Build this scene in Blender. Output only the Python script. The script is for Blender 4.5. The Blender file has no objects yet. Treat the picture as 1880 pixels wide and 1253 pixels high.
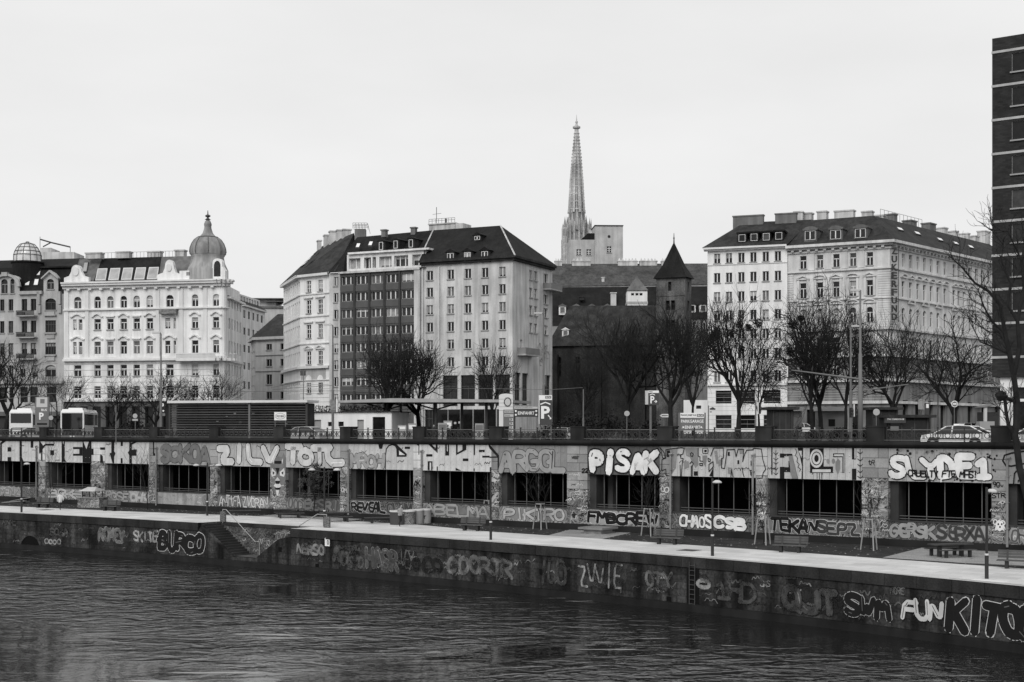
import bpy, bmesh, math, random
import numpy as np
from mathutils import Vector, Matrix

# ------------------------------------------------------------------ camera, sky, sun, exposure
SC = bpy.context.scene
COL = SC.collection
FPX = 2611.0            # focal length in photograph pixels (50 mm on 36 mm)
HX, HY = 940.0, 789.0   # principal column and horizon row of the photograph
EYE = 10.7              # camera height above the water

cam_d = bpy.data.cameras.new("camera")
cam_d.sensor_width = 36.0
cam_d.lens = FPX / 1880.0 * 36.0
cam_d.shift_y = (HY - 626.5) / 1880.0
cam_d.clip_start = 0.5
cam_d.clip_end = 4000.0
cam = bpy.data.objects.new("camera", cam_d)
cam.location = (0, 0, EYE)
cam.rotation_euler = (math.radians(90), 0, 0)
COL.objects.link(cam)
SC.camera = cam

SUN_EL, SUN_AZ = math.radians(37), math.radians(200)   # azimuth clockwise from +Y (view direction)
W = bpy.data.worlds.new("World")
SC.world = W
W.use_nodes = True
nt = W.node_tree
nt.nodes.clear()
w_out = nt.nodes.new("ShaderNodeOutputWorld")
w_bg = nt.nodes.new("ShaderNodeBackground")
w_sky = nt.nodes.new("ShaderNodeTexSky")
w_sky.sky_type = 'NISHITA'
w_sky.sun_disc = False
w_sky.sun_elevation = SUN_EL
w_sky.sun_rotation = SUN_AZ
w_sky.air_density = 1.0
w_sky.dust_density = 4.0
w_bw = nt.nodes.new("ShaderNodeRGBToBW")
w_tc = nt.nodes.new("ShaderNodeTexCoord")
w_map = nt.nodes.new("ShaderNodeMapping")
w_map.inputs["Scale"].default_value = (1.6, 1.6, 5.0)
w_no = nt.nodes.new("ShaderNodeTexNoise")
w_no.inputs["Scale"].default_value = 1.7
w_no.inputs["Detail"].default_value = 5.0
w_no.inputs["Roughness"].default_value = 0.5
w_mr = nt.nodes.new("ShaderNodeMapRange")
w_mr.inputs["From Min"].default_value = 0.3
w_mr.inputs["From Max"].default_value = 0.7
w_mr.inputs["To Min"].default_value = 6.85
w_mr.inputs["To Max"].default_value = 7.70
w_mix = nt.nodes.new("ShaderNodeMix")
w_mix.data_type = 'FLOAT'
w_mix.inputs[0].default_value = 0.96          # almost closed overcast over the clear sky
L = nt.links.new
L(w_tc.outputs["Generated"], w_map.inputs["Vector"])
L(w_map.outputs["Vector"], w_no.inputs["Vector"])
L(w_no.outputs["Fac"], w_mr.inputs["Value"])
L(w_sky.outputs["Color"], w_bw.inputs["Color"])
L(w_bw.outputs["Val"], w_mix.inputs[2])
L(w_mr.outputs["Result"], w_mix.inputs[3])
L(w_mix.outputs[0], w_bg.inputs["Color"])
w_bg.inputs["Strength"].default_value = 0.1
L(w_bg.outputs["Background"], w_out.inputs["Surface"])

sun_d = bpy.data.lights.new("sun", 'SUN')
sun_d.energy = 1.5
sun_d.angle = math.radians(35)
sun_d.color = (1.0, 0.99, 0.97)
sun = bpy.data.objects.new("sun", sun_d)
_sd = Vector((math.sin(SUN_AZ) * math.cos(SUN_EL), math.cos(SUN_AZ) * math.cos(SUN_EL), math.sin(SUN_EL)))
sun.rotation_euler = (-_sd).to_track_quat('-Z', 'Y').to_euler()
sun.location = (0, 0, 200)
COL.objects.link(sun)

SC.view_settings.view_transform = 'Standard'
SC.view_settings.look = 'None'
SC.view_settings.exposure = 0.25
SC.view_settings.gamma = 1.0
SC.render.engine = 'CYCLES'
SC.cycles.use_denoising = True
SC.cycles.max_bounces = 6
SC.cycles.diffuse_bounces = 3
SC.cycles.glossy_bounces = 3
SC.cycles.caustics_reflective = False
SC.cycles.caustics_refractive = False
SC.render.film_transparent = False

R = random.Random(7)

# ------------------------------------------------------------------ pixel -> place helpers
def px(x, Y):
    return (x - HX) / FPX * Y
def zz(y, Y):
    return EYE + (HY - y) / FPX * Y
def at(x, y, Y):
    return Vector((px(x, Y), Y, zz(y, Y)))
def on_ground(x, y, z):
    Y = FPX * (EYE - z) / (y - HY)
    return Vector((px(x, Y), Y, z))

class Frame:
    """a vertical plane: u along it, w out of it (towards the viewer), z up"""
    def __init__(s, x0, Y0, xv=None, d=None):
        s.o = Vector((px(x0, Y0), Y0))
        if d is None:
            k = (xv - HX) / FPX
            d = Vector((-k, -1.0)) if xv < x0 else Vector((k, 1.0))
        s.d = Vector(d).normalized()
        s.n = Vector((s.d.y, -s.d.x))
        s.rz = math.atan2(s.d.y, s.d.x)
    def u(s, x, w=0.0):
        k = (x - HX) / FPX
        o = s.o + s.n * w
        return (k * o.y - o.x) / (s.d.x - k * s.d.y)
    def Y(s, x, w=0.0):
        return s.o.y + s.n.y * w + s.u(x, w) * s.d.y
    def z(s, x, y, w=0.0):
        return zz(y, s.Y(x, w))
    def p(s, u, w, z):
        q = s.o + s.d * u + s.n * w
        return Vector((q.x, q.y, z))

class LFrame(Frame):
    """frame from a world point and an angle"""
    def __init__(s, x, y, rz=0.0):
        s.o = Vector((x, y)); s.rz = rz
        s.d = Vector((math.cos(rz), math.sin(rz)))
        s.n = Vector((s.d.y, -s.d.x))

# ------------------------------------------------------------------ materials (all grey: a black-and-white picture)
MATS = {}
def mat(name, v, rough=0.8, var=0.12, scale=0.6, bump=0.0, streak=0.0, rnd=0.0, spec=0.15, metal=0.0,
        brick=None, fine=0.0, bscale=None):
    if name in MATS:
        return MATS[name]
    m = bpy.data.materials.new(name)
    m.use_nodes = True
    n = m.node_tree
    b = n.nodes["Principled BSDF"]
    b.inputs["Roughness"].default_value = rough
    b.inputs["Specular IOR Level"].default_value = spec
    b.inputs["Metallic"].default_value = metal
    b.inputs["Base Color"].default_value = (v, v, v, 1)
    lk = n.links.new
    tc = n.nodes.new("ShaderNodeTexCoord")
    cur = None
    def mul(a, c):
        mm = n.nodes.new("ShaderNodeMath"); mm.operation = 'MULTIPLY'
        if a is None:
            mm.inputs[0].default_value = v
        else:
            lk(a, mm.inputs[0])
        lk(c, mm.inputs[1])
        return mm.outputs[0]
    def noise(sc, vec_scale, lo, hi, det=4.0, f0=0.3, f1=0.7):
        mp = n.nodes.new("ShaderNodeMapping"); mp.inputs["Scale"].default_value = vec_scale
        lk(tc.outputs["Object"], mp.inputs["Vector"])
        no = n.nodes.new("ShaderNodeTexNoise"); no.inputs["Scale"].default_value = sc; no.inputs["Detail"].default_value = det
        lk(mp.outputs["Vector"], no.inputs["Vector"])
        mr = n.nodes.new("ShaderNodeMapRange")
        mr.inputs["From Min"].default_value = f0; mr.inputs["From Max"].default_value = f1
        mr.inputs["To Min"].default_value = lo; mr.inputs["To Max"].default_value = hi
        lk(no.outputs["Fac"], mr.inputs["Value"])
        return mr.outputs["Result"], no
    last = None
    if var:
        o, last = noise(scale, (1, 1, 1), 1 - var, 1 + var)
        cur = mul(cur, o)
    if fine:
        o, last = noise(scale * 14, (1, 1, 1), 1 - fine, 1 + fine, 2.0)
        cur = mul(cur, o)
    if streak:
        o, _ = noise(1.3, (1, 1, 0.09), 1 - streak, 1 + streak * 0.3, 5.0, 0.35, 0.62)
        cur = mul(cur, o)
    if brick:
        bw, bh, dark, rot = brick
        bt = n.nodes.new("ShaderNodeTexBrick")
        mp = n.nodes.new("ShaderNodeMapping")
        mp.inputs["Rotation"].default_value = (0, 0, -rot)
        sx = n.nodes.new("ShaderNodeSeparateXYZ"); cx = n.nodes.new("ShaderNodeCombineXYZ")
        lk(tc.outputs["Object"], mp.inputs["Vector"]); lk(mp.outputs["Vector"], sx.inputs[0])
        lk(sx.outputs["X"], cx.inputs["X"]); lk(sx.outputs["Z"], cx.inputs["Y"])
        lk(cx.outputs[0], bt.inputs["Vector"])
        bt.inputs["Scale"].default_value = 1.0
        bt.inputs["Brick Width"].default_value = bw; bt.inputs["Row Height"].default_value = bh
        bt.inputs["Mortar Size"].default_value = min(bw, bh) * 0.06
        bt.inputs["Color1"].default_value = (1, 1, 1, 1); bt.inputs["Color2"].default_value = (dark, dark, dark, 1)
        bt.inputs["Mortar"].default_value = (0.55, 0.55, 0.55, 1)
        bw_ = n.nodes.new("ShaderNodeRGBToBW"); lk(bt.outputs["Color"], bw_.inputs[0])
        cur = mul(cur, bw_.outputs[0])
    if rnd:
        oi = n.nodes.new("ShaderNodeObjectInfo")
        mr = n.nodes.new("ShaderNodeMapRange")
        mr.inputs["To Min"].default_value = 1 - rnd; mr.inputs["To Max"].default_value = 1 + rnd
        lk(oi.outputs["Random"], mr.inputs["Value"])
        cur = mul(cur, mr.outputs["Result"])
    if cur is not None:
        lk(cur, b.inputs["Base Color"])
    if bump and last is not None:
        src = last
        if bscale:
            _, src = noise(bscale, (1, 1, 1), 0, 1, 3.0)
        bp = n.nodes.new("ShaderNodeBump"); bp.inputs["Strength"].default_value = bump
        bp.inputs["Distance"].default_value = 0.05
        lk(src.outputs["Fac"], bp.inputs["Height"]); lk(bp.outputs["Normal"], b.inputs["Normal"])
    MATS[name] = m
    return m

def mat_scribble(name, lo, hi, scale=1.2, bands=5.0):
    """layers of old spray paint: distorted noise cut into flat grey areas"""
    if name in MATS:
        return MATS[name]
    m = bpy.data.materials.new(name); m.use_nodes = True
    n = m.node_tree; lk = n.links.new
    b = n.nodes["Principled BSDF"]; b.inputs["Roughness"].default_value = 0.7; b.inputs["Specular IOR Level"].default_value = 0.2
    tc = n.nodes.new("ShaderNodeTexCoord")
    no = n.nodes.new("ShaderNodeTexNoise"); no.inputs["Scale"].default_value = scale; no.inputs["Detail"].default_value = 1.5
    no.inputs["Distortion"].default_value = 1.6
    lk(tc.outputs["Object"], no.inputs["Vector"])
    mu = n.nodes.new("ShaderNodeMath"); mu.operation = 'MULTIPLY'; mu.inputs[1].default_value = bands
    lk(no.outputs["Fac"], mu.inputs[0])
    fr = n.nodes.new("ShaderNodeMath"); fr.operation = 'FRACT'; lk(mu.outputs[0], fr.inputs[0])
    cr = n.nodes.new("ShaderNodeValToRGB"); cr.color_ramp.interpolation = 'CONSTANT'
    e = cr.color_ramp.elements
    vals = [(0.0, lo), (0.14, hi), (0.3, (lo + hi) * .45), (0.42, hi * .8), (0.55, lo * .6), (0.62, (lo + hi) * .55), (0.8, lo * 1.3), (0.9, hi * .65)]
    e[0].position = 0; e[0].color = (lo, lo, lo, 1)
    e[1].position = vals[1][0]; e[1].color = (hi, hi, hi, 1)
    for p_, c_ in vals[2:]:
        q = e.new(p_); q.color = (c_, c_, c_, 1)
    lk(fr.outputs[0], cr.inputs[0])
    n2 = n.nodes.new("ShaderNodeTexNoise"); n2.inputs["Scale"].default_value = 0.8; n2.inputs["Detail"].default_value = 4
    lk(tc.outputs["Object"], n2.inputs["Vector"])
    mr = n.nodes.new("ShaderNodeMapRange"); mr.inputs["From Min"].default_value = .35; mr.inputs["From Max"].default_value = .65
    mr.inputs["To Min"].default_value = .5; mr.inputs["To Max"].default_value = 1.15
    lk(n2.outputs["Fac"], mr.inputs["Value"])
    mx = n.nodes.new("ShaderNodeMix"); mx.data_type = 'RGBA'; mx.blend_type = 'MULTIPLY'; mx.inputs[0].default_value = 1.0
    lk(cr.outputs["Color"], mx.inputs[6]); lk(mr.outputs["Result"], mx.inputs[7])
    lk(mx.outputs[2], b.inputs["Base Color"])
    MATS[name] = m
    return m

def mat_glass(name, v, hi=None, rough=0.08):
    """window pane seen from outside: dark room behind, some with a pale curtain"""
    if name in MATS:
        return MATS[name]
    m = bpy.data.materials.new(name); m.use_nodes = True
    n = m.node_tree; lk = n.links.new
    b = n.nodes["Principled BSDF"]; b.inputs["Roughness"].default_value = rough; b.inputs["Specular IOR Level"].default_value = 0.25
    hi = hi if hi is not None else v
    oi = n.nodes.new("ShaderNodeObjectInfo")
    tc = n.nodes.new("ShaderNodeTexCoord")
    cr = n.nodes.new("ShaderNodeValToRGB"); e = cr.color_ramp.elements
    cr.color_ramp.interpolation = 'CONSTANT'
    e[0].position = 0; e[0].color = (v, v, v, 1)
    e[1].position = 0.62; e[1].color = (v * 2, v * 2, v * 2, 1)
    q = e.new(0.8); q.color = (hi, hi, hi, 1)
    q = e.new(0.93); q.color = (hi * .5, hi * .5, hi * .5, 1)
    lk(oi.outputs["Random"], cr.inputs[0])
    no = n.nodes.new("ShaderNodeTexNoise"); no.inputs["Scale"].default_value = 1.6
    lk(tc.outputs["Object"], no.inputs["Vector"])
    mr = n.nodes.new("ShaderNodeMapRange"); mr.inputs["From Min"].default_value = .3; mr.inputs["From Max"].default_value = .7
    mr.inputs["To Min"].default_value = .6; mr.inputs["To Max"].default_value = 1.3
    lk(no.outputs["Fac"], mr.inputs["Value"])
    mx = n.nodes.new("ShaderNodeMix"); mx.data_type = 'RGBA'; mx.blend_type = 'MULTIPLY'; mx.inputs[0].default_value = 1.0
    lk(cr.outputs["Color"], mx.inputs[6]); lk(mr.outputs["Result"], mx.inputs[7])
    lk(mx.outputs[2], b.inputs["Base Color"])
    MATS[name] = m
    return m

# ------------------------------------------------------------------ mesh builder
class MB:
    def __init__(s):
        s.v = []; s.f = []; s.smooth = False; s.weld = False
    def add(s, vs, fs):
        k = len(s.v)
        s.v.extend([tuple(q) for q in vs])
        s.f.extend([tuple(i + k for i in q) for q in fs])
        return s
    def hexa(s, c):
        return s.add(c, [(0, 3, 2, 1), (4, 5, 6, 7), (0, 1, 5, 4), (1, 2, 6, 5), (2, 3, 7, 6), (3, 0, 4, 7)])
    def box(s, x0, x1, y0, y1, z0, z1):
        return s.hexa([(x0, y0, z0), (x1, y0, z0), (x1, y1, z0), (x0, y1, z0), (x0, y0, z1), (x1, y0, z1), (x1, y1, z1), (x0, y1, z1)])
    def fbox(s, F, u0, u1, w0, w1, z0, z1):
        return s.hexa([F.p(u0, w1, z0), F.p(u1, w1, z0), F.p(u1, w0, z0), F.p(u0, w0, z0),
                       F.p(u0, w1, z1), F.p(u1, w1, z1), F.p(u1, w0, z1), F.p(u0, w0, z1)])
    def poly(s, pts):
        return s.add(pts, [tuple(range(len(pts)))])
    def prism(s, F, pts, w0, w1):
        """outline in (u,z), extruded from w0 (back) to w1 (front); anticlockwise seen from the front"""
        n = len(pts)
        vs = [F.p(u, w1, z) for u, z in pts] + [F.p(u, w0, z) for u, z in pts]
        fs = [tuple(range(n)), tuple(range(2 * n - 1, n - 1, -1))]
        fs += [(i, i + n, (i + 1) % n + n, (i + 1) % n) for i in range(n)]
        return s.add(vs, fs)
    def hprism(s, pts, z0, z1):
        n = len(pts)
        vs = [(p[0], p[1], z0) for p in pts] + [(p[0], p[1], z1) for p in pts]
        fs = [tuple(range(n - 1, -1, -1)), tuple(range(n, 2 * n))]
        fs += [(i, (i + 1) % n, (i + 1) % n + n, i + n) for i in range(n)]
        return s.add(vs, fs)
    def tube(s, pts, r, sides=6, cap=True):
        pts = [Vector(p) for p in pts]
        n = len(pts)
        rs = r if isinstance(r, (list, tuple)) else [r] * n
        vs = []; fs = []
        for i, p in enumerate(pts):
            t = (pts[min(i + 1, n - 1)] - pts[max(i - 1, 0)])
            if t.length < 1e-9: t = Vector((0, 0, 1))
            t.normalize()
            a = t.cross(Vector((0, 0, 1)))
            if a.length < 1e-3: a = t.cross(Vector((1, 0, 0)))
            a.normalize(); b = t.cross(a)
            for k in range(sides):
                q = 2 * math.pi * k / sides
                vs.append(p + (a * math.cos(q) + b * math.sin(q)) * rs[i])
        for i in range(n - 1):
            for k in range(sides):
                k2 = (k + 1) % sides
                fs.append((i * sides + k, i * sides + k2, (i + 1) * sides + k2, (i + 1) * sides + k))
        if cap:
            fs.append(tuple(range(sides - 1, -1, -1)))
            fs.append(tuple(range((n - 1) * sides, n * sides)))
        return s.add(vs, fs)
    def lathe(s, prof, c, segs=24, a0=0.0, a1=2 * math.pi):
        full = abs(a1 - a0 - 2 * math.pi) < 1e-6
        m = segs if full else segs + 1
        vs = []; fs = []
        for r, z in prof:
            for k in range(m):
                a = a0 + (a1 - a0) * k / segs
                vs.append((c[0] + r * math.cos(a), c[1] + r * math.sin(a), c[2] + z))
        for i in range(len(prof) - 1):
            for k in range(segs):
                k2 = (k + 1) % m
                fs.append((i * m + k, i * m + k2, (i + 1) * m + k2, (i + 1) * m + k))
        return s.add(vs, fs)
    def disc(s, c, r, nrm, segs=16, th=0.02):
        nrm = Vector(nrm).normalized()
        a = nrm.cross(Vector((0, 0, 1)))
        if a.length < 1e-3: a = Vector((1, 0, 0))
        a.normalize(); b = a.cross(nrm)
        c = Vector(c)
        f = [c + nrm * th / 2 + (a * math.cos(2 * math.pi * k / segs) + b * math.sin(2 * math.pi * k / segs)) * r for k in range(segs)]
        g = [q - nrm * th for q in f]
        n = segs
        return s.add(f + g, [tuple(range(n)), tuple(range(2 * n - 1, n - 1, -1))] + [(i, i + n, (i + 1) % n + n, (i + 1) % n) for i in range(n)])
    def mesh(s, name, loc=(0, 0, 0), smooth=False):
        me = bpy.data.meshes.new(name)
        l = Vector(loc)
        me.from_pydata([(q[0] - l[0], q[1] - l[1], q[2] - l[2]) for q in s.v], [], s.f)
        if s.weld:
            bm = bmesh.new(); bm.from_mesh(me); bmesh.ops.remove_doubles(bm, verts=bm.verts, dist=1e-4); bm.to_mesh(me); bm.free()
        if smooth or s.smooth:
            me.polygons.foreach_set("use_smooth", [True] * len(me.polygons))
        me.update()
        return me

def base_of(o):
    while o.parent is not None:
        o = o.parent
    return o.location
def obj(name, mb, m, parent=None, smooth=False, loc=None, label=None):
    """one mesh object; mb is in world coordinates"""
    if parent is not None:
        l = base_of(parent)
    else:
        l = Vector(loc) if loc is not None else Vector((0, 0, 0))
    me = mb.mesh(name, l, smooth)
    if m is not None:
        me.materials.append(m)
    o = bpy.data.objects.new(name, me)
    COL.objects.link(o)
    if parent is not None:
        o.parent = parent
    else:
        o.location = l
    if label:
        o["label"] = label
    return o
def tag(o, label, cat, group=None):
    o["label"] = label; o["category"] = cat
    if group: o["group"] = group
    return o
def thing(name, label, cat, loc, group=None):
    o = bpy.data.objects.new(name, None)
    o.empty_display_size = 0.5
    COL.objects.link(o)
    o.location = loc
    return tag(o, label, cat, group)
def struct(name, mb, m, parent=None, smooth=False):
    o = obj(name, mb, m, parent, smooth)
    if parent is None:
        o["kind"] = "structure"
    return o
def inst(name, me, parent, p, rz=0.0, under=None):
    """a part that shares mesh data; p in world coordinates"""
    o = bpy.data.objects.new(name, me)
    COL.objects.link(o)
    o.parent = parent
    o.location = Vector(p) - base_of(parent)
    o.rotation_euler = (0, 0, rz)
    return o
def copy_thing(root, loc, rz, label, group=None):
    c = root.copy(); COL.objects.link(c)
    c.location = loc; c.rotation_euler = (0, 0, rz)
    c["label"] = label
    if group: c["group"] = group
    for ch in list(root.children):
        k = ch.copy(); COL.objects.link(k); k.parent = c
        for g in list(ch.children):
            h = g.copy(); COL.objects.link(h); h.parent = k
    return c

# ------------------------------------------------------------------ lettering as flat paint
def text_geo(s, offset=0.0, res=2, shear=0.0):
    cu = bpy.data.curves.new("lettering", 'FONT')
    cu.body = s; cu.offset = offset; cu.resolution_u = res; cu.shear = shear
    o = bpy.data.objects.new("lettering", cu)
    me = o.to_mesh()
    vs = [(v.co.x, v.co.y) for v in me.vertices]
    fs = [tuple(p.vertices) for p in me.polygons]
    o.to_mesh_clear()
    bpy.data.objects.remove(o); bpy.data.curves.remove(cu)
    return vs, fs
def text_fit(mb, F, s, u0, u1, z0, z1, w, offset=0.0, box=None, wob=0.0, shear=0.0, slope=0.0, seed=1):
    """lay the letters s on frame F filling the box; offset fattens them without moving them"""
    vs0, fs0 = text_geo(s, 0.0, 2, shear)
    xs = [v[0] for v in vs0]; ys = [v[1] for v in vs0]
    a0, a1, b0, b1 = min(xs), max(xs), min(ys), max(ys)
    vs, fs = (vs0, fs0) if not offset else text_geo(s, offset, 2, shear)
    rr = random.Random(seed)
    ph = [rr.uniform(0, 6.28) for _ in range(4)]
    out = []
    for x, y in vs:
        U = (x - a0) / (a1 - a0); V = (y - b0) / (b1 - b0)
        if wob:
            U2 = U + wob * .35 * math.sin(V * 5 + ph[0] + U * 9) / max(len(s), 1)
            V2 = V + wob * .10 * math.sin(U * len(s) * 2.1 + ph[1]) + wob * .05 * math.sin(U * len(s) * 5 + ph[2])
            U, V = U2, V2
        u = u0 + (u1 - u0) * U
        out.append(F.p(u, w, z0 + (z1 - z0) * V + slope * (u - u0)))
    mb.add(out, fs)
    return mb
# ------------------------------------------------------------------ the setting: water, quay, gallery wall, street
WATER, QUAY, STREET = 0.0, 3.2, 9.45
WF = Frame(940, 109.9, d=(0.8, -0.6))
WF.o = Vector((0.0, 109.9))
def su(x, w=0.0): return WF.u(x, w)

# quay edge in wall coordinates (u along, w out from the gallery wall)
def _edge_pts():
    P = [(-260, 931), (0, 941.3), (120, 947), (240, 953), (420, 963.5), (600, 975), (740, 984), (880, 993.8), (1030, 1005), (1180, 1017), (1320, 1028), (1440, 1037.7), (1600, 1051.2), (1740, 1063), (1880, 1075.8), (2100, 1098), (2400, 1134)]
    out = []
    for x, y in P:
        g = on_ground(x, y, QUAY).to_2d() - WF.o
        out.append((g.dot(WF.d), g.dot(WF.n)))
    return out
EDGE = _edge_pts()
def edge_w(u):
    us = [e[0] for e in EDGE]; ws = [e[1] for e in EDGE]
    # smooth polynomial through the measured points keeps the kerb one clean curve
    return float(np.polyval(_EP, u))
_EP = np.polyfit([e[0] for e in EDGE], [e[1] for e in EDGE], 4)

M_quay = mat("quay_stone_dark", 0.042, 0.85, 0.75, 0.45, 0.5, streak=0.75, fine=0.4, brick=(1.1, 0.42, 0.62, WF.rz), bscale=4.0)
M_cop = mat("coping_stone_wet", 0.028, 0.8, 0.35, 0.7, 0.3, streak=0.3, rnd=0.25, fine=0.2)
M_cope_top = mat("edge_stone_pale", 0.42, 0.8, 0.15, 0.5)
M_path = mat("path_slab_pale", 0.60, 0.75, 0.07, 0.25, 0.05, rnd=0.07, fine=0.06)
M_joint = mat("path_bed", 0.30, 0.9, 0.1, 1.0)
M_soil = mat("planting_soil_dark", 0.032, 0.95, 0.35, 0.9, 0.6, fine=0.5)
M_gravel = mat("gravel_pad", 0.26, 0.9, 0.15, 0.8, 0.4, fine=0.3)
M_asph = mat("street_asphalt", 0.045, 0.85, 0.25, 0.3, 0.1)
M_pave = mat("street_pavement", 0.16, 0.85, 0.2, 0.4)
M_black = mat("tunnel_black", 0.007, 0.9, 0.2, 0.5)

# water
def mat_water():
    m = bpy.data.materials.new("canal_water"); m.use_nodes = True
    n = m.node_tree; lk = n.links.new
    b = n.nodes["Principled BSDF"]
    b.inputs["Base Color"].default_value = (0.010, 0.010, 0.010, 1)
    b.inputs["Roughness"].default_value = 0.04
    b.inputs["IOR"].default_value = 1.33
    tc = n.nodes.new("ShaderNodeTexCoord")
    def layer(sc, rot, stretch, det, dist=0.4):
        mp = n.nodes.new("ShaderNodeMapping"); mp.inputs["Rotation"].default_value = (0, 0, rot)
        mp.inputs["Scale"].default_value = (stretch, 1, 1)
        lk(tc.outputs["Object"], mp.inputs["Vector"])
        no = n.nodes.new("ShaderNodeTexNoise"); no.inputs["Scale"].default_value = sc
        no.inputs["Detail"].default_value = det; no.inputs["Distortion"].default_value = dist
        lk(mp.outputs["Vector"], no.inputs["Vector"])
        return no.outputs["Fac"]
    a = layer(0.85, 0.12, 0.62, 2.2, 0.9)      # resolved chop
    f = layer(3.4, -0.2, 0.6, 2.5, 0.3)        # fine ripple
    c = layer(0.16, 0.5, 0.5, 2.0, 0.8)        # long swell
    p = layer(0.034, 0.3, 0.6, 3.0, 0.9)      # gust patches
    mr = n.nodes.new("ShaderNodeMapRange"); mr.inputs["From Min"].default_value = .40; mr.inputs["From Max"].default_value = .60
    mr.inputs["To Min"].default_value = .04; mr.inputs["To Max"].default_value = 1.15
    lk(p, mr.inputs["Value"])
    def ma(op, x, y):
        q = n.nodes.new("ShaderNodeMath"); q.operation = op
        for k, v_ in ((0, x), (1, y)):
            if isinstance(v_, float): q.inputs[k].default_value = v_
            else: lk(v_, q.inputs[k])
        return q.outputs[0]
    ridge = ma('POWER', a, 2.2)
    h = ma('ADD', ma('ADD', ma('MULTIPLY', ma('MULTIPLY', ridge, mr.outputs["Result"]), 0.72), ma('MULTIPLY', c, 0.34)), ma('MULTIPLY', ma('MULTIPLY', f, ma('ADD', mr.outputs["Result"], 0.25)), 0.07))
    bp = n.nodes.new("ShaderNodeBump"); bp.inputs["Strength"].default_value = 1.0; bp.inputs["Distance"].default_value = 0.34
    lk(h, bp.inputs["Height"]); lk(bp.outputs["Normal"], b.inputs["Normal"])
    # thin broken pale streaks painted into the water colour as glints
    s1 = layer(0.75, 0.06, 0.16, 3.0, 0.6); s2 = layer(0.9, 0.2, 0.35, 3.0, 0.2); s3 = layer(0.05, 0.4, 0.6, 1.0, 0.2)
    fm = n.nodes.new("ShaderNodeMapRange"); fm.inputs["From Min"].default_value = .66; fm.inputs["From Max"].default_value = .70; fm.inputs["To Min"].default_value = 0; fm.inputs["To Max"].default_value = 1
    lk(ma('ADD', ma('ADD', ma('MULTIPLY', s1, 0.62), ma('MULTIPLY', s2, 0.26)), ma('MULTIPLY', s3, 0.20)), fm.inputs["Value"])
    glint_streak = ma('MULTIPLY', fm.outputs["Result"], 0.5)
    cx = n.nodes.new("ShaderNodeMix"); cx.data_type = 'FLOAT'; cx.inputs[2].default_value = 0.010; cx.inputs[3].default_value = 0.5; lk(glint_streak, cx.inputs[0]); lk(cx.outputs[0], b.inputs["Base Color"])
    rx = n.nodes.new("ShaderNodeMix"); rx.data_type = 'FLOAT'; rx.inputs[2].default_value = 0.05; rx.inputs[3].default_value = 0.6; lk(glint_streak, rx.inputs[0]); lk(rx.outputs[0], b.inputs["Roughness"])
    return m
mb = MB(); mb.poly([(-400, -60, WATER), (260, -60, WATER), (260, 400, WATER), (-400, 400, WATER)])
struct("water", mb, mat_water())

# --- quay level surfaces
US = [u for u in np.arange(-120, 78.01, 2.0)]
mb = MB()
for a, b in zip(US[:-1], US[1:]):
    mb.poly([WF.p(a, 0.5, QUAY - 0.03), WF.p(a, edge_w(a) - 0.02, QUAY - 0.03), WF.p(b, edge_w(b) - 0.02, QUAY - 0.03), WF.p(b, 0.5, QUAY - 0.03)])
struct("quay_ground", mb, M_soil)

# far edge of the pale path (towards the wall), measured along the picture
def _far_pts():
    P = [(-260, 921.5), (0, 929), (110, 934), (240, 939.5), (370, 944.5), (440, 946.5), (760, 963), (900, 976.5), (1180, 995), (1440, 1013), (1620, 1026), (1760, 1036), (1880, 1044.5), (2100, 1062)]
    o = []
    for x, y in P:
        g = on_ground(x, y, QUAY).to_2d() - WF.o
        o.append((g.dot(WF.d), g.dot(WF.n)))
    return o
FAR = _far_pts()
def far_w(u): return float(np.interp(u, [f[0] for f in FAR], [f[1] for f in FAR]))

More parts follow.
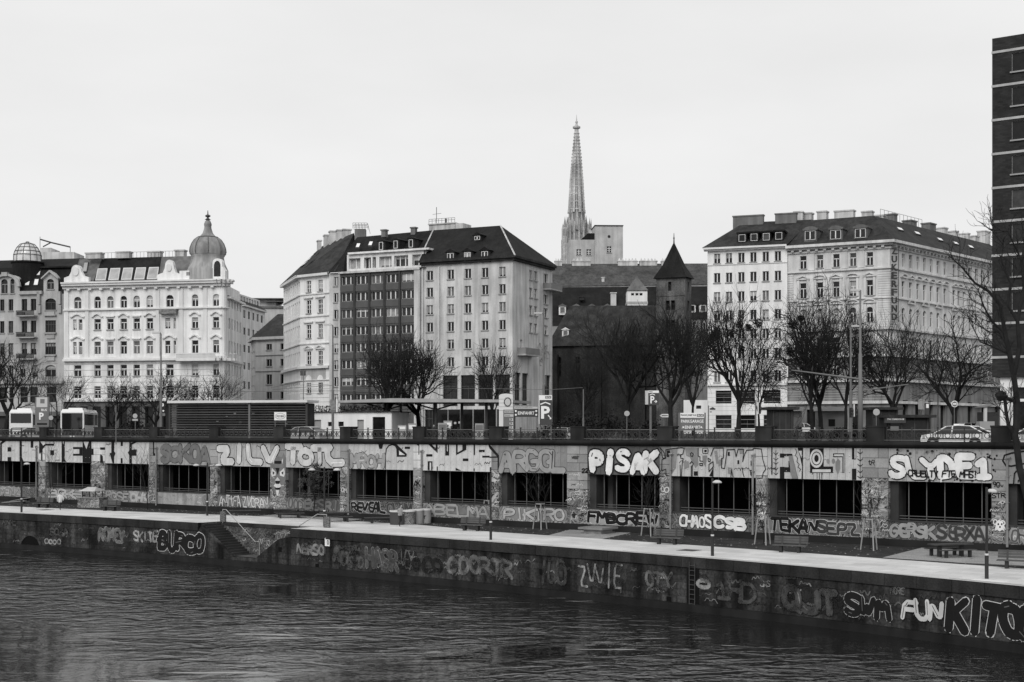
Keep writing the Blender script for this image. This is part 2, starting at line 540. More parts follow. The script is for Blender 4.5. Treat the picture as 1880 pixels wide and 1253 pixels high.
mb = MB()
for a, b in zip(US[:-1], US[1:]):
    mb.poly([WF.p(a, far_w(a), QUAY + 0.004), WF.p(a, edge_w(a) - .05, QUAY + 0.004), WF.p(b, edge_w(b) - .05, QUAY + 0.004), WF.p(b, far_w(b), QUAY + 0.004)])
path = struct("quay_path", mb, M_joint)
def mat_paving(name, v, bw, bh, rot, dark=0.86):
    m = bpy.data.materials.new(name); m.use_nodes = True
    n = m.node_tree; lk = n.links.new; b = n.nodes["Principled BSDF"]
    b.inputs["Roughness"].default_value = 0.7; b.inputs["Specular IOR Level"].default_value = 0.3
    tc = n.nodes.new("ShaderNodeTexCoord"); mp = n.nodes.new("ShaderNodeMapping")
    mp.inputs["Rotation"].default_value = (0, 0, -rot); lk(tc.outputs["Object"], mp.inputs["Vector"])
    bt = n.nodes.new("ShaderNodeTexBrick"); lk(mp.outputs["Vector"], bt.inputs["Vector"])
    bt.inputs["Scale"].default_value = 1; bt.inputs["Brick Width"].default_value = bw; bt.inputs["Row Height"].default_value = bh
    bt.inputs["Mortar Size"].default_value = 0.012
    bt.inputs["Color1"].default_value = (v, v, v, 1); d = v * dark
    bt.inputs["Color2"].default_value = (d, d, d, 1); bt.inputs["Mortar"].default_value = (v * .5, v * .5, v * .5, 1)
    no = n.nodes.new("ShaderNodeTexNoise"); no.inputs["Scale"].default_value = 0.35; no.inputs["Detail"].default_value = 6
    lk(mp.outputs["Vector"], no.inputs["Vector"])
    mr = n.nodes.new("ShaderNodeMapRange"); mr.inputs["From Min"].default_value = .3; mr.inputs["From Max"].default_value = .7
    mr.inputs["To Min"].default_value = .80; mr.inputs["To Max"].default_value = 1.08; lk(no.outputs["Fac"], mr.inputs["Value"])
    mx = n.nodes.new("ShaderNodeMix"); mx.data_type = 'RGBA'; mx.blend_type = 'MULTIPLY'; mx.inputs[0].default_value = 1
    lk(bt.outputs["Color"], mx.inputs[6]); lk(mr.outputs["Result"], mx.inputs[7]); lk(mx.outputs[2], b.inputs["Base Color"])
    return m
path.data.materials.clear(); path.data.materials.append(mat_paving("path_slabs_pale", 0.62, 1.8, 0.9, WF.rz, .82))
SU0, SU1, SU2, SU3 = -22.8, -18.9, -16.1, -12.1    # double quay stair: flight, landing, flight
SDEP, SZ = 2.2, 0.72
# the path is notched where the stair goes down: rebuild it without that strip
me_path = MB()
def path_strip(a, b, back):
    wa, wb = edge_w(a) - .05 - back, edge_w(b) - .05 - back
    me_path.poly([WF.p(a, far_w(a), QUAY + 0.004), WF.p(a, wa, QUAY + 0.004), WF.p(b, wb, QUAY + 0.004), WF.p(b, far_w(b), QUAY + 0.004)])
cuts = sorted(set([round(float(u), 3) for u in US] + [SU0, SU3]))
for a, b in zip(cuts[:-1], cuts[1:]):
    path_strip(a, b, SDEP if (a >= SU0 - 1e-6 and b <= SU3 + 1e-6) else 0.0)
_m = me_path.mesh("quay_path"); _m.materials.append(path.data.materials[0]); path.data = _m
qg = bpy.data.objects["quay_ground"]
mb = MB()
for a, b in zip(cuts[:-1], cuts[1:]):
    k = SDEP if (a >= SU0 - 1e-6 and b <= SU3 + 1e-6) else 0.02
    mb.poly([WF.p(a, 0.0, QUAY - 0.01), WF.p(a, edge_w(a) - k, QUAY - 0.01), WF.p(b, edge_w(b) - k, QUAY - 0.01), WF.p(b, 0.0, QUAY - 0.01)])
_m = mb.mesh("quay_ground"); _m.materials.append(M_soil); qg.data = _m

# dark drain slot just behind the edge, in runs as in the photograph
for x0, x1 in ((470, 560), (655, 1000), (1130, 1420), (1735, 1990)):
    a0, a1 = (on_ground(x, float(np.interp(x, [0, 600, 1180, 1880], [941, 975, 1017, 1075.8])), QUAY).to_2d() - WF.o for x in (x0, x1))
    a0, a1 = a0.dot(WF.d), a1.dot(WF.d)
    mb = MB(); n_ = 8
    for k in range(n_):
        p, q = a0 + (a1 - a0) * k / n_, a0 + (a1 - a0) * (k + 1) / n_
        off = SDEP if (p > SU0 and q < SU3) else 0
        mb.poly([WF.p(p, edge_w(p) - .55 - off, QUAY + .008), WF.p(p, edge_w(p) - .43 - off, QUAY + .008), WF.p(q, edge_w(q) - .43 - off, QUAY + .008), WF.p(q, edge_w(q) - .55 - off, QUAY + .008)])
    obj("drain_slot", mb, M_black, path)

# --- quay wall
qw = thing("quay_wall", "dark stone quay wall rising from the canal, covered in faded graffiti", "wall", WF.p(0, edge_w(0), WATER))
def vz(u):
    if u <= SU0 or u >= SU3: return QUAY - .62
    if u < SU1: return QUAY - (QUAY - SZ) * (u - SU0) / (SU1 - SU0)
    if u <= SU2: return SZ
    return SZ + (QUAY - SZ) * (u - SU2) / (SU3 - SU2)
mb = MB()
ucut = sorted(set([float(u) for u in np.arange(-120, 78.1, 1.5)] + [SU0, SU1, SU2, SU3, SU0 - .01, SU3 + .01]))
ARCH = [su_ for su_ in (0,)]
for a, b in zip(ucut[:-1], ucut[1:]):
    ea, eb = edge_w(a) - .03, edge_w(b) - .03
    mb.poly([WF.p(a, ea, -1.5), WF.p(b, eb, -1.5), WF.p(b, eb, vz(b)), WF.p(a, ea, vz(a))])
    if a >= SU0 and b <= SU3:
        mb.poly([WF.p(a, ea, vz(a)), WF.p(b, eb, vz(b)), WF.p(b, eb - .35, vz(b)), WF.p(a, ea - .35, vz(a))])
        mb.poly([WF.p(b, eb - .35, -1.5), WF.p(a, ea - .35, -1.5), WF.p(a, ea - .35, vz(a)), WF.p(b, eb - .35, vz(b))])
obj("wall_face", mb, M_quay, qw)
mb = MB()     # a low wet ledge at the water line
for a, b in zip(ucut[:-1], ucut[1:]):
    ea, eb = edge_w(a), edge_w(b)
    mb.hexa([WF.p(a, ea + .22, -1), WF.p(b, eb + .22, -1), WF.p(b, eb - .05, -1), WF.p(a, ea - .05, -1), WF.p(a, ea + .16, .42), WF.p(b, eb + .16, .42), WF.p(b, eb - .05, .46), WF.p(a, ea - .05, .46)])
obj("foot_ledge", mb, mat("wet_ledge", 0.014, 0.45, 0.4, 0.6, 0.3, streak=0.3), qw)
# the recess of the stair
mb = MB()
e0, e3 = edge_w(SU0), edge_w(SU3)
wi0, wi3 = e0 - SDEP, e3 - SDEP
mb.poly([WF.p(SU0, wi0, 0), WF.p(SU3, wi3, 0), WF.p(SU3, wi3, QUAY - .28), WF.p(SU0, wi0, QUAY - .28)])
mb.poly([WF.p(SU0, e0 - .03, 0), WF.p(SU0, wi0, 0), WF.p(SU0, wi0, QUAY - .01), WF.p(SU0, e0 - .03, QUAY - .01)])
mb.poly([WF.p(SU3, wi3, 0), WF.p(SU3, e3 - .03, 0), WF.p(SU3, e3 - .03, QUAY - .01), WF.p(SU3, wi3, QUAY - .01)])
obj("stair_back_wall", mb, mat_scribble("old_spray_grey", 0.025, 0.17, 1.0, 5), qw)
mb = MB(); mb.hexa([WF.p(SU0, wi0 + .06, QUAY - .28), WF.p(SU3, wi3 + .06, QUAY - .28), WF.p(SU3, wi3 - .3, QUAY - .28), WF.p(SU0, wi0 - .3, QUAY - .28),
                    WF.p(SU0, wi0 + .06, QUAY), WF.p(SU3, wi3 + .06, QUAY), WF.p(SU3, wi3 - .3, QUAY), WF.p(SU0, wi0 - .3, QUAY)])
obj("stair_kerb", mb, M_cop, qw)
M_step = mat("stair_step_dark", 0.035, 0.8, 0.3, 0.8, 0.2)
NS = 14
for k in range(NS):
    for fl in (0, 1):
        t0, t1 = k / NS, (k + 1) / NS
        z1 = QUAY - (QUAY - SZ) * t0 - .02 - (QUAY - SZ) / NS * .5
        z1 = max(z1, SZ + .02)
        if fl == 0: a, b = SU0 + (SU1 - SU0) * t0, SU0 + (SU1 - SU0) * t1
        else: b, a = SU3 + (SU2 - SU3) * t0, SU3 + (SU2 - SU3) * t1
        mb = MB(); mb.fbox(WF, a, b + (.05 if fl == 0 else 0), wi0 + .01, e0 - .37, z1 - .5, z1)
        obj("step", mb, M_step, qw)
mb = MB(); mb.fbox(WF, SU1, SU2, wi0 + .01, e0 - .02, SZ - .6, SZ)
obj("landing", mb, mat("landing_stone", 0.09, 0.7, 0.25, 0.6), qw)
# coping stones
k = 0
u = -60.0
while u < 62:
    b = u + 1.9 + R.uniform(-.15, .15)
    if not (b > SU0 and u < SU3):
        mb = MB()
        ea, eb = edge_w(u + .012), edge_w(b - .012)
        pr = .05 + R.uniform(-.012, .012)
        mb.hexa([WF.p(u + .012, ea + pr, QUAY - .62), WF.p(b - .012, eb + pr, QUAY - .62), WF.p(b - .012, eb - .6, QUAY - .62), WF.p(u + .012, ea - .6, QUAY - .62),
                 WF.p(u + .012, ea + pr, QUAY - .005), WF.p(b - .012, eb + pr, QUAY - .005), WF.p(b - .012, eb - .6, QUAY - .005), WF.p(u + .012, ea - .6, QUAY - .005)])
        obj("coping_stone", mb, M_cop, qw)
    elif u < SU0 < b or u < SU3 < b:
        a2, b2 = (u, SU0) if u < SU0 < b else (SU3, b)
        mb = MB(); mb.hexa([WF.p(a2, edge_w(a2) + .05, QUAY - .62), WF.p(b2, edge_w(b2) + .05, QUAY - .62), WF.p(b2, edge_w(b2) - .6, QUAY - .62), WF.p(a2, edge_w(a2) - .6, QUAY - .62),
                 WF.p(a2, edge_w(a2) + .05, QUAY - .005), WF.p(b2, edge_w(b2) + .05, QUAY - .005), WF.p(b2, edge_w(b2) - .6, QUAY - .005), WF.p(a2, edge_w(a2) - .6, QUAY - .005)])
        obj("coping_stone", mb, M_cop, qw)
    u = b
# pale top edge of the coping
mb = MB()
for a, b in zip(cuts[:-1], cuts[1:]):
    if a >= SU0 - 1e-6 and b <= SU3 + 1e-6: continue
    mb.poly([WF.p(a, edge_w(a) - .42, QUAY + .012), WF.p(a, edge_w(a) + .045, QUAY + .012), WF.p(b, edge_w(b) + .045, QUAY + .012), WF.p(b, edge_w(b) - .42, QUAY + .012)])
obj("edge_strip", mb, M_cope_top, qw)

def edge_uz(x, y, off=0.0):
    """picture point on the quay wall face -> (u, z)"""
    k_ = (x - HX) / FPX
    lo, hi = -110.0, 76.0
    for _ in range(50):
        m_ = (lo + hi) / 2
        q = WF.p(m_, edge_w(m_) + off, 0)
        if q.x / q.y < k_: lo = m_
        else: hi = m_
    q = WF.p(lo, edge_w(lo) + off, 0)
    return lo, zz(y, q.y)
class QFrame:
    """paint on the curved quay wall"""
    def p(s, u, w, z): return WF.p(u, edge_w(u) + w, z)
QF = QFrame()

# culvert arch, mooring ladder, scupper, distance sign
u0, z0 = edge_uz(38.5, 1010); u1, z1 = edge_uz(74, 1010); _, zt = edge_uz(57, 984)
mb = MB(); um = (u0 + u1) / 2; r_ = (u1 - u0) / 2
arc = [(um + r_ * math.cos(a), .1 + (zt - .1) * math.sin(a)) for a in np.linspace(0, math.pi, 13)]
mb.prism(QF, [(u1, -.5)] + arc + [(u0, -.5)], -.06, .004)
cv = obj("culvert_opening", mb, mat("culvert_black", 0.004, 0.9, 0), qw)
mb = MB()
arc2 = [(um + (r_ + .28) * math.cos(a), .1 + (zt + .2) * math.sin(a)) for a in np.linspace(0, math.pi, 13)]
for i in range(12):
    mb.prism(QF, [arc[i], arc2[i], arc2[i + 1], arc[i + 1]], -.02, .05)
obj("culvert_ring", mb, M_quay, qw)
uL, zL = edge_uz(1272, 1035); uL2, zB = edge_uz(1270, 1118)
mb = MB()
mb.prism(QF, [(uL - .45, -.4), (uL + .45, -.4), (uL + .45, QUAY - .66), (uL - .45, QUAY - .66)], -.02, .006)
obj("ladder_niche", mb, M_black, qw)
lad = thing("ladder", "steel rung ladder down the quay wall to the water", "ladder", WF.p(uL, edge_w(uL), 0))
for sgn in (-.2, .2):
    mb = MB(); mb.tube([QF.p(uL + sgn, .1, -.3), QF.p(uL + sgn, .1, QUAY - .3)], .028, 6); obj("stringer", mb, mat("steel_grey", .06, .45, .1, spec=.3), lad)
for k in range(11):
    mb = MB(); z_ = -.1 + k * .28; mb.tube([QF.p(uL - .2, .1, z_), QF.p(uL + .2, .1, z_)], .02, 5); obj("rung", mb, mat("steel_grey", .28), lad)
for (x, y) in ((1228, 1101), (994, 1050), (582, 1040), (514, 1009)):
    uu, z_ = edge_uz(x, y); mb = MB(); mb.fbox(WF, uu - .16, uu + .16, edge_w(uu) - .1, edge_w(uu) + .012, z_ - .17, z_ + .17); obj("scupper", mb, mat("culvert_black", .004), qw)
uu, z_ = edge_uz(601.5, 995.5)
sg = thing("distance_sign", "small white square sign with a black 0 on the quay wall", "sign", QF.p(uu, 0.05, z_))
mb = MB(); mb.fbox(WF, uu - .24, uu + .24, edge_w(uu) + .02, edge_w(uu) + .05, z_ - .3, z_ + .3); obj("plate", mb, mat("sign_white", .8, .5, .04), sg)
mb = MB(); text_fit(mb, WF, "0", uu - .02, uu + .17, z_ - .2, z_ + .16, edge_w(uu) + .058, .02); obj("lettering", mb, mat("sign_black", .02, .6, 0), sg)

# stair handrails
M_rail = mat("handrail_steel", 0.32, 0.35, 0.1, spec=0.5)
for nm, pts, lab in (("l", [(SU0 + .6, 1.0, QUAY), (SU0 + 1.0, 1.0, QUAY), (SU1 + .5, 1.0, SZ + .05), (SU1 + 1.0, 1.0, SZ + .05)], "thin steel handrail sloping down the left stair flight"),
                     ("r", [(SU3 + 1.6, 1.0, QUAY), (SU3 + .6, 1.0, QUAY), (SU2 - .2, 1.0, SZ + .1)], "thin steel handrail sloping up the right stair flight")):
    hr = thing("stair_handrail", lab, "handrail", WF.p(pts[0][0], wi0 + .12, QUAY))
    mb = MB(); mb.tube([WF.p(u_, wi0 + .12, z_ + h_) for u_, h_, z_ in pts], .035, 6); obj("rail", mb, M_rail, hr)
    for q in (pts[0], pts[-1]):
        mb = MB(); mb.tube([WF.p(q[0], wi0 + .12, q[2] - .1), WF.p(q[0], wi0 + .12, q[2] + 1.0)], .03, 6); obj("post", mb, M_rail, hr)
    q = pts[0]
    mb = MB(); mb.fbox(WF, q[0] - .28, q[0] + .28, wi0 + .0, wi0 + .18, QUAY + .02, QUAY + .85); obj("side_panel", mb, mat_scribble("sticker_mess", .03, .3, 4, 5), hr)

# manhole covers on the path
for (x, y) in ((1265, 1010.5), (84, 936.3)):
    g = on_ground(x, y, QUAY + .01); mb = MB(); mb.fbox(LFrame(g.x, g.y, WF.rz), -.6, .6, -.6, .6, QUAY - .02, QUAY + .012)
    obj("manhole_cover", mb, mat("cast_iron", .06, .6, .2), path)

# --- gallery wall (upper embankment wall)
PT, PB, SILL, PLN = 9.51, 7.39, 4.78, 3.66
gw = thing("gallery_wall", "long embankment wall with open gallery bays and graffiti covered panels", "wall", WF.p(0, 0, QUAY))
PIER_PX = [(-132, -117), (-30, -14), (71, 83.6), (168, 193), (273.4, 286.6), (385.5, 399.6), (496, 524.7), (624.5, 639.6), (758.7, 775), (902.3, 916), (1041, 1078.7), (1211, 1231), (1387.6, 1409), (1582, 1631), (1820.6, 1847.5), (2085, 2112), (2375, 2430)]
PIERS = [(su(a), su(b)) for a, b in PIER_PX]
M_panel = {}
PAN_V = [.5, .55, .55, .55, .32, .42, .42, .52, .58, .25, .10, .50, .50, .36, .34, .4]
for i, v in enumerate(PAN_V):
    M_panel[i] = mat("cladding_panel_%02d" % i, v, .7, .16, .8, streak=.28, rnd=.08, fine=.08)
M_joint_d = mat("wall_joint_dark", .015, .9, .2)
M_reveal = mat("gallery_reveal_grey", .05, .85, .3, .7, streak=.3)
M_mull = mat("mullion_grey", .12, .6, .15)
M_pbl = mat("pier_block_plain", .27, .8, .2, .8, rnd=.22, fine=.1)
M_pbs = mat_scribble("pier_block_sprayed", .03, .42, .9, 5)
M_pbs2 = mat_scribble("pier_block_sprayed_pale", .08, .5, .8, 4)
M_sillw = [mat_scribble("sill_wall_sprayed", .05, .36, .9, 4), mat_scribble("sill_wall_sprayed_pale", .13, .48, .7, 3),
           mat("sill_wall_plain", .3, .85, .3, .5, streak=.3, fine=.12), mat_scribble("sill_wall_sprayed_dark", .03, .25, 1.1, 5)]
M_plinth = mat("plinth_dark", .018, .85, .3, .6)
SILL_PICK = [0, 0, 0, 1, 2, 3, 3, 3, 0, 1, 1, 3, 0, 3, 0, 3]
for i, (a, b) in enumerate(PIERS):
    mb = MB(); mb.fbox(WF, a + .03, b - .03, -1.2, -.05, QUAY - .2, 9.6); obj("pier_core", mb, M_joint_d, gw)
    wide = (b - a) > 1.2
    zs = np.linspace(PLN, PT, 10)
    for k in range(9):
        n_ = 2 if wide else 1
        for q in range(n_):
            sh = (.5 if k % 2 else .62) if wide else 1
            ua = a if q == 0 else a + (b - a) * sh
            ub = b if (q == n_ - 1) else a + (b - a) * sh
            mb = MB(); mb.fbox(WF, ua + .014, ub - .014, -1.0, .012 + R.uniform(-.004, .004), zs[k] + .014, zs[k + 1] - .014)
            mm = M_pbs if k < 4 else (M_pbs2 if (k < 6 and i % 2) else M_pbl)
            if k >= 6: mm = M_panel[min(i, 15)] if i in (2, 3, 4, 8, 9, 12) else M_pbl
            obj("pier_block", mb, mm, gw)
    mb = MB(); mb.fbox(WF, a - .02, b + .02, -1.0, .07, QUAY - .1, PLN); obj("pier_plinth", mb, M_plinth, gw)
for i in range(len(PIERS) - 1):
    a, b = PIERS[i][1], PIERS[i + 1][0]
    n_ = max(8, round((b - a) / .585)); wd = (b - a) / n_
    pm = MB(); pm.box(0.009, wd - .009, 0, .12, PB, PT)
    for zb in (PB + .52, PT - .55):
        pm.add([(wd / 2 - .05, 0, zb - .05), (wd / 2 + .05, 0, zb - .05), (wd / 2 + .05, 0, zb + .05), (wd / 2 - .05, 0, zb + .05), (wd / 2, -.05, zb)],
               [(0, 1, 4), (1, 2, 4), (2, 3, 4), (3, 0, 4)])
    me = pm.mesh("cladding_panel"); me.materials.append(M_panel[min(i, 15)])
    for k in range(n_):
        inst("cladding_panel", me, gw, WF.p(a + k * wd, 0, 0), WF.rz)
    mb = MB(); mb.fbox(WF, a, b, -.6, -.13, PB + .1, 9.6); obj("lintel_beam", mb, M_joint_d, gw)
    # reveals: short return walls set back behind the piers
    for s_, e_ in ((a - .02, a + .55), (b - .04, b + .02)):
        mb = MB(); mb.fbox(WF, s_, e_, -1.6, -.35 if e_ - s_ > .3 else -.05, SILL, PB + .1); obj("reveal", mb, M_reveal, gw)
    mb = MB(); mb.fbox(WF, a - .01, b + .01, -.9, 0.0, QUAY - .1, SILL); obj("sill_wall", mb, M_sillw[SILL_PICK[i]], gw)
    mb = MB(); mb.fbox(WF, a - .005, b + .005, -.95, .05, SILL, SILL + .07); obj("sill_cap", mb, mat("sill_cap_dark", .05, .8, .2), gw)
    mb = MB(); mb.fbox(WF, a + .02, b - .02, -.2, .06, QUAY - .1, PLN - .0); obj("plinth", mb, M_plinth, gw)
    nm = 5
    for k in range(nm):
        uu = a + .55 + (b - a - .75) * (k + .5) / nm
        mb = MB(); mb.fbox(WF, uu - .025, uu + .025, -.62, -.57, SILL + .07, PB + .08); obj("mullion", mb, M_mull, gw)
    for z_ in (SILL + .16, SILL + .34):
        mb = MB(); mb.fbox(WF, a + .05, b - .05, -.55, -.5, z_, z_ + .045); obj("low_rail", mb, mat("low_rail_dark", .1, .6, .1), gw)
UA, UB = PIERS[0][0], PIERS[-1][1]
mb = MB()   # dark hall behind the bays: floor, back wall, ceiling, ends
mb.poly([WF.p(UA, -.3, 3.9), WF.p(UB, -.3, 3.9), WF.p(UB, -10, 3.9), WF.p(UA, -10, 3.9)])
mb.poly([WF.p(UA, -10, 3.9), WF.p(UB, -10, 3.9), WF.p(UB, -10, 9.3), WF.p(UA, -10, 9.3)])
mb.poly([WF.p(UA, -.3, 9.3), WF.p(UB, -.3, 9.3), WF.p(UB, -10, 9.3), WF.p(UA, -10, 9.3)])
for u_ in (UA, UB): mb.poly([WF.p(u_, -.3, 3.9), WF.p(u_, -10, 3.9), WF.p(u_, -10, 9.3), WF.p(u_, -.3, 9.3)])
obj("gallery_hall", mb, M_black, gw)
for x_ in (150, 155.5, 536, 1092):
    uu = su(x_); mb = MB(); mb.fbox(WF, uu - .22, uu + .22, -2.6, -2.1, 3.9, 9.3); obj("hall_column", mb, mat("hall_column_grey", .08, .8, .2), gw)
# cornice
CT = 9.93
prof = [(-.3, PT - .02), (.06, PT - .02), (.10, PT + .06), (.30, PT + .12), (.36, PT + .20), (.36, PT + .30), (.30, PT + .34), (.14, CT), (-.3, CT)]
u = UA
M_corn = mat("cornice_dark", .016, .75, .3, .5, .2, streak=.2, rnd=.2)
while u < UB - .1:
    b = min(u + 3.3, UB)
    mb = MB(); n_ = len(prof)
    mb.add([WF.p(u + .006, w_, z_) for w_, z_ in prof] + [WF.p(b - .006, w_, z_) for w_, z_ in prof],
           [tuple(range(n_)), tuple(range(2 * n_ - 1, n_ - 1, -1))] + [(i, i + n_, (i + 1) % n_ + n_, (i + 1) % n_) for i in range(n_)])
    obj("cornice_block", mb, M_corn, gw)
    u = b
# drainpipes
for x_ in (68.5, 288.5, 641.5, 775.8, 1232.5, 1383.5, 1850.5):
    uu = su(x_)
    dp = MB(); dp.tube([WF.p(uu, .13, 3.5), WF.p(uu, .13, 8.75), WF.p(uu - .05, .2, 8.95), WF.p(uu + .22, .2, 9.0)], .075, 8)
    for z_ in (4.6, 6.2, 7.8): dp.fbox(WF, uu - .1, uu + .1, .0, .22, z_, z_ + .05)
    obj("drainpipe", dp, mat("drainpipe_zinc", .2, .5, .2, rnd=.2), gw, smooth=False)

# --- parapet: square blocks with an iron railing between them
pr = thing("parapet_railing", "ornate iron railing between dark square stone blocks on top of the embankment", "railing", WF.p(0, -.05, CT))
BLK_PX = [-128, -22, 81, 182, 283.4, 394.5, 513, 635.7, 770.4, 911.5, 1061.5, 1222, 1403, 1608.5, 1839, 2105, 2405]
BLK = [su(x, .0) for x in BLK_PX]
M_blk = mat("parapet_block_dark", .025, .8, .35, .8, .2, streak=.35, rnd=.15)
M_iron = mat("iron_dark", .022, .5, .15, spec=.4)
M_iron2 = mat("iron_pale", .11, .45, .15, spec=.4)
for c in BLK:
    mb = MB(); h_ = .61
    mb.fbox(WF, c - h_, c + h_, -.75, .16, CT - .05, 10.86); mb.fbox(WF, c - h_ - .04, c + h_ + .04, -.79, .2, 10.86, 10.95)
    obj("parapet_block", mb, M_blk, pr)
for i in range(len(BLK) - 1):
    a, b = BLK[i] + .62, BLK[i + 1] - .62
    mb = MB(); mb.fbox(WF, a, b, -.16, -.1, 10.66, 10.715); mb.fbox(WF, a, b, .12, .16, 10.0, 10.035); obj("hand_rail", mb, M_iron2, pr)
    mb = MB(); mb.fbox(WF, a, b, -.15, -.11, 10.08, 10.12); mb.fbox(WF, a, b, -.15, -.11, 10.52, 10.555); obj("cross_rail", mb, M_iron, pr)
    n_ = round((b - a) / 1.8)
    for k in range(n_ + 1):
        uu = a + .04 + (b - a - .08) * k / n_
        mb = MB(); mb.fbox(WF, uu - .035, uu + .035, -.17, -.09, CT - .05, 10.78); mb.fbox(WF, uu - .05, uu + .05, -.19, -.07, 10.78, 10.86); obj("baluster_post", mb, M_iron, pr)
    orn = MB(); nr = max(4, round((b - a) / .6)); S_ = 10
    for k in range(nr):
        cu, cz, r1, r2 = a + (b - a) * (k + .5) / nr, 10.32, .185, .145
        vs = []; fs = []
        for q in range(S_):
            an = 2 * math.pi * q / S_
            for rr, ww in ((r1, -.10), (r2, -.10), (r2, -.15), (r1, -.15)):
                vs.append(WF.p(cu + rr * math.cos(an), ww, cz + rr * math.sin(an)))
        for q in range(S_):
            q2 = (q + 1) % S_
            for e in range(4):
                e2 = (e + 1) % 4; fs.append((q * 4 + e, q2 * 4 + e, q2 * 4 + e2, q * 4 + e2))
        orn.add(vs, fs)
        ub = a + (b - a) * k / nr
        if k:
            for dx in (-.055, 0, .055): orn.fbox(WF, ub + dx - .012, ub + dx + .012, -.145, -.115, 10.12, 10.52)
    obj("ornament", orn, M_iron, pr)

# --- street level
mb = MB()
mb.poly([WF.p(-900, -.3, STREET), WF.p(900, -.3, STREET), WF.p(900, -34, STREET), WF.p(-900, -34, STREET)])
mb.poly([WF.p(-900, -34, STREET), WF.p(900, -34, STREET), WF.p(900, -110, 10.3), WF.p(-900, -110, 10.3)])
mb.poly([WF.p(-900, -110, 10.3), WF.p(900, -110, 10.3), WF.p(2400, -2500, 10.3), WF.p(-2400, -2500, 10.3)])
struct("street", mb, M_asph)
mb = MB(); mb.fbox(WF, -400, 400, -3.0, -.31, STREET - .3, STREET + .12); struct("pavement", mb, M_pave)
mb = MB(); mb.fbox(WF, -400, UA + .01, -3.0, .012, -2, PT); mb.fbox(WF, UB, 400, -3.0, .012, -2, PT); mb.fbox(WF, -400, UA, -3.0, .3, PT, CT); mb.fbox(WF, UB, 400, -3.0, .3, PT, CT)
tag(obj("embankment_wall", mb, M_pbl, None), "plain end stretches of the embankment wall outside the gallery", "wall")
def street_z(p):
    w = (Vector((p[0], p[1])) - WF.o).dot(WF.n)
    if w > -34: return STREET
    return STREET + min(1.0, (-34 - w) / 76) * .85
def spot(x, Y):
    X = px(x, Y); return Vector((X, Y, street_z((X, Y))))
# ------------------------------------------------------------------ buildings
ID = LFrame(0, 0, 0)
M_fr_w = mat("window_frame_white", .72, .5, .08)
M_fr_g = mat("window_frame_grey", .3, .5, .1)
M_fr_d = mat("window_frame_dark", .07, .5, .1)
M_gl = mat_glass("window_pane", .012, .15)
M_gl_c = mat_glass("window_pane_curtained", .035, .32)
M_gl_d = mat_glass("shop_pane_dark", .012, .05)
M_sillm = mat("window_sill_stone", .3, .8, .1)

def um(F, x): return abs(F.u(x + .5) - F.u(x - .5))
def zm(F, x): return F.Y(x) / FPX

def facade(mb, F, u0, u1, z0, z1, holes, dep=.3, w=0.0):
    mb.weld = True
    hs = [h for h in holes if h[0] < u1 and h[1] > u0 and h[2] < z1 and h[3] > z0]
    us = sorted(set([u0, u1] + [min(max(q, u0), u1) for h in hs for q in h[:2]]))
    zs = sorted(set([z0, z1] + [min(max(q, z0), z1) for h in hs for q in h[2:4]]))
    for i in range(len(us) - 1):
        if us[i + 1] - us[i] < 1e-4: continue
        c = (us[i] + us[i + 1]) / 2
        col = [h for h in hs if h[0] < c < h[1]]
        run = None
        for j in range(len(zs) - 1):
            zc = (zs[j] + zs[j + 1]) / 2
            solid = not any(h[2] < zc < h[3] for h in col)
            if solid and run is None: run = zs[j]
            if (not solid or j == len(zs) - 2) and run is not None:
                top = zs[j + 1] if solid else zs[j]
                if top - run > 1e-4:
                    mb.poly([F.p(us[i], w, run), F.p(us[i + 1], w, run), F.p(us[i + 1], w, top), F.p(us[i], w, top)])
                run = None
    for a, b, c, d in hs:
        mb.poly([F.p(a, w, c), F.p(a, w, d), F.p(a, w - dep, d), F.p(a, w - dep, c)])
        mb.poly([F.p(b, w, d), F.p(b, w, c), F.p(b, w - dep, c), F.p(b, w - dep, d)])
        mb.poly([F.p(a, w, d), F.p(b, w, d), F.p(b, w - dep, d), F.p(a, w - dep, d)])
        mb.poly([F.p(b, w, c), F.p(a, w, c), F.p(a, w - dep, c), F.p(b, w - dep, c)])

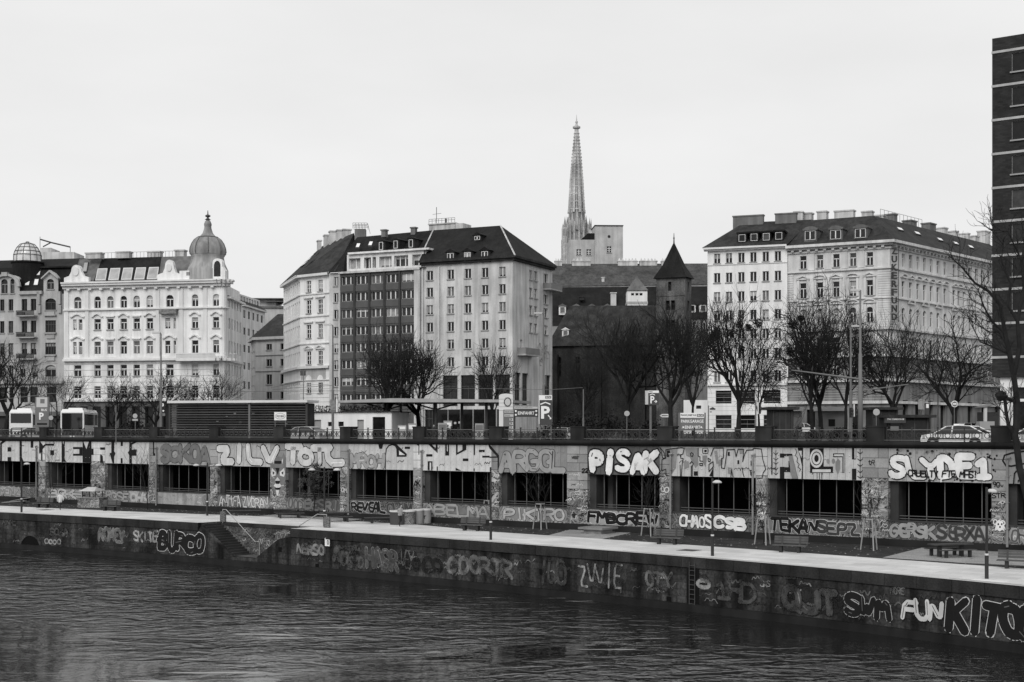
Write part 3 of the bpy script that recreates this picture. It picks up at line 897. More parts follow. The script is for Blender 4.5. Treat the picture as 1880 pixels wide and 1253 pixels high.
WC = {}; BL = {}; RB_ = random.Random(77)
M_blind = mat('window_blind', .34, .8, .1, 1.0, rnd=.45)
def win_mesh(kind, w, h, mf, mg, t, dep):
    key = (kind, round(w, 2), round(h, 2), mf.name, mg.name, t, dep)
    if key in WC: return WC[key]
    f = MB(); y0, y1 = dep - .1, dep
    def bar(x0, x1, z0, z1, yy=0.0): f.box(x0, x1, y0 - yy, y1, z0, z1)
    a = w / 2
    e = t * .35
    bar(-a, -a + e, 0, h); bar(a - e, a, 0, h); bar(-a + e, a - e, 0, e); bar(-a + e, a - e, h - e, h); t = t * .8
    if kind in ('T', 'TA'):
        zt = h * .64
        bar(-a + t, a - t, zt - t / 2, zt + t / 2, .02); bar(-t / 2, t / 2, t, zt - t / 2)
    elif kind == 'D':
        bar(-t * .6, t * .6, t, h - t, .02)
    elif kind == 'X':
        zt = h * .66
        bar(-t * .6, t * .6, t, h - t, .02); bar(-a + t, -t * .6, zt - t / 2, zt + t / 2); bar(t * .6, a - t, zt - t / 2, zt + t / 2)
        bar(-a + t, -t * .6, h * .33 - t / 3, h * .33 + t / 3); bar(t * .6, a - t, h * .33 - t / 3, h * .33 + t / 3)
    elif kind == '3':
        for q in (-.18, .20): bar(w * q - t * .7, w * q + t * .7, t, h - t, .02)
    elif kind == '4':
        for q in (-.25, 0, .25): bar(w * q - t * .5, w * q + t * .5, t, h - t, .02)
        bar(-a + t, a - t, h * .66 - t / 2, h * .66 + t / 2, .03)
    fm = f.mesh("window"); fm.materials.append(mf)
    g = MB(); g.poly([(-a, dep - .02, 0), (a, dep - .02, 0), (a, dep - .02, h), (-a, dep - .02, h)])
    gm = g.mesh("pane"); gm.materials.append(mg)
    s = MB(); s.box(-a - .12, a + .12, -.16, .12, -.14, -.003)
    sm = s.mesh("sill"); sm.materials.append(M_sillm)
    c = MB()      # spandrels that turn the head of the opening into an arch
    N = 6
    hgt = min(a * .95, h * .3) if kind == 'TA' else 0
    if hgt:
        for sg in (-1, 1):
            pts = [(sg * a, h - hgt)] + [(sg * a * math.cos(q), h - hgt + hgt * math.sin(q)) for q in np.linspace(0, math.pi / 2, N)][1:] + [(sg * a, h)]
            if sg > 0: pts = pts
            else: pts = pts[::-1]
            c.add([(x, .004, z) for x, z in pts], [tuple(range(len(pts)))])
    cm = None
    if hgt:
        cm = c.mesh("arch_spandrel")
    bl = []
    for fr in (.3, .5, .8):
        q = MB(); q.poly([(-a * .94, dep - .05, h * (1 - fr)), (a * .94, dep - .05, h * (1 - fr)), (a * .94, dep - .05, h * .98), (-a * .94, dep - .05, h * .98)]); m_ = q.mesh("blind"); m_.materials.append(M_blind); bl.append(m_)
    BL[fm.name] = bl
    WC[key] = (fm, gm, sm, cm)
    return WC[key]

def window(par, F, uc, zb, w, h, kind='T', mf=None, mg=None, t=.13, dep=.28, sill=True, wall=None, ww=0.0):
    mf = mf or M_fr_w; mg = mg or M_gl
    fm, gm, sm, cm = win_mesh(kind, w, h, mf, mg, t, dep)
    p = F.p(uc, ww, zb)
    o = inst("window", fm, par, p, F.rz)
    for nm, me in (("pane", gm),) + ((("sill", sm),) if sill else ()):
        q = bpy.data.objects.new(nm, me); COL.objects.link(q); q.parent = o
    if RB_.random() < .26 and mg is not M_gl_d:
        q = bpy.data.objects.new("blind", BL[fm.name][RB_.randrange(3)]); COL.objects.link(q); q.parent = o
    if cm is not None and wall is not None:
        if not cm.materials: cm.materials.append(wall)
        q = bpy.data.objects.new("arch_spandrel", cm); COL.objects.link(q); q.parent = o
    return (uc - w / 2, uc + w / 2, zb, zb + h)

HC = {}
def hood(par, F, uc, z, w, kind, m):
    key = (kind, round(w, 2), m.name)
    if key not in HC:
        b = MB(); a = w / 2
        if kind == 'tri':
            b.prism(ID, [(-a, 0), (a, 0), (a, .16), (-a, .16)], 0, .3)
            b.prism(ID, [(-a, .17), (-a * .72, .17), (0, .17 + a * .34), (a * .72, .17), (a, .17), (0, .17 + a * .5)], 0, .34)
        elif kind == 'arc':
            b.prism(ID, [(-a, 0), (a, 0), (a, .16), (-a, .16)], 0, .3)
            o = [(a * math.cos(q), .17 + a * .5 * math.sin(q)) for q in np.linspace(0, math.pi, 9)]
            i = [(a * .8 * math.cos(q), .17 + a * .34 * math.sin(q)) for q in np.linspace(math.pi, 0, 9)]
            b.prism(ID, o + i, 0, .34)
        elif kind == 'bow':
            o = [(-a, 0), (-a * .62, .12), (-a * .4, .34), (0, .5), (a * .4, .34), (a * .62, .12), (a, 0)]
            i = [(x, z_ + .2) for x, z_ in o[::-1]]
            b.prism(ID, (o + i), 0, .3)
        elif kind == 'flat':
            b.prism(ID, [(-a, 0), (a, 0), (a + .1, .2), (-a - .1, .2)], 0, .3)
        me = b.mesh("window_hood"); me.materials.append(m); HC[key] = me
    return inst("window_hood", HC[key], par, F.p(uc, 0, z), F.rz)

def band(par, F, u0, u1, z0, z1, m, pr=.2, name="string_course", back=-.05):
    mb = MB(); mb.fbox(F, u0, u1, back, pr, z0, z1); return obj(name, mb, m, par)
def brackets(par, F, u0, u1, z0, z1, m, step=1.0, pr=.4, wd=.3):
    mb = MB(); n = max(2, int((u1 - u0) / step))
    for k in range(n):
        c = u0 + (u1 - u0) * (k + .5) / n; mb.fbox(F, c - wd / 2, c + wd / 2, -.02, pr, z0, z1)
    o = obj("cornice_brackets", mb, m, par); o["kind"] = "stuff"
    return o
def chimney(par, x, y0, y1, wpx, Y, m, rz=0.0, dep=1.0, pots=0):
    p = at(x, y1, Y); w = wpx * Y / FPX; z0, z1 = zz(y0, Y), zz(y1, Y)
    F = LFrame(p.x, p.y, rz); mb = MB()
    mb.fbox(F, -w / 2, w / 2, -dep / 2, dep / 2, z0, z1); mb.fbox(F, -w / 2 - .12, w / 2 + .12, -dep / 2 - .12, dep / 2 + .12, z1, z1 + .22)
    for k in range(pots):
        u_ = -w / 2 + w * (k + .5) / pots
        mb.add([F.p(u_ - w / pots * .45, dep * .3, z1 + .2), F.p(u_ + w / pots * .45, dep * .3, z1 + .2), F.p(u_ + w / pots * .45, -dep * .3, z1 + .2), F.p(u_ - w / pots * .45, -dep * .3, z1 + .2), F.p(u_, 0, z1 + 1.0)], [(0, 1, 4), (1, 2, 4), (2, 3, 4), (3, 0, 4)])
    return obj("chimney", mb, m, par)
def dormer(par, F, x, y_top, y_bot, wpx, w0, roofm, wallm, kind='D', mf=None, pitched=True, dep=3.0, mg=None):
    """box dormer with window; w0 = how far its face stands behind the facade"""
    uc = F.u(x, w0); k = F.Y(x, w0) / FPX
    z0, z1 = F.z(x, y_bot, w0), F.z(x, y_top, w0); w = wpx * um(F, x)
    a = w * .5 + .22
    mb = MB(); mb.fbox(F, uc - a, uc + a, w0 - dep, w0, z0 - .4, z1 + .15)
    d = obj("dormer", mb, wallm, par)
    rb = MB()
    if pitched:
        e = a + .25
        rb.add([F.p(uc - e, w0 + .2, z1 + .15), F.p(uc + e, w0 + .2, z1 + .15), F.p(uc, w0 + .2, z1 + .15 + a * .75), F.p(uc - e, w0 - dep - 1, z1 + .15), F.p(uc + e, w0 - dep - 1, z1 + .15), F.p(uc, w0 - dep - 1, z1 + .15 + a * .75)],
               [(0, 1, 2), (0, 2, 5, 3), (2, 1, 4, 5), (1, 0, 3, 4), (3, 5, 4)])
    else:
        rb.fbox(F, uc - a - .15, uc + a + .15, w0 - dep - .5, w0 + .2, z1 + .15, z1 + .4)
    obj("dormer_roof", rb, roofm, d)
    fm, gm, sm, cm = win_mesh(kind, w, z1 - z0, mf or M_fr_w, mg or M_gl, .16, .02)
    q = inst("dormer_window", fm, par, F.p(uc, w0 + .05, z0), F.rz)
    g = bpy.data.objects.new("pane", gm); COL.objects.link(g); g.parent = q
    return d
def skylight(par, pts, m, mf):
    """a roof light lying on a roof plane given by four corners"""
    P = [Vector(p) for p in pts]; n = (P[1] - P[0]).cross(P[3] - P[0]).normalized()
    mb = MB(); up = n * .12
    mb.hexa([p - up for p in P] + [p + up for p in P]); o = obj("skylight", mb, mf, par)
    c = sum(P, Vector()) / 4
    mb = MB(); mb.poly([c + (p - c) * .82 + n * .14 for p in P]); obj("pane", mb, m, o)
    return o

M_white = mat("render_white", .74, .85, .10, .25, streak=.20, fine=.03)
M_white_trim = mat("stucco_white_trim", .66, .8, .08, .4, streak=.08)
M_white2 = mat("render_white_clean", .77, .85, .06, .2, streak=.12)
M_grey_st = mat("render_grey_stone", .42, .85, .15, .35, streak=.15, fine=.04)
M_grey_tr = mat("stucco_grey_trim", .36, .8, .15, .5, streak=.15)
M_hotel = mat("travertine_grey", .54, .85, .15, .3, streak=.28, fine=.05)
M_brickg = mat("brick_grey_dark", .095, .85, .12, .6, fine=.1)
M_rib = mat("concrete_rib_dark", .05, .8, .15)
M_roof = mat("roof_tile_dark", .015, .85, .35, .35, .3, streak=.3, fine=.3)
M_roof2 = mat("roof_tile_grey", .034, .85, .3, .35, .3, streak=.35, fine=.3)
M_slate = mat("roof_sheet_grey", .13, .6, .15, .3, streak=.3)
M_dome = mat("dome_copper_grey", .24, .5, .18, .5, streak=.35)
M_chim = mat("chimney_render_pale", .5, .85, .2, .5, streak=.3)
M_chim_d = mat("chimney_brick_grey", .16, .85, .2, .5, streak=.2)
M_shop = mat("shop_front_dark", .04, .6, .3, .4)
M_stone_d = mat("church_stone_dark", .035, .9, .4, .35, .4, streak=.35, fine=.3)

def solid_back(par, F, u0, u1, dep, z0, z1, m, w=-.35):
    mb = MB(); mb.fbox(F, u0, u1, -dep, w, z0, z1); return obj("building_core", mb, m, par)

# ================= A: grey art-nouveau house at the left edge
FA = Frame(118, 237, -11500)
A = thing("apartment_house", "grey art nouveau house with balconies, dark mansard and glass dome at left edge", "building", FA.p(FA.u(60), 0, 10))
zA = lambda y: FA.z(60, y)
uA = FA.u
holes = []
base = 9.5
for cx, wd in ((4, 8), (20, 8.5), (44.7, 10.2), (61.4, 10.2), (92.8, 19.5)):
    for k, (y0, y1) in enumerate(((549, 570), (589, 611), (630, 651.5), (671, 692.5))):
        xx = cx
        if k == 3 and cx in (44.7, 61.4): xx = 41.6 if cx == 44.7 else 64
        big = wd > 15
        kd = 'TA' if (big and k in (0, 3)) else ('4' if big else 'D')
        holes.append(window(A, FA, uA(xx), zA(y1), wd * um(FA, xx), zA(y0) - zA(y1), kd, M_fr_d if k < 3 else M_fr_g, M_gl, .12, .35, sill=(cx != 44.7 and cx != 61.4), wall=M_grey_st))
holes.append(window(A, FA, uA(92.5), zA(532), 13 * um(FA, 92), zA(513.5) - zA(532), 'TA', M_fr_g, M_gl, .12, .3, wall=M_grey_st))
for x0, x1 in ((2, 14), (19, 26.5)):
    holes.append(window(A, FA, uA((x0 + x1) / 2), zA(538), (x1 - x0) * um(FA, 14), zA(511.5) - zA(538), 'TA', M_fr_g, M_gl, .12, .3, wall=M_grey_st))
for x0, x1 in ((-2, 13), (17, 24), (37, 51), (55, 69), (86, 103)):
    holes.append(window(A, FA, uA((x0 + x1) / 2), zA(739), (x1 - x0) * um(FA, 40), zA(711) - zA(739), 'T', M_fr_d, M_gl_d, .1, .35, sill=False))
mb = MB()
facade(mb, FA, uA(-60), uA(118), zA(756), zA(541), holes)
obj("wall", mb, M_grey_st, A)
# gables
g = MB(); gh = [h for h in holes if h[3] > zA(540)]
facade(g, FA, uA(80), uA(107), zA(541), zA(510), gh)
g.prism(FA, [(uA(80), zA(510)), (uA(107), zA(510)), (uA(101), zA(503)), (uA(96), zA(500)), (uA(89), zA(500)), (uA(85), zA(503))], -.5, 0)
g.prism(FA, [(uA(78), zA(514)), (uA(93), zA(501)), (uA(109), zA(514)), (uA(109), zA(511.5)), (uA(93), zA(497.5)), (uA(78), zA(511.5))], -.3, .5)
obj("gable", g, M_grey_st, A)
g = MB(); facade(g, FA, uA(-12), uA(36), zA(541), zA(512), gh)
arc = [(uA(12) + (uA(34) - uA(12)) * math.cos(t), zA(520) + (zA(503) - zA(520)) * math.sin(t)) for t in np.linspace(0, math.pi, 11)]
g.prism(FA, [(uA(-12), zA(511.9)), (uA(36), zA(511.9))] + [(uA(12) + (uA(36) - uA(12)) * math.cos(t), zA(511.9) + (zA(503.5) - zA(511.9)) * math.sin(t)) for t in np.linspace(0, math.pi, 11)][1:-1], -.5, 0)
obj("gable", g, M_grey_st, A)
g = MB()
o_ = [(uA(12) + (uA(38.5) - uA(12)) * math.cos(t), zA(526) + (zA(502) - zA(526)) * math.sin(t)) for t in np.linspace(0, math.pi, 13)]
i_ = [(uA(12) + (uA(33) - uA(12)) * math.cos(t), zA(526) + (zA(506) - zA(526)) * math.sin(t)) for t in np.linspace(math.pi, 0, 13)]
g.prism(FA, o_ + i_, -.1, .4); g.fbox(FA, uA(6), uA(16), -.2, .6, zA(507), zA(499.5))
obj("gable_moulding", g, M_grey_tr, A)
for x0, x1, y0, y1 in ((36, 79, 541, 535), ):
    band(A, FA, uA(x0), uA(x1), zA(y0), zA(y1), M_grey_tr, .5, "cornice")
for y in (703,): band(A, FA, uA(-60), uA(118), zA(y + 2), zA(y - 2), M_grey_tr, .5)
for xx in (73, 111):
    band(A, FA, uA(xx - 2.5), uA(xx + 2.5), zA(560), zA(537), M_grey_tr, .5, "carved_bracket"); band(A, FA, uA(xx - 3), uA(xx + 3), zA(576), zA(561.5), M_grey_tr, .35, "carved_bracket")
for y in (576, 616.5, 657): band(A, FA, uA(86), uA(101), zA(y + 6), zA(y - 3), M_grey_tr, .22, "relief")
for y in (580, 613, 653.5): band(A, FA, uA(82), uA(104), zA(y + 1), zA(y - 1), M_grey_tr, .4, "window_ledge")
M_balc = mat("balcony_iron", .045, .6, .4, 2.0)
for y0, y1 in ((582, 571), (621.5, 610.5), (661, 650)):
    b_ = MB(); b_.fbox(FA, uA(35.5), uA(69), 0, 1.15, zA(y0), zA(y0 - 2)); bo = obj("balcony", b_, M_grey_tr, A)
    b_ = MB(); b_.fbox(FA, uA(35.5), uA(69), 1.05, 1.12, zA(y1 + 1.2), zA(y1)); n_ = 26
    for k in range(n_): uu = uA(35.5) + (uA(69) - uA(35.5)) * (k + .5) / n_; b_.fbox(FA, uu - .035, uu + .035, 1.06, 1.11, zA(y0 - 2), zA(y1 + 1.2))
    b_.fbox(FA, uA(38), uA(52), 1.0, 1.2, zA(y0 - 3), zA(y1 + 3)); obj("balcony_railing", b_, M_balc, bo)
mb = MB(); facade(mb, FA, uA(-60), uA(118), base, zA(756), [(uA(x0), uA(x1), base + .3, zA(764)) for x0, x1 in ((-50, -20), (-15, 10), (14, 40), (45, 76), (82, 112))], .6); obj("shop_wall", mb, mat("shop_wall_grey", .12, .8, .3), A)
solid_back(A, FA, uA(-60), uA(118), 14, base, zA(545), M_shop, -.62)
mb = MB(); z0_, z1_, z2_ = zA(541), FA.z(60, 491, -4.5), zA(484)
P = lambda u_, w_, z_: FA.p(u_, w_, z_)
mb.poly([P(uA(-60), -.1, z0_), P(uA(118), -.1, z0_), P(uA(133), -4.5, z1_), P(uA(-60), -4.5, z1_)])
mb.poly([P(uA(118), -.1, z0_), P(uA(118), -14, z0_), P(uA(133), -9, z1_), P(uA(133), -4.5, z1_)])
mb.poly([P(uA(-60), -4.5, z1_), P(uA(133), -4.5, z1_), P(uA(110), -9, FA.z(60, 477, -9)), P(uA(-60), -9, FA.z(60, 477, -9))])
mb.poly([P(uA(133), -4.5, z1_), P(uA(133), -14, z1_), P(uA(110), -9, FA.z(60, 477, -9))])
ro = obj("roof", mb, M_roof, A)
band(A, FA, uA(36), uA(130), zA(488), zA(485), M_roof, -3.6, "roof_edge", -5)
for x0 in (47, 63):
    for y0, y1 in ((526, 514), (508, 500), (499.5, 493.5)):
        f0, f1 = (541 - y0) / 49., (541 - y1) / 49.
        def RP(x, f): return P(uA(x + f * 10, -.1 - 4.4 * f), -.1 - 4.4 * f + .05, z0_ + (z1_ - z0_) * f)
        skylight(ro, [RP(x0 - 4.2, f0), RP(x0 + 4.2, f0), RP(x0 + 4.2, f1), RP(x0 - 4.2, f1)], mat("skylight_bright", .75, .2, .05), M_fr_d)
for k in range(7):
    x0 = 56 + k * 8
    skylight(ro, [P(uA(x0, -5), -4.6, zA(487)), P(uA(x0 + 6, -5), -4.6, zA(487)), P(uA(x0 + 8, -7), -7, zA(479)), P(uA(x0 + 2.5, -7), -7, zA(479))], mat("skylight_bright", .75, .2, .05), M_fr_d)
dc = FA.p(uA(27), -4, 0)
mb = MB(); mb.lathe([(2.55, zA(541)), (2.55, zA(480)), (2.75, zA(478)), (2.75, zA(475.5)), (2.4, zA(475))], (dc.x, dc.y, 0), 24); obj("dome_drum", mb, M_roof, A)
dp_ = [(2.35, zA(475.5)), (2.3, zA(463)), (2.1, zA(456)), (1.75, zA(449)), (1.2, zA(442.5)), (.3, zA(439.5)), (0.01, zA(439.3))]
mb = MB(); mb.lathe([(r_ * .97, z_) for r_, z_ in dp_], (dc.x, dc.y, 0), 20); gd = obj("glass_dome", mb, mat("dome_glass_pale", .55, .15, .25, 1.0, spec=.5), A, smooth=True)
mb = MB()
for k in range(12):
    a_ = 2 * math.pi * k / 12; mb.tube([(dc.x + r_ * math.cos(a_), dc.y + r_ * math.sin(a_), z_) for r_, z_ in dp_], .05, 4)
for r_, z_ in dp_[:5]: mb.tube([(dc.x + r_ * math.cos(q), dc.y + r_ * math.sin(q), z_) for q in np.linspace(0, 2 * math.pi, 25)], .05, 4)
mb.tube([(dc.x, dc.y, zA(440)), (dc.x, dc.y, zA(437.5))], .3, 8)
obj("dome_ribs", mb, M_fr_d, gd)
mb = MB(); Yb = 255
for (x, y) in ((72, 459), (130, 472)): pass
mb.tube([at(74.5, 440, Yb), at(95, 446, Yb), at(129, 454, Yb)], .14, 5); mb.tube([at(79, 453.5, Yb), at(94, 445.5, Yb)], .12, 5)
mb.tube([at(73.5, 455, Yb), at(73.5, 435, Yb)], .05, 4); mb.tube([at(129, 464, Yb), at(129, 454, Yb)], .05, 4)
obj("roof_awning", mb, M_fr_d, A)
mb = MB(); q0 = at(53, 478, 252); F_ = LFrame(q0.x, q0.y, 0)
mb.fbox(F_, 0, 8, -6, 0, zz(490, 252), zz(463, 252)); mb.fbox(F_, 1.6, 3.6, -6, -1, zz(463, 252), zz(454, 252)); obj("roof_terrace", mb, M_chim, A)

# ================= B: white stucco corner house with onion dome
FB = Frame(330, 226, -11500)
uB = FB.u; zB_ = lambda y: FB.z(330, y)
B = thing("corner_house", "white stucco corner house with copper onion dome", "building", FB.p(uB(250), 0, 10))
CX = [142.5, 179, 202.5, 227, 250.8, 274.9, 311.8, 358, 396.9]
sh = lambda x, y: y + 0.0
rowsB = [(541.5, 563.5), (583.5, 603.5), (625.5, 649), (669, 690), (708.5, 731)]
holes = []
CORN_X = 402
for i, cx in enumerate(CX):
    for k, (y0, y1) in enumerate(rowsB):
        dy = (cx - 330) * (0.023 * 1) * 0
        wd = 11.8 if i not in (0, 6) else (13.5 if k in (0, 3, 4) else 14.5)
        h_ = zB_(y0) - zB_(y1)
        if i in (0, 6) and k in (1, 2):
            dxs = (-5.2, 5.2) if i == 0 else (-4, 9)
            for j, dx in enumerate(dxs):
                w2 = 6.5 if i == 0 else (9.5 if j == 0 else 4.5)
                holes.append(window(B, FB, uB(cx + dx), zB_(y1), w2 * um(FB, cx), h_, 'T', M_fr_w, M_gl, .13, .28, sill=False))
        else:
            holes.append(window(B, FB, uB(cx), zB_(y1), wd * um(FB, cx), h_, 'TA' if k == 0 else 'T', M_fr_w, M_gl, .14, .28, sill=(k in (1, 3)), wall=M_white))
        if k in (1, 2):
            hood(B, FB, uB(cx), zB_(y0 - 3), (15 if i in (2, 4) else 21 if i not in (0, 6) else 26) * um(FB, cx), 'bow' if i not in (2, 4) else 'flat', M_white_trim)
mb = MB()
UBL, UBR = uB(117.5), uB(CORN_X)
z_g, z_e = zB_(735), zB_(521)
facade(mb, FB, UBL, UBR, z_g, z_e, holes)
# rounded corner and side street front
FBs = Frame(417.5, FB.Y(CORN_X) + 1.5, 935)
cpts = [FB.p(UBR, 0, 0)]
tgt = FBs.p(0, 0, 0)
nseg = 5
P0, P2 = FB.p(UBR, 0, 0), FBs.p(0, 0, 0)
P1 = FB.p(UBR + (P2 - P0).length * .75, 0, 0)
arcB = [P0 * (1 - t) ** 2 + P1 * 2 * t * (1 - t) + P2 * t * t for t in np.linspace(0, 1, nseg + 1)]
for a, b in zip(arcB[:-1], arcB[1:]): mb.poly([(a.x, a.y, z_g), (b.x, b.y, z_g), (b.x, b.y, z_e), (a.x, a.y, z_e)])
obj("wall", mb, M_white, B)
# side front
hs = []
for k, (y0, y1) in enumerate([(541, 563), (583, 603), (625, 648), (668, 690), (708, 731)]):
    z0_, z1_ = zB_(y1), zB_(y0)
    for j in range(5):
        hs.append(window(B, FBs, 1.6 + j * 2.3, z0_, 1.15, z1_ - z0_, 'T', M_fr_w, M_gl_c, .13, .28, sill=False))
mb = MB(); facade(mb, FBs, 0, 12.5, 9.5, zB_(548), hs); obj("side_wall", mb, M_white, B)
band(B, FBs, 0, 12.5, zB_(548), zB_(544), M_white_trim, .6, "side_cornice"); band(B, FBs, 0, 12.5, zB_(664), zB_(660), M_white_trim, .4)
mb = MB(); mb.poly([FBs.p(0, .6, zB_(545)), FBs.p(12.5, .6, zB_(545)), FBs.p(12.5, -6, zB_(520)), FBs.p(0, -6, zB_(520))]); obj("side_roof", mb, M_roof2, B)
_a, _b, _c, _d = FB.p(UBL, -.75, 0), FB.p(UBR - .3, -.75, 0), FBs.p(1.5, -.4, 0), FBs.p(12.4, -.4, 0)
mb = MB(); mb.hprism([_a, _b, _c, _d, FB.p(UBL, -14, 0)], 9.5, zB_(522)); obj("building_core", mb, M_white, B)
# trim: cornices, string courses, pilasters, balcony
def along(mbx, z0, z1, pr, x_end=CORN_X, back=-.05):
    mbx.fbox(FB, UBL, UBR, back, pr, z0, z1)
    for a, b in zip(arcB[:-1], arcB[1:]):
        d_ = (b - a).normalized(); n_ = Vector((d_.y, -d_.x, 0))
        mbx.hexa([(q.x, q.y, z_) for z_ in (z0, z1) for q in (a + n_ * pr, b + n_ * pr, b + n_ * back, a + n_ * back)])
for nm, y0, y1, pr in (("cornice", 527, 522, .5), ("cornice", 522, 518, .95), ("cornice", 518, 515, 1.15), ("string_course", 567.5, 564.8, .35), ("string_course", 662, 658, .6), ("string_course", 658.2, 654.5, .25), ("string_course", 737, 733, .4)):
    mb = MB(); along(mb, zB_(y0), zB_(y1), pr); obj(nm, mb, M_white_trim, B)
brackets(B, FB, UBL, UBR, zB_(530), zB_(527), M_white_trim, 1.9, .55, .5)
mb = MB()
for y in np.arange(666, 733, 5.2): mb.fbox(FB, UBL, UBR, -.05, .02, zB_(y + 4.6), zB_(y)) if False else None
for xx in (123, 160, 290, 333, 377): band(B, FB, uB(xx - 3.5), uB(xx + 3.5), zB_(656), zB_(530), M_white_trim, .16, "pilaster")
for k in range(6): band(B, FB, UBL, UBR, zB_(668 + k * 11.2), zB_(667 + k * 11.2), mat("rustication_joint", .4, .9, .1), .012, "rustication_joint")
# balcony of the bel étage
mb = MB(); mb.fbox(FB, uB(330), UBR, 0, 1.5, zB_(664), zB_(659))
for a, b in zip(arcB[:-1], arcB[1:]):
    d_ = (b - a).normalized(); n_ = Vector((d_.y, -d_.x, 0)); mb.hexa([(q.x, q.y, z_) for z_ in (zB_(664), zB_(659)) for q in (a + n_ * 1.5, b + n_ * 1.5, b, a)])
bo = obj("balcony", mb, M_white_trim, B)
mb = MB(); mb.fbox(FB, uB(330), UBR, 1.3, 1.5, zB_(651.3), zB_(649.5))
for a, b in zip(arcB[:-1], arcB[1:]):
    d_ = (b - a).normalized(); n_ = Vector((d_.y, -d_.x, 0)); mb.hexa([(q.x, q.y, z_) for z_ in (zB_(651.3), zB_(649.5)) for q in (a + n_ * 1.5, b + n_ * 1.5, b + n_ * 1.3, a + n_ * 1.3)])
for k in range(34): uu = uB(330) + (UBR - uB(330)) * (k + .5) / 34; mb.fbox(FB, uu - .06, uu + .06, 1.34, 1.46, zB_(659), zB_(651.3))
obj("balustrade", mb, M_white_trim, bo)
mb = MB(); mb.fbox(FB, uB(296), uB(327), 0, .9, zB_(577), zB_(568)); obj("iron_balcony", mb, mat("balcony_iron_grey", .18, .7, .5, 3.0), B)
# ground floor behind the trees
mb = MB(); facade(mb, FB, UBL, UBR, 9.5, z_g, [(uB(x), uB(x + 15), 9.8, zB_(746)) for x in (125, 146, 170, 194, 218, 242, 266, 298, 324, 350, 376)], .6); obj("shop_wall", mb, mat("shop_wall_pale", .1, .8, .25), B)
mb = MB(); mb.fbox(FB, UBL + .1, UBR, -.66, -.62, 9.5, z_g); obj("shop_glass", mb, M_gl_d, B)
# attic parapet, gables
for x0, x1, xm, yt in ((119, 164, 141, 482), (290, 331, 312, 477)):
    zt, zb = zB_(yt), zB_(515)
    g = MB(); a, b, m_ = uB(x0), uB(x1), uB(xm); r_ = (b - a) * .19
    pts = [(a, zb), (b, zb), (b, zb + (zt - zb) * .28), (m_ + r_ * 1.5, zb + (zt - zb) * .38), (m_ + r_ * 1.05, zb + (zt - zb) * .62)]
    pts += [(m_ + r_ * math.cos(t), zb + (zt - zb) * (.72 + .28 * math.sin(t))) for t in np.linspace(.2, math.pi - .2, 7)]
    pts += [(m_ - r_ * 1.05, zb + (zt - zb) * .62), (m_ - r_ * 1.5, zb + (zt - zb) * .38), (a, zb + (zt - zb) * .28)]
    g.prism(FB, pts, -.5, .25); go = obj("gable", g, M_white, B)
    g = MB(); rr_ = r_ * .62; ring = [(m_ + rr_ * math.cos(t), zb + (zt - zb) * .62 + rr_ * 1.35 * math.sin(t)) for t in np.linspace(0, 2 * math.pi, 17)][:-1]
    g.prism(FB, ring, .2, .42); obj("medallion", g, M_white_trim, go)
mb = MB(); mb.fbox(FB, uB(331), uB(404), -.4, .3, zB_(515), zB_(498)); obj("attic_parapet", mb, M_white, B)
mb = MB()
for x0, x1 in ((344, 357), (361, 375)):
    for k in range(6): a = uB(x0) + (uB(x1) - uB(x0)) * k / 6; mb.fbox(FB, a, a + .12, .28, .33, zB_(507), zB_(500.5))
obj("parapet_slots", mb, M_shop, B)
gx = 397
g = MB(); a, b = uB(386), uB(415); r_ = (b - a) / 2; m_ = (a + b) / 2
pts = [(a, zB_(515)), (b, zB_(515)), (b, zB_(500)), (m_ + r_ * .62, zB_(492))] + [(m_ + r_ * .6 * math.cos(t), zB_(484) + (zB_(477) - zB_(484)) * math.sin(t)) for t in np.linspace(0, math.pi, 7)] + [(m_ - r_ * .62, zB_(492)), (a, zB_(500))]
g.prism(FB, pts, -.6, .35); go = obj("gable", g, M_white, B)
g = MB(); g.prism(FB, [(m_ - .55, zB_(510)), (m_ + .55, zB_(510)), (m_ + .55, zB_(490))] + [(m_ + .55 * math.cos(t), zB_(490) + .75 * math.sin(t)) for t in np.linspace(.2, math.pi - .2, 6)] + [(m_ - .55, zB_(490))], .3, .38); obj("gable_window", g, M_gl_d, go)
# mansard
mb = MB(); ze, zr = zB_(516), FB.z(330, 471, -5)
mb.poly([FB.p(uB(130), -.3, ze), FB.p(uB(345), -.3, ze), FB.p(uB(345), -5, zr), FB.p(uB(146, -5), -5, zr)])
mb.poly([FB.p(uB(146, -5), -5, zr), FB.p(uB(345), -5, zr), FB.p(uB(345), -14, zr + .4), FB.p(uB(146, -5), -14, zr + .4)])
mb.poly([FB.p(uB(130), -.3, ze), FB.p(uB(146, -5), -5, zr), FB.p(uB(146, -5), -14, zr), FB.p(uB(130), -14, ze)])
rB = obj("roof", mb, M_slate, B)
def RB(x, f, o=.06): w_ = -.3 - 4.7 * f; return FB.p(uB(x, w_), w_ + o, ze + (zr - ze) * f)
mb = MB(); mb.poly([RB(171, .02, .08), RB(290, .02, .08), RB(297, 1.0, .08), RB(188, 1.0, .08)]); obj("glazed_roof_panel", mb, M_roof, B)
for k in range(5):
    x0 = 176 + k * 23.6
    skylight(rB, [RB(x0, .08, .14), RB(x0 + 19, .08, .14), RB(x0 + 22.5, .56, .14), RB(x0 + 4.5, .56, .14)], mat("skylight_grey", .32, .25, .2, .6), mat("skylight_frame", .5, .5, .1))
skylight(rB, [RB(152, .42, .1), RB(160, .42, .1), RB(163.5, .85, .1), RB(155.5, .85, .1)], mat("skylight_grey", .32), M_fr_d)
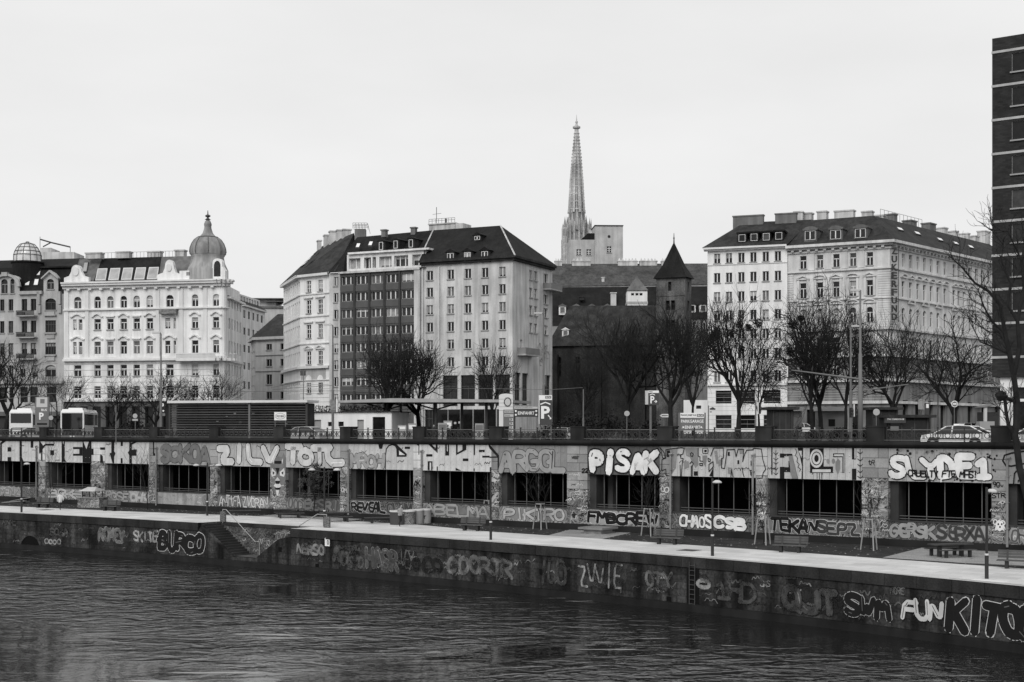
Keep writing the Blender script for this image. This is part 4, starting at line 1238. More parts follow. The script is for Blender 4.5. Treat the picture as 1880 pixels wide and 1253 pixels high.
for x, y0, y1, wp in ((174, 474, 467, 30), (228, 473, 465, 26), (285, 472, 464.5, 24), (332, 472, 462, 18)): chimney(B, x, y0 + 2, y1, wp, 233, M_chim, FB.rz, 1.2)
mb = MB(); 
for k in range(22): q = FB.p(uB(185 + k * 6.6, -5), -5, zr); mb.tube([q, q + Vector((0, 0, .9))], .025, 4)
mb.tube([FB.p(uB(185, -5), -5, zr + .9), FB.p(uB(325, -5), -5, zr + .9)], .025, 4); obj("roof_railing", mb, M_fr_d, B)
# onion dome
dc = FB.p(uB(371), -2.2, 0)
kz = lambda y: zz(y, dc.y); kr = dc.y / FPX
mb = MB(); mb.lathe([(37 * kr, kz(516)), (37 * kr, kz(497)), (31 * kr, kz(484)), (29 * kr, kz(473)), (30.5 * kr, kz(471)), (31 * kr, kz(468))], (dc.x, dc.y, 0), 28); dd = obj("dome_drum", mb, mat("drum_tin_grey", .34, .6, .15, .5, streak=.35), B, smooth=True)
mb = MB(); mb.lathe([(31.5 * kr, kz(469)), (32.5 * kr, kz(463)), (31.5 * kr, kz(456)), (28.5 * kr, kz(448)), (24 * kr, kz(441)), (19 * kr, kz(437)), (17.3 * kr, kz(436.5)), (.01, kz(436))], (dc.x, dc.y, 0), 28)
do = obj("onion_dome", mb, M_dome, B, smooth=True)
mb = MB(); mb.lathe([(17.3 * kr, kz(436)), (14 * kr, kz(434)), (9.7 * kr, kz(429)), (7.9 * kr, kz(424)), (6.6 * kr, kz(419.5)), (6.3 * kr, kz(416)), (7 * kr, kz(413.5)), (6.7 * kr, kz(411)), (5.2 * kr, kz(407)), (2 * kr, kz(404.2)), (.01, kz(403.8))], (dc.x, dc.y, 0), 24); obj("dome_lantern", mb, M_dome, do, smooth=True)
mb = MB()
for k in range(8):
    a_ = 2 * math.pi * (k + .3) / 8; mb.tube([(dc.x + r_ * kr * math.cos(a_), dc.y + r_ * kr * math.sin(a_), kz(y)) for r_, y in ((32, 468), (32.9, 463), (31.9, 456), (28.9, 448), (24.4, 441), (19.2, 437))], .09, 4)
obj("dome_rib", mb, M_slate, do)
mb = MB(); mb.lathe([(18.8 * kr, kz(437.5)), (19.5 * kr, kz(436.5)), (18.5 * kr, kz(435.5))], (dc.x, dc.y, 0), 24); obj("dome_ring", mb, M_fr_d, do)
mb = MB(); mb.lathe([(.5, kz(404)), (.28, kz(402)), (.12, kz(400)), (.42, kz(398)), (.42, kz(396)), (.1, kz(394)), (.05, kz(387)), (.01, kz(386.5))], (dc.x, dc.y, 0), 10); mb.fbox(LFrame(dc.x, dc.y, 0), -.38, .38, -.06, .06, kz(397.5), kz(395.5)); obj("finial", mb, M_fr_d, do)
# ================= street behind the corner house: long white wing and a small hipped house
FW = Frame(444.5, 300, 1192)
Wg = thing("street_wing", "long pale apartment wing receding up the side street behind the domed house", "building", FW.p(0, 0, 10))
zw = lambda y: FW.z(445, y)
hs = []
for k, (y0, y1) in enumerate([(569, 583), (601, 614), (633, 646), (665, 678), (700, 714)]):
    for j in range(5): hs.append(window(Wg, FW, 1.7 + j * 3.4, zw(y1), 1.7, zw(y0) - zw(y1), 'plain', M_fr_g, M_gl, .1, .2, sill=False))
mb = MB(); facade(mb, FW, 0, 18, 9.5, zw(562), hs); obj("wall", mb, M_white, Wg)
band(Wg, FW, 0, 18, zw(562), zw(559), M_white_trim, .5, "cornice")
mb = MB(); mb.poly([FW.p(0, .5, zw(559)), FW.p(18, .5, zw(559)), FW.p(18, -5, zw(527)), FW.p(0, -5, zw(527))]); mb.poly([FW.p(0, .5, zw(559)), FW.p(0, -5, zw(527)), FW.p(0, -10, zw(559))]); rw = obj("roof", mb, M_roof2, Wg)
mb = MB(); facade(mb, FW, 0.5, 18, zw(553), zw(538), [(1 + 2.1 * j, 2.3 + 2.1 * j, zw(551), zw(541)) for j in range(8)], .4, -1.2); mb.fbox(FW, .5, 18, -5, -1.7, zw(553), zw(538)); obj("attic_storey", mb, M_white, Wg)
solid_back(Wg, FW, 0, 18, 12, 9.5, zw(560), M_shop)
q0 = at(464, 550, 350); F_ = LFrame(q0.x, q0.y, 0)
fb = thing("far_penthouse", "pale penthouse block with flat canopies above the side street", "building", (q0.x, q0.y, 10))
mb = MB(); mb.fbox(F_, -2, 9.5, -12, 0, 10, zz(562, 350)); mb.fbox(F_, 1, 5.5, -10, -1, zz(562, 350), zz(549, 350)); obj("block", mb, M_grey_st, fb)
mb = MB(); mb.fbox(F_, -.5, 7.5, -8, .8, zz(550, 350), zz(548, 350)); mb.fbox(F_, 3, 9, -8, .6, zz(554.5, 350), zz(553, 350)); mb.fbox(F_, -2, 10.5, -8, .4, zz(566, 350), zz(562.5, 350)); obj("canopy", mb, M_slate, fb)

FH = Frame(469, 262, -3500)
H_ = thing("small_house", "small grey house with hipped dark roof in the side street gap", "building", FH.p(0, 0, 10))
zh = lambda y: FH.z(490, y)
hs = []
for y0, y1 in ((632, 643), (660, 673), (688, 706), (720, 733)):
    for xx in (494, 520): hs.append(window(H_, FH, FH.u(xx), zh(y1), 10 * um(FH, 494), zh(y0) - zh(y1), 'D', M_fr_g, M_gl_d, .12, .25))
mb = MB(); facade(mb, FH, 0, FH.u(540), 9.5, zh(624), hs); obj("wall", mb, M_grey_st, H_)
FH2 = Frame(469, 262, 200)
hs = []
for y0, y1 in ((632, 643), (660, 673), (688, 706), (720, 733)):
    for u_ in (-6, -2.6): hs.append(window(H_, FH2, u_, zh(y1), 1.1, zh(y0) - zh(y1), 'D', M_fr_g, M_gl_d, .12, .25))
mb = MB(); facade(mb, FH2, -9, 0, 9.5, zh(624), hs); obj("side_wall", mb, M_grey_st, H_)
for y in (652, 681): band(H_, FH, 0, FH.u(540), zh(y + 1), zh(y), M_grey_tr, .2)
mb = MB(); mb.fbox(FH, -.3, FH.u(540), -.1, .6, zh(624), zh(619)); mb.fbox(FH2, -9.3, .3, -.1, .6, zh(624), zh(619)); obj("cornice", mb, M_grey_st, H_)
mb = MB(); r0, r1 = at(510, 577, 272), at(560, 577, 268)
a_, b_, c_ = FH2.p(-9.3, .6, zh(619)), FH.p(-.3, .6, zh(619)), FH.p(FH.u(545), .6, zh(619))
mb.poly([b_, c_, r1, r0]); mb.poly([a_, b_, r0]); obj("roof", mb, M_roof2, H_)
solid_back(H_, FH, .3, FH.u(540), 8, 9.5, zh(624), M_shop)

# ================= C1: narrow white old house at the acute corner
F1 = Frame(551, 241, -2200); F1s = Frame(551, 241, 92)
C1 = thing("old_town_house", "white classical corner house with steep roof left of the brick grid block", "building", F1.p(0, 0, 10))
z1f = lambda y: F1.z(578, y); u1 = F1.u
hs = []
for cx in (567, 588.3):
    for (y0, y1, hd) in ((515, 536, None), (551, 575, 'flat'), (596, 620.5, 'flat'), (645, 669, 'tri'), (703, 722, None)):
        hs.append(window(C1, F1, u1(cx), z1f(y1), 8.4 * um(F1, cx), z1f(y0) - z1f(y1), 'X', M_fr_w, M_gl, .12, .25))
        if hd: hood(C1, F1, u1(cx), z1f(y0 - 3.5), 16 * um(F1, cx), hd, M_white_trim)
        if y0 == 551:
            mb = MB(); r_ = 5 * um(F1, cx); mb.prism(F1, [(u1(cx) + r_ * math.cos(t), z1f(549.5) + r_ * math.sin(t)) for t in np.linspace(0, math.pi, 9)], 0, .1); obj("lunette", mb, M_white_trim, C1)
        if y0 == 703:
            mb = MB(); r_ = 5.6 * um(F1, cx); mb.prism(F1, [(u1(cx) + r_ * math.cos(t), z1f(699) + r_ * 1.2 * math.sin(t)) for t in np.linspace(0, math.pi, 9)], 0, .1); obj("lunette", mb, M_white2, C1)
U1R = u1(606)
mb = MB(); facade(mb, F1, 0, U1R, 9.5, z1f(508), hs); obj("wall", mb, M_white2, C1)
mb = MB(); mb.fbox(F1, .2, U1R - 1, -.1, .03, z1f(697), z1f(677)); obj("grey_frieze", mb, M_grey_st, C1)
hs = []
SL = F1s.u(520.5)
for k, (y0, y1) in enumerate(((515, 536), (551, 575), (596, 620.5), (645, 669), (703, 722))):
    n_ = 9
    for j in range(n_): hs.append(window(C1, F1s, SL + (0 - SL) * (j + .5) / n_, z1f(y1), 1.1, z1f(y0) - z1f(y1), 'X', M_fr_w, M_gl_c, .1, .25, sill=False))
mb = MB(); facade(mb, F1s, SL, 0, 9.5, z1f(508), hs); obj("side_wall", mb, M_white2, C1)
for y0, y1, pr in ((508, 503.5, .7), (541, 539, .2), (582, 580, .2), (632, 630, .2), (677, 672.5, .5), (699, 697.5, .2)):
    mb = MB(); mb.fbox(F1, 0, U1R, -.05, pr, z1f(y0), z1f(y1)); mb.fbox(F1s, SL, 0.0, -.05, pr, z1f(y0), z1f(y1)); obj("cornice" if pr > .4 else "string_course", mb, M_white_trim, C1)
for k in range(6): band(C1, F1, 0, U1R, z1f(707 + k * 8), z1f(706.2 + k * 8), mat("rustication_joint", .4), .012, "rustication_joint")
ap = at(650, 428, 247); ap0 = at(592, 452, 272)
e0, e1, e2 = F1s.p(SL, .7, z1f(503.5)), F1.p(-.4, .7, z1f(503.5)), F1.p(U1R + 2, .7, z1f(503.5))
mb = MB(); mb.poly([e1, e2, ap]); mb.poly([e0, e1, ap, ap0]); mb.poly([e2, e2 + Vector((3, 14, 0)), ap]); r1_ = obj("roof", mb, M_roof2, C1)
def on_tri(a, b, c, s, t): return a + (b - a) * s + (c - a) * t
nrm = (e1 - e0).cross(ap - e0).normalized()
for s_, t_, wd in ((.55, .35, .12), (.62, .47, .12), (.55, .47, .1), (.62, .35, .1), (.69, .35, .1), (.35, .72, .07)):
    q = [on_tri(e0, e1, ap0, s_ + ds * wd, t_ + dt * .09) + nrm * .1 for ds, dt in ((-.5, -.5), (.5, -.5), (.5, .5), (-.5, .5))]
    skylight(r1_, q, mat("skylight_bright", .75), M_fr_d)
for x, y0, y1, wp, Yc in ((586, 460, 444, 6, 270), (599, 452, 434, 8, 266), (612, 446, 427, 14, 262), (624, 440, 425, 12, 258), (636, 441, 424, 15, 254)): chimney(C1, x, y0 + 10, y1, wp, Yc, M_chim, .3, 1.6)
mb = MB(); mb.fbox(F1, .3, U1R - 1.8, -4, -.4, 9.5, z1f(508)); obj("building_core", mb, M_shop, C1)
tk = at(661, 420, 246)
mb = MB(); F_ = LFrame(tk.x, tk.y, 0); k_ = 246 / FPX
mb.fbox(F_, -10 * k_, 10 * k_, -1.5, 0, zz(442, 246), zz(420.5, 246)); co = obj("chimney", mb, M_chim_d, C1)
mb = MB()
for du in np.linspace(-13, 13, 6):
    for w_ in (-1.6, .2): mb.tube([F_.p(du * k_, w_, zz(420, 246)), F_.p(du * k_, w_, zz(410, 246))], .03, 4)
for z_ in (410, 415):
    for w_ in (-1.6, .2): mb.tube([F_.p(-13 * k_, w_, zz(z_, 246)), F_.p(13 * k_, w_, zz(z_, 246))], .03, 4)
mb.tube([F_.p(14 * k_, .2, zz(410, 246)), F_.p(19 * k_, .2, zz(430, 246))], .03, 4); obj("chimney_railing", mb, M_fr_d, co)

# ================= C2 + C3: brick grid block and the hotel
FC = Frame(772, 228, -4500); uC = FC.u
zC = lambda y: FC.z(772, y)
C2 = thing("grid_block", "apartment block with dark brick grid of wide white framed windows", "building", FC.p(uC(695), 0, 10))
r2 = [513.0, 543.3, 574.6, 606.2, 637.5, 668.5, 700.2, 731.5]
zc2 = lambda y: FC.z(693, y)
hs = []; hs_l = []
for cx in (639, 665.8, 693.3, 721.1, 749.6):
    for y in r2: hs.append(window(C2, FC, uC(cx), zc2(y + 8), 22.8 * um(FC, cx), zc2(y - 8) - zc2(y + 8), '3', M_fr_w, M_gl_c, .15, .22, sill=False))
for y in r2: hs_l.append(window(C2, FC, uC(617.6), zc2(y + 8.5), 9.6 * um(FC, 617), zc2(y - 8.5) - zc2(y + 8.5), 'D', M_fr_w, M_gl, .14, .25))
mb = MB(); facade(mb, FC, uC(626), uC(763), 9.5, zc2(500), hs, .25, .15); obj("brick_wall", mb, M_brickg, C2)
mb = MB(); facade(mb, FC, uC(604.5), uC(626), 9.5, zc2(497), hs_l); mb.fbox(FC, uC(624), uC(626.5), -.2, .45, 9.5, zc2(497)); mb.fbox(FC, uC(762.5), uC(773), -.3, .45, 9.5, zc2(497)); mb.fbox(FC, uC(624), uC(773), -.2, .6, zc2(500), zc2(496.5))
obj("wall", mb, M_hotel, C2)
for x0, x1 in ((652.3, 652.4), (679.5, 679.6), (707, 707.1), (735.2, 735.3)):
    mb = MB(); mb.fbox(FC, uC(x0 - 1.6), uC(x1 + 1.6), .1, .4, 9.5, zc2(500.5)); obj("pier_rib", mb, M_rib, C2)
for y in r2:
    for cx in (639, 665.8, 693.3, 721.1, 749.6):
        mb = MB(); h2 = 12.0 * um(FC, cx); mb.fbox(FC, uC(cx) - h2, uC(cx) + h2, .1, .24, zc2(y + 20.5), zc2(y + 10.2)); obj("spandrel_panel", mb, M_brickg, C2)
solid_back(C2, FC, uC(604.5) + .3, uC(773), 13, 9.5, zc2(497), M_shop)
# penthouse storey
hp = []
for x0, x1, kd in ((640, 662, 'D'), (668, 681, 'D'), (684, 690, 'plain'), (696, 719, '3'), (723.5, 749, '3'), (757, 775, 'D')):
    hp.append(window(C2, FC, uC((x0 + x1) / 2, -1.2), zc2(490), (x1 - x0) * um(FC, 700), zc2(470) - zc2(490), kd, M_fr_w, M_gl_c, .14, .7, sill=False, ww=-1.2))
mb = MB(); facade(mb, FC, uC(637, -1.2), uC(781, -1.2), zc2(497), zc2(463), hp, .7, -1.2); mb.fbox(FC, uC(634), uC(783), -4, -.7, zc2(463), zc2(459.5)); mb.fbox(FC, uC(778, -1.2), uC(781.5, -1.2), -6, -1.2, zc2(497), zc2(463)); obj("penthouse", mb, M_white, C2)
mb = MB(); mb.fbox(FC, uC(646), uC(775), -4.5, -2.0, zc2(497), zc2(464)); obj("penthouse_core", mb, M_shop, C2)

C3 = thing("hotel_block", "pale stone hotel block with hipped dark roof and small balconies", "building", FC.p(uC(860), 0, 10))
z3 = lambda y: FC.z(860, y)
r3 = [502.4, 533.8, 566.2, 598.8, 631.5, 664.3]
hs = []
for cx in (789, 827.4, 858.9, 890.4, 922.3):
    for y in r3: hs.append(window(C3, FC, uC(cx), z3(y + 8.7), 11.8 * um(FC, cx), z3(y - 8.7) - z3(y + 8.7), 'D', M_fr_w, M_gl, .13, .3))
UC3 = uC(941)
og = [(uC(a), uC(b), z3(746), z3(689)) for a, b in ((813, 840), (846, 872), (878, 905), (909, 936))]
og2 = [(uC(a), uC(b), 9.6, z3(752)) for a, b in ((780, 806), (813, 872), (878, 936))]
mb = MB(); facade(mb, FC, uC(773), UC3, 9.5, z3(483), hs + og + og2, .45); mb.fbox(FC, uC(776), uC(778), -.05, .25, z3(790), z3(488)); mb.fbox(FC, uC(806), uC(808), -.05, .25, z3(790), z3(488)); obj("wall", mb, M_hotel, C3)
for k, (a, b, c, d) in enumerate(og + og2):
    fm, gm, sm, cm = win_mesh('4' if k > 3 else 'T', b - a, d - c, M_fr_d, M_gl_d, .12, .4)
    q = inst("shop_window", fm, C3, FC.p((a + b) / 2, 0, c), FC.rz); g = bpy.data.objects.new("pane", gm); COL.objects.link(g); g.parent = q
cr = FC.p(UC3, 0, 0)
F3s = Frame(941, cr.y, 2141); zs3 = lambda y: F3s.z(978, y); us3 = F3s.u
hs = []
for cx, wd in ((974.7, 5.6), (983.6, 5.6), (1002, 7.5)):
    for k, y in enumerate((506, 538.3, 570.5, 602.5)):
        if cx == 1002 and k == 1: y = 545
        hs.append(window(C3, F3s, us3(cx), zs3(y + 8.7), wd * um(F3s, cx), zs3(y - 8.7) - zs3(y + 8.7), 'D', M_fr_w, M_gl, .13, .3))
hs.append(window(C3, F3s, us3(957), F3s.z(957, 640), 4.6 * um(F3s, 957), F3s.z(957, 624) - F3s.z(957, 640), 'D', M_fr_w, M_gl, .1, .3, sill=False))
og = [(us3(a), us3(b), zs3(745), zs3(687)) for a, b in ((945, 956), (959, 970), (1000.5, 1011))]
S3 = us3(1014)
mb = MB(); facade(mb, F3s, 0, S3, 9.5, zs3(487), hs + og, .45); obj("side_wall", mb, M_hotel, C3)
for a, b, c, d in og:
    fm, gm, sm, cm = win_mesh('T', b - a, d - c, M_fr_d, M_gl_d, .12, .4); q = inst("shop_window", fm, C3, F3s.p((a + b) / 2, 0, c), F3s.rz); g = bpy.data.objects.new("pane", gm); COL.objects.link(g); g.parent = q
for nm, x0, x1, ytop, yb in (("a", 950, 976, 638.5, 653), ("b", 997, 1018, 520, 532.5)):
    mb = MB(); a, b = us3(x0), us3(x1); z0_, z1_ = F3s.z(x0, yb), F3s.z(x0, ytop)
    mb.fbox(F3s, a, b, 0, 1.4, z0_, z0_ + .25); bo = obj("balcony", mb, M_grey_tr, C3)
    mb = MB(); mb.fbox(F3s, a, b, 1.3, 1.42, z0_ + .25, z1_); mb.fbox(F3s, a, a + .1, 0, 1.3, z0_ + .25, z1_); mb.fbox(F3s, b - .1, b, 0, 1.3, z0_ + .25, z1_); obj("balcony_front", mb, mat("balcony_front_grey", .2, .7, .15), bo)
# relief on the side wall
mb = MB(); rr = random.Random(3)
for k in range(16):
    a = us3(989 + rr.random() * 16); z_ = F3s.z(998, 636 + rr.random() * 30); pts = [F3s.p(a + .5 * math.cos(t) * rr.uniform(.6, 1.6), .05, z_ + .6 * math.sin(t)) for t in np.linspace(0, 5, 7)]; mb.tube(pts, .06, 4)
obj("wall_relief", mb, M_grey_st, C3)
ze3 = z3(483)
mb = MB(); 
for z0_, z1_, pr in ((ze3, ze3 + .35, .5), (ze3 + .36, ze3 + .7, .8)):
    mb.fbox(FC, uC(773), UC3 + pr, -.05, pr, z0_, z1_); mb.fbox(F3s, -.0, S3, -.05, pr, z0_, z1_)
obj("cornice", mb, M_roof2, C3)
mb = MB(); mb.fbox(FC, uC(773), UC3 - .45, -13, -.46, 9.5, ze3); obj("building_core", mb, M_shop, C3)
# common hipped roof, split between the two blocks
eR = ze3 + .7
wr = -8.5
def RZ(x, y): return FC.z(x, y, wr)
zr = RZ(919, 414.5)
uR1, uR0, um_ = uC(919, wr), uC(656, wr), uC(771.5, -3)
E_l, E_m, E_r = FC.p(uC(606), .6, zc2(497)), FC.p(uC(773), .8, eR), FC.p(UC3 + .8, .8, eR)
sE = F3s.p(S3 + .5, .8, eR)
R_l, R_m, R_r = FC.p(uR0, wr, zr - .3), FC.p(uC(795, wr), wr, zr), FC.p(uR1, wr, zr)
mb = MB(); mb.poly([E_m, E_r, R_r, R_m]); mb.poly([E_r, sE, R_r]); mb.poly([sE, R_r, R_m + (sE - E_r) * .6, ]); r3_ = obj("roof", mb, M_roof, C3)
mb = MB(); mb.poly([FC.p(uC(606), .6, zc2(497)), FC.p(uC(634), .6, zc2(497)), FC.p(uC(634, -3.9), -3.9, zc2(461)), FC.p(uC(783, -3.9), -3.9, zc2(461)), R_m, R_l]); mb.poly([FC.p(uC(634), .6, zc2(496.4)), FC.p(uC(783), .6, zc2(496.4)), FC.p(uC(783), -4, zc2(496.4)), FC.p(uC(634), -4, zc2(496.4))])
obj("roof", mb, M_roof, C2)
mb = MB(); mb.tube([E_m, R_m], .12, 4); mb.tube([E_r, R_r], .14, 4); obj("hip_ridge", mb, M_chim, C3)
for x, y in ((827.3, 472.5), (858.6, 470.8), (890.2, 469)): dormer(C3, FC, x, y - 7, y + 7.5, 11.5, .45, M_roof, M_roof2, 'D', dep=5, mg=M_gl_c)
dormer(C3, FC, 876.7, 434, 441, 10, -4.0, M_roof, M_roof2, 'D', dep=2.5)
for x, y in ((700, 453), (726.8, 450.5), (754.7, 448.5)): dormer(C2, FC, x, y - 8, y + 6, 7, -3.6, M_roof, M_roof2, 'plain', dep=3, mg=M_gl_d)
def RC(x, y, w_): return FC.p(uC(x, w_), w_, FC.z(x, y, w_))
for x, y in ((680, 451.5), (657, 455)):
    q = [RC(x + dx + (3 if dy < 0 else 0), y + dy, -4.4 + (.6 if dy > 0 else -.6)) + Vector((0, -.25, .25)) for dx, dy in ((-4, 4), (3, 4), (3, -4), (-4, -4))]; skylight(C2, q, mat("skylight_bright", .75), M_fr_d)
tb = at(812, 410, 240); F_ = LFrame(tb.x, tb.y, FC.rz); k_ = 240 / FPX
mb = MB(); mb.fbox(F_, -28 * k_, 26 * k_, -4, 0, zz(430, 240), zz(412, 240)); mb.fbox(F_, -29 * k_, 27 * k_, -4.2, .2, zz(412, 240), zz(410, 240)); mb.fbox(F_, 27 * k_, 43 * k_, -3, 0, zz(430, 240), zz(412.5, 240)); lt = obj("lift_house", mb, M_chim, C3)
mb = MB()
for du in np.linspace(-28, 26, 9): mb.tube([F_.p(du * k_, 0, zz(410, 240)), F_.p(du * k_, 0, zz(401.5, 240))], .03, 4)
for y in (401.5, 405): mb.tube([F_.p(-28 * k_, 0, zz(y, 240)), F_.p(26 * k_, 0, zz(y, 240))], .03, 4)
mb.tube([F_.p(-18 * k_, -1, zz(410, 240)), F_.p(-18 * k_, -1, zz(378, 240))], .05, 4); mb.tube([F_.p(-26 * k_, -1, zz(391, 240)), F_.p(-8 * k_, -1, zz(390, 240))], .03, 4); mb.tube([F_.p(2 * k_, -1, zz(410, 240)), F_.p(2 * k_, -1, zz(400.5, 240))], .15, 6)
obj("roof_mast", mb, M_fr_d, lt)
for x, y0, y1, wp in ((706, 432, 424.5, 9), (760, 428, 420, 9)): chimney(C2, x, y0 + 4, y1, wp, 238, M_chim_d, FC.rz, .8)
# ================= roofs and church in the middle distance
def pt(x, y, Y): return at(x, y, Y)
M_dwall = mat("old_wall_grey", .3, .85, .2, .4, streak=.2)
def hip_house(name, label, eave, ridge, base_z, m_roof, m_wall):
    """eave: four px/depth corners front-left, front-right, back-right, back-left; ridge: two points"""
    e = [pt(*q) for q in eave]; r = [pt(*q) for q in ridge]
    t = thing(name, label, "building", (e[0].x, e[0].y, base_z))
    mb = MB(); mb.poly([e[0], e[1], r[1], r[0]]); mb.poly([e[1], e[2], r[1]]); mb.poly([e[2], e[3], r[0], r[1]]); mb.poly([e[3], e[0], r[0]])
    rf = obj("roof", mb, m_roof, t)
    mb = MB()
    ins = [q + (sum(e, Vector()) / 4 - q).normalized() * .5 for q in e]
    for a, b in zip(ins, ins[1:] + ins[:1]): mb.poly([(a.x, a.y, base_z), (b.x, b.y, base_z), (b.x, b.y, b.z), (a.x, a.y, a.z)])
    obj("wall", mb, m_wall, t)
    return t, rf, e, r
# back row: long tiled roof with a row of chimneys
Y1 = 330
D1, rf, e, r = hip_house("tiled_house", "long house with plain grey tiled roof and row of pointed chimneys", [(1000, 526, Y1), (1330, 522, Y1), (1330, 522, Y1 + 22), (1000, 526, Y1 + 22)], [(1006, 485, Y1 + 9), (1326, 484, Y1 + 9)], 10, mat('roof_tile_mid', .07, .85, .3, .3, .3, streak=.3, fine=.3), M_dwall)
for x, w_, n_ in ((1002, 12, 2), (1025, 13, 3), (1067, 34, 5), (1152, 36, 6), (1190, 32, 5), (1219, 10, 2)): chimney(D1, x, 490, 481.5, w_, Y1 + 9, M_chim, 0, 1.6, n_)
chimney(D1, 1107, 520, 511, 5, Y1 + 2, M_chim, 0, .8)
# blank fire-wall tower with annex
Y2 = 360
T2 = thing("firewall_tower", "plain rendered stair tower with round hole and annex below the cathedral spire", "building", pt(1118, 484, Y2) * 1.0)
FT = LFrame(px(1092, Y2), Y2, 0.05); k2 = Y2 / FPX
zt2 = lambda y: zz(y, Y2)
hs = [window(T2, FT, 26.5 * k2, zt2(464), 8.5 * k2, 11.5 * k2, 'X', M_fr_w, M_gl, .14, .25)]
mb = MB(); facade(mb, FT, 0, 52 * k2, 10, zt2(415), hs); mb.fbox(FT, 0.02, 52 * k2, -8, -.3, 10, zt2(415)); obj("wall", mb, M_grey_st, T2)
mb = MB(); mb.fbox(FT, -.1, 52 * k2 + .1, -8.1, .25, zt2(415), zt2(413.6)); obj("coping", mb, M_roof2, T2)
mb = MB(); q = FT.p(26.3 * k2, .03, zt2(434.5)); mb.disc(q, 2.6 * k2, (0, -1, 0), 14, .1); obj("round_hole", mb, M_gl_d, T2)
hs = [window(T2, FT, (x - 1092) * k2, zt2(468.5), 9 * k2, 11 * k2, 'X', M_fr_w, M_gl_c, .14, .25, ww=-.6) for x in (1063, 1081.5)]
mb = MB(); facade(mb, FT, -46 * k2, 0, 10, zt2(440), hs, .3, -.6); mb.fbox(FT, -46 * k2, -.02, -8, -.95, 10, zt2(440)); obj("annex_wall", mb, M_grey_st, T2)
mb = MB(); mb.prism(FT, [(-26 * k2, zt2(440)), (0, zt2(440)), (0, zt2(428)), (-12 * k2, zt2(428))], -7, -.7); obj("annex_roof", mb, M_roof, T2)
# second row with dormers
Y3 = 300
D2, rf, e, r = hip_house("dormered_house", "dark roofed house with five small dormers behind the church", [(990, 598, Y3), (1300, 594, Y3), (1300, 594, Y3 + 20), (990, 598, Y3 + 20)], [(990, 528, Y3 + 9), (1300, 526, Y3 + 9)], 10, M_roof, M_dwall)
F2 = LFrame(px(1000, Y3), Y3, 0)
for x, y in ((1032.6, 569), (1058, 569), (1086.5, 569), (1115, 569)): dormer(D2, F2, x, y - 5, y + 6, 9, -1.6, M_slate, M_white2, 'plain', dep=4)
chimney(D2, 1126, 562, 539.5, 10, Y3 + 4, M_chim, 0, 1.2, 0)
chimney(D2, 1068, 552, 547, 8, Y3 + 5, M_roof2, 0, 1.2, 0)
# white lookout dormer with pyramid roof
Y4 = 296
lk_ = thing("roof_lookout", "white boxy roof lookout with three windows and tin pyramid roof", "building", pt(1170, 560, Y4))
F4 = LFrame(px(1152, Y4), Y4, 0); k4 = Y4 / FPX; z4 = lambda y: zz(y, Y4)
hs = [window(lk_, F4, (x - 1152) * k4, z4(543), 5.6 * k4, 4.6 * k4, 'plain', M_fr_w, M_gl_d, .08, .2, sill=False) for x in (1161.5, 1169.5, 1177)]
mb = MB(); facade(mb, F4, 0, 36.5 * k4, z4(561), z4(533.5), hs); mb.fbox(F4, .01, 36.5 * k4, -4, -.25, z4(575), z4(533.5)); obj("wall", mb, M_white2, lk_)
mb = MB(); mb.fbox(F4, -.1, 36.5 * k4 + .1, -4, .08, z4(558.5), z4(554)); obj("base_band", mb, M_grey_st, lk_)
mb = MB(); a, b = -1.5 * k4, 38 * k4; ap = F4.p(18.5 * k4, -2, z4(506))
mb.add([F4.p(a, .3, z4(533.5)), F4.p(b, .3, z4(533.5)), F4.p(b, -4.3, z4(533.5)), F4.p(a, -4.3, z4(533.5)), ap], [(0, 1, 4), (1, 2, 4), (2, 3, 4), (3, 0, 4), (3, 2, 1, 0)]); obj("roof", mb, M_slate, lk_)
# the church
Yc = 268
Ch = thing("stone_church", "dark old stone church with steep roof and square tower with pointed helm", "church", pt(1120, 789, Yc))
mb = MB()
ea, eb = pt(1003, 636, Yc), pt(1215, 633, Yc - 6); ra, rb = pt(1046, 562, Yc + 6), pt(1212, 561, Yc + 1)
mb.poly([ea, eb, rb, ra]); mb.poly([ea + Vector((2.0, 13, 0)), ea, ra]); mb.poly([ra, rb, eb + Vector((2, 13, 0)), ea + Vector((2, 13, 0))]); cr_ = obj("roof", mb, mat("church_roof_tile", .034, .85, .4, .5, .3, streak=.35, fine=.35), Ch)
a, b = pt(1006, 636, Yc + .5), pt(1213, 633, Yc - 5.5)
FCh = Frame(1006, Yc + .5, d=(b.x - a.x, b.y - a.y)); Lc = (b - a).to_2d().length
hs = []
for x, wd in ((1025, 10), (1060, 9), (1140, 10)):
    uc = FCh.u(x); z_ = FCh.z(x, 692)
    hs.append(window(Ch, FCh, uc, z_, wd * um(FCh, x), FCh.z(x, 655) - z_, 'TA', M_fr_d, M_gl_d, .1, .5, sill=False, wall=M_stone_d))
mb = MB(); facade(mb, FCh, 0, Lc, 9.5, FCh.z(1006, 637), hs, .5); mb.fbox(FCh, .1, Lc, -12, -.6, 9.5, FCh.z(1006, 638)); obj("wall", mb, M_stone_d, Ch)
for x, y in ((1038, 611), (1160, 608)):
    f_ = (636 - y) / 74.
    F5 = Frame(x, Yc + 6 * f_ - 1.2, d=(1, -.05)); dormer(Ch, F5, x, y - 3.5, y + 5, 8, 0, M_white2, M_white2, 'plain', dep=2.5, mf=M_fr_w)
for x in (1020, 1100, 1180): band(Ch, FCh, FCh.u(x) - .6, FCh.u(x) + .6, 9.5, FCh.z(x, 652), M_stone_d, 1.1, "buttress")
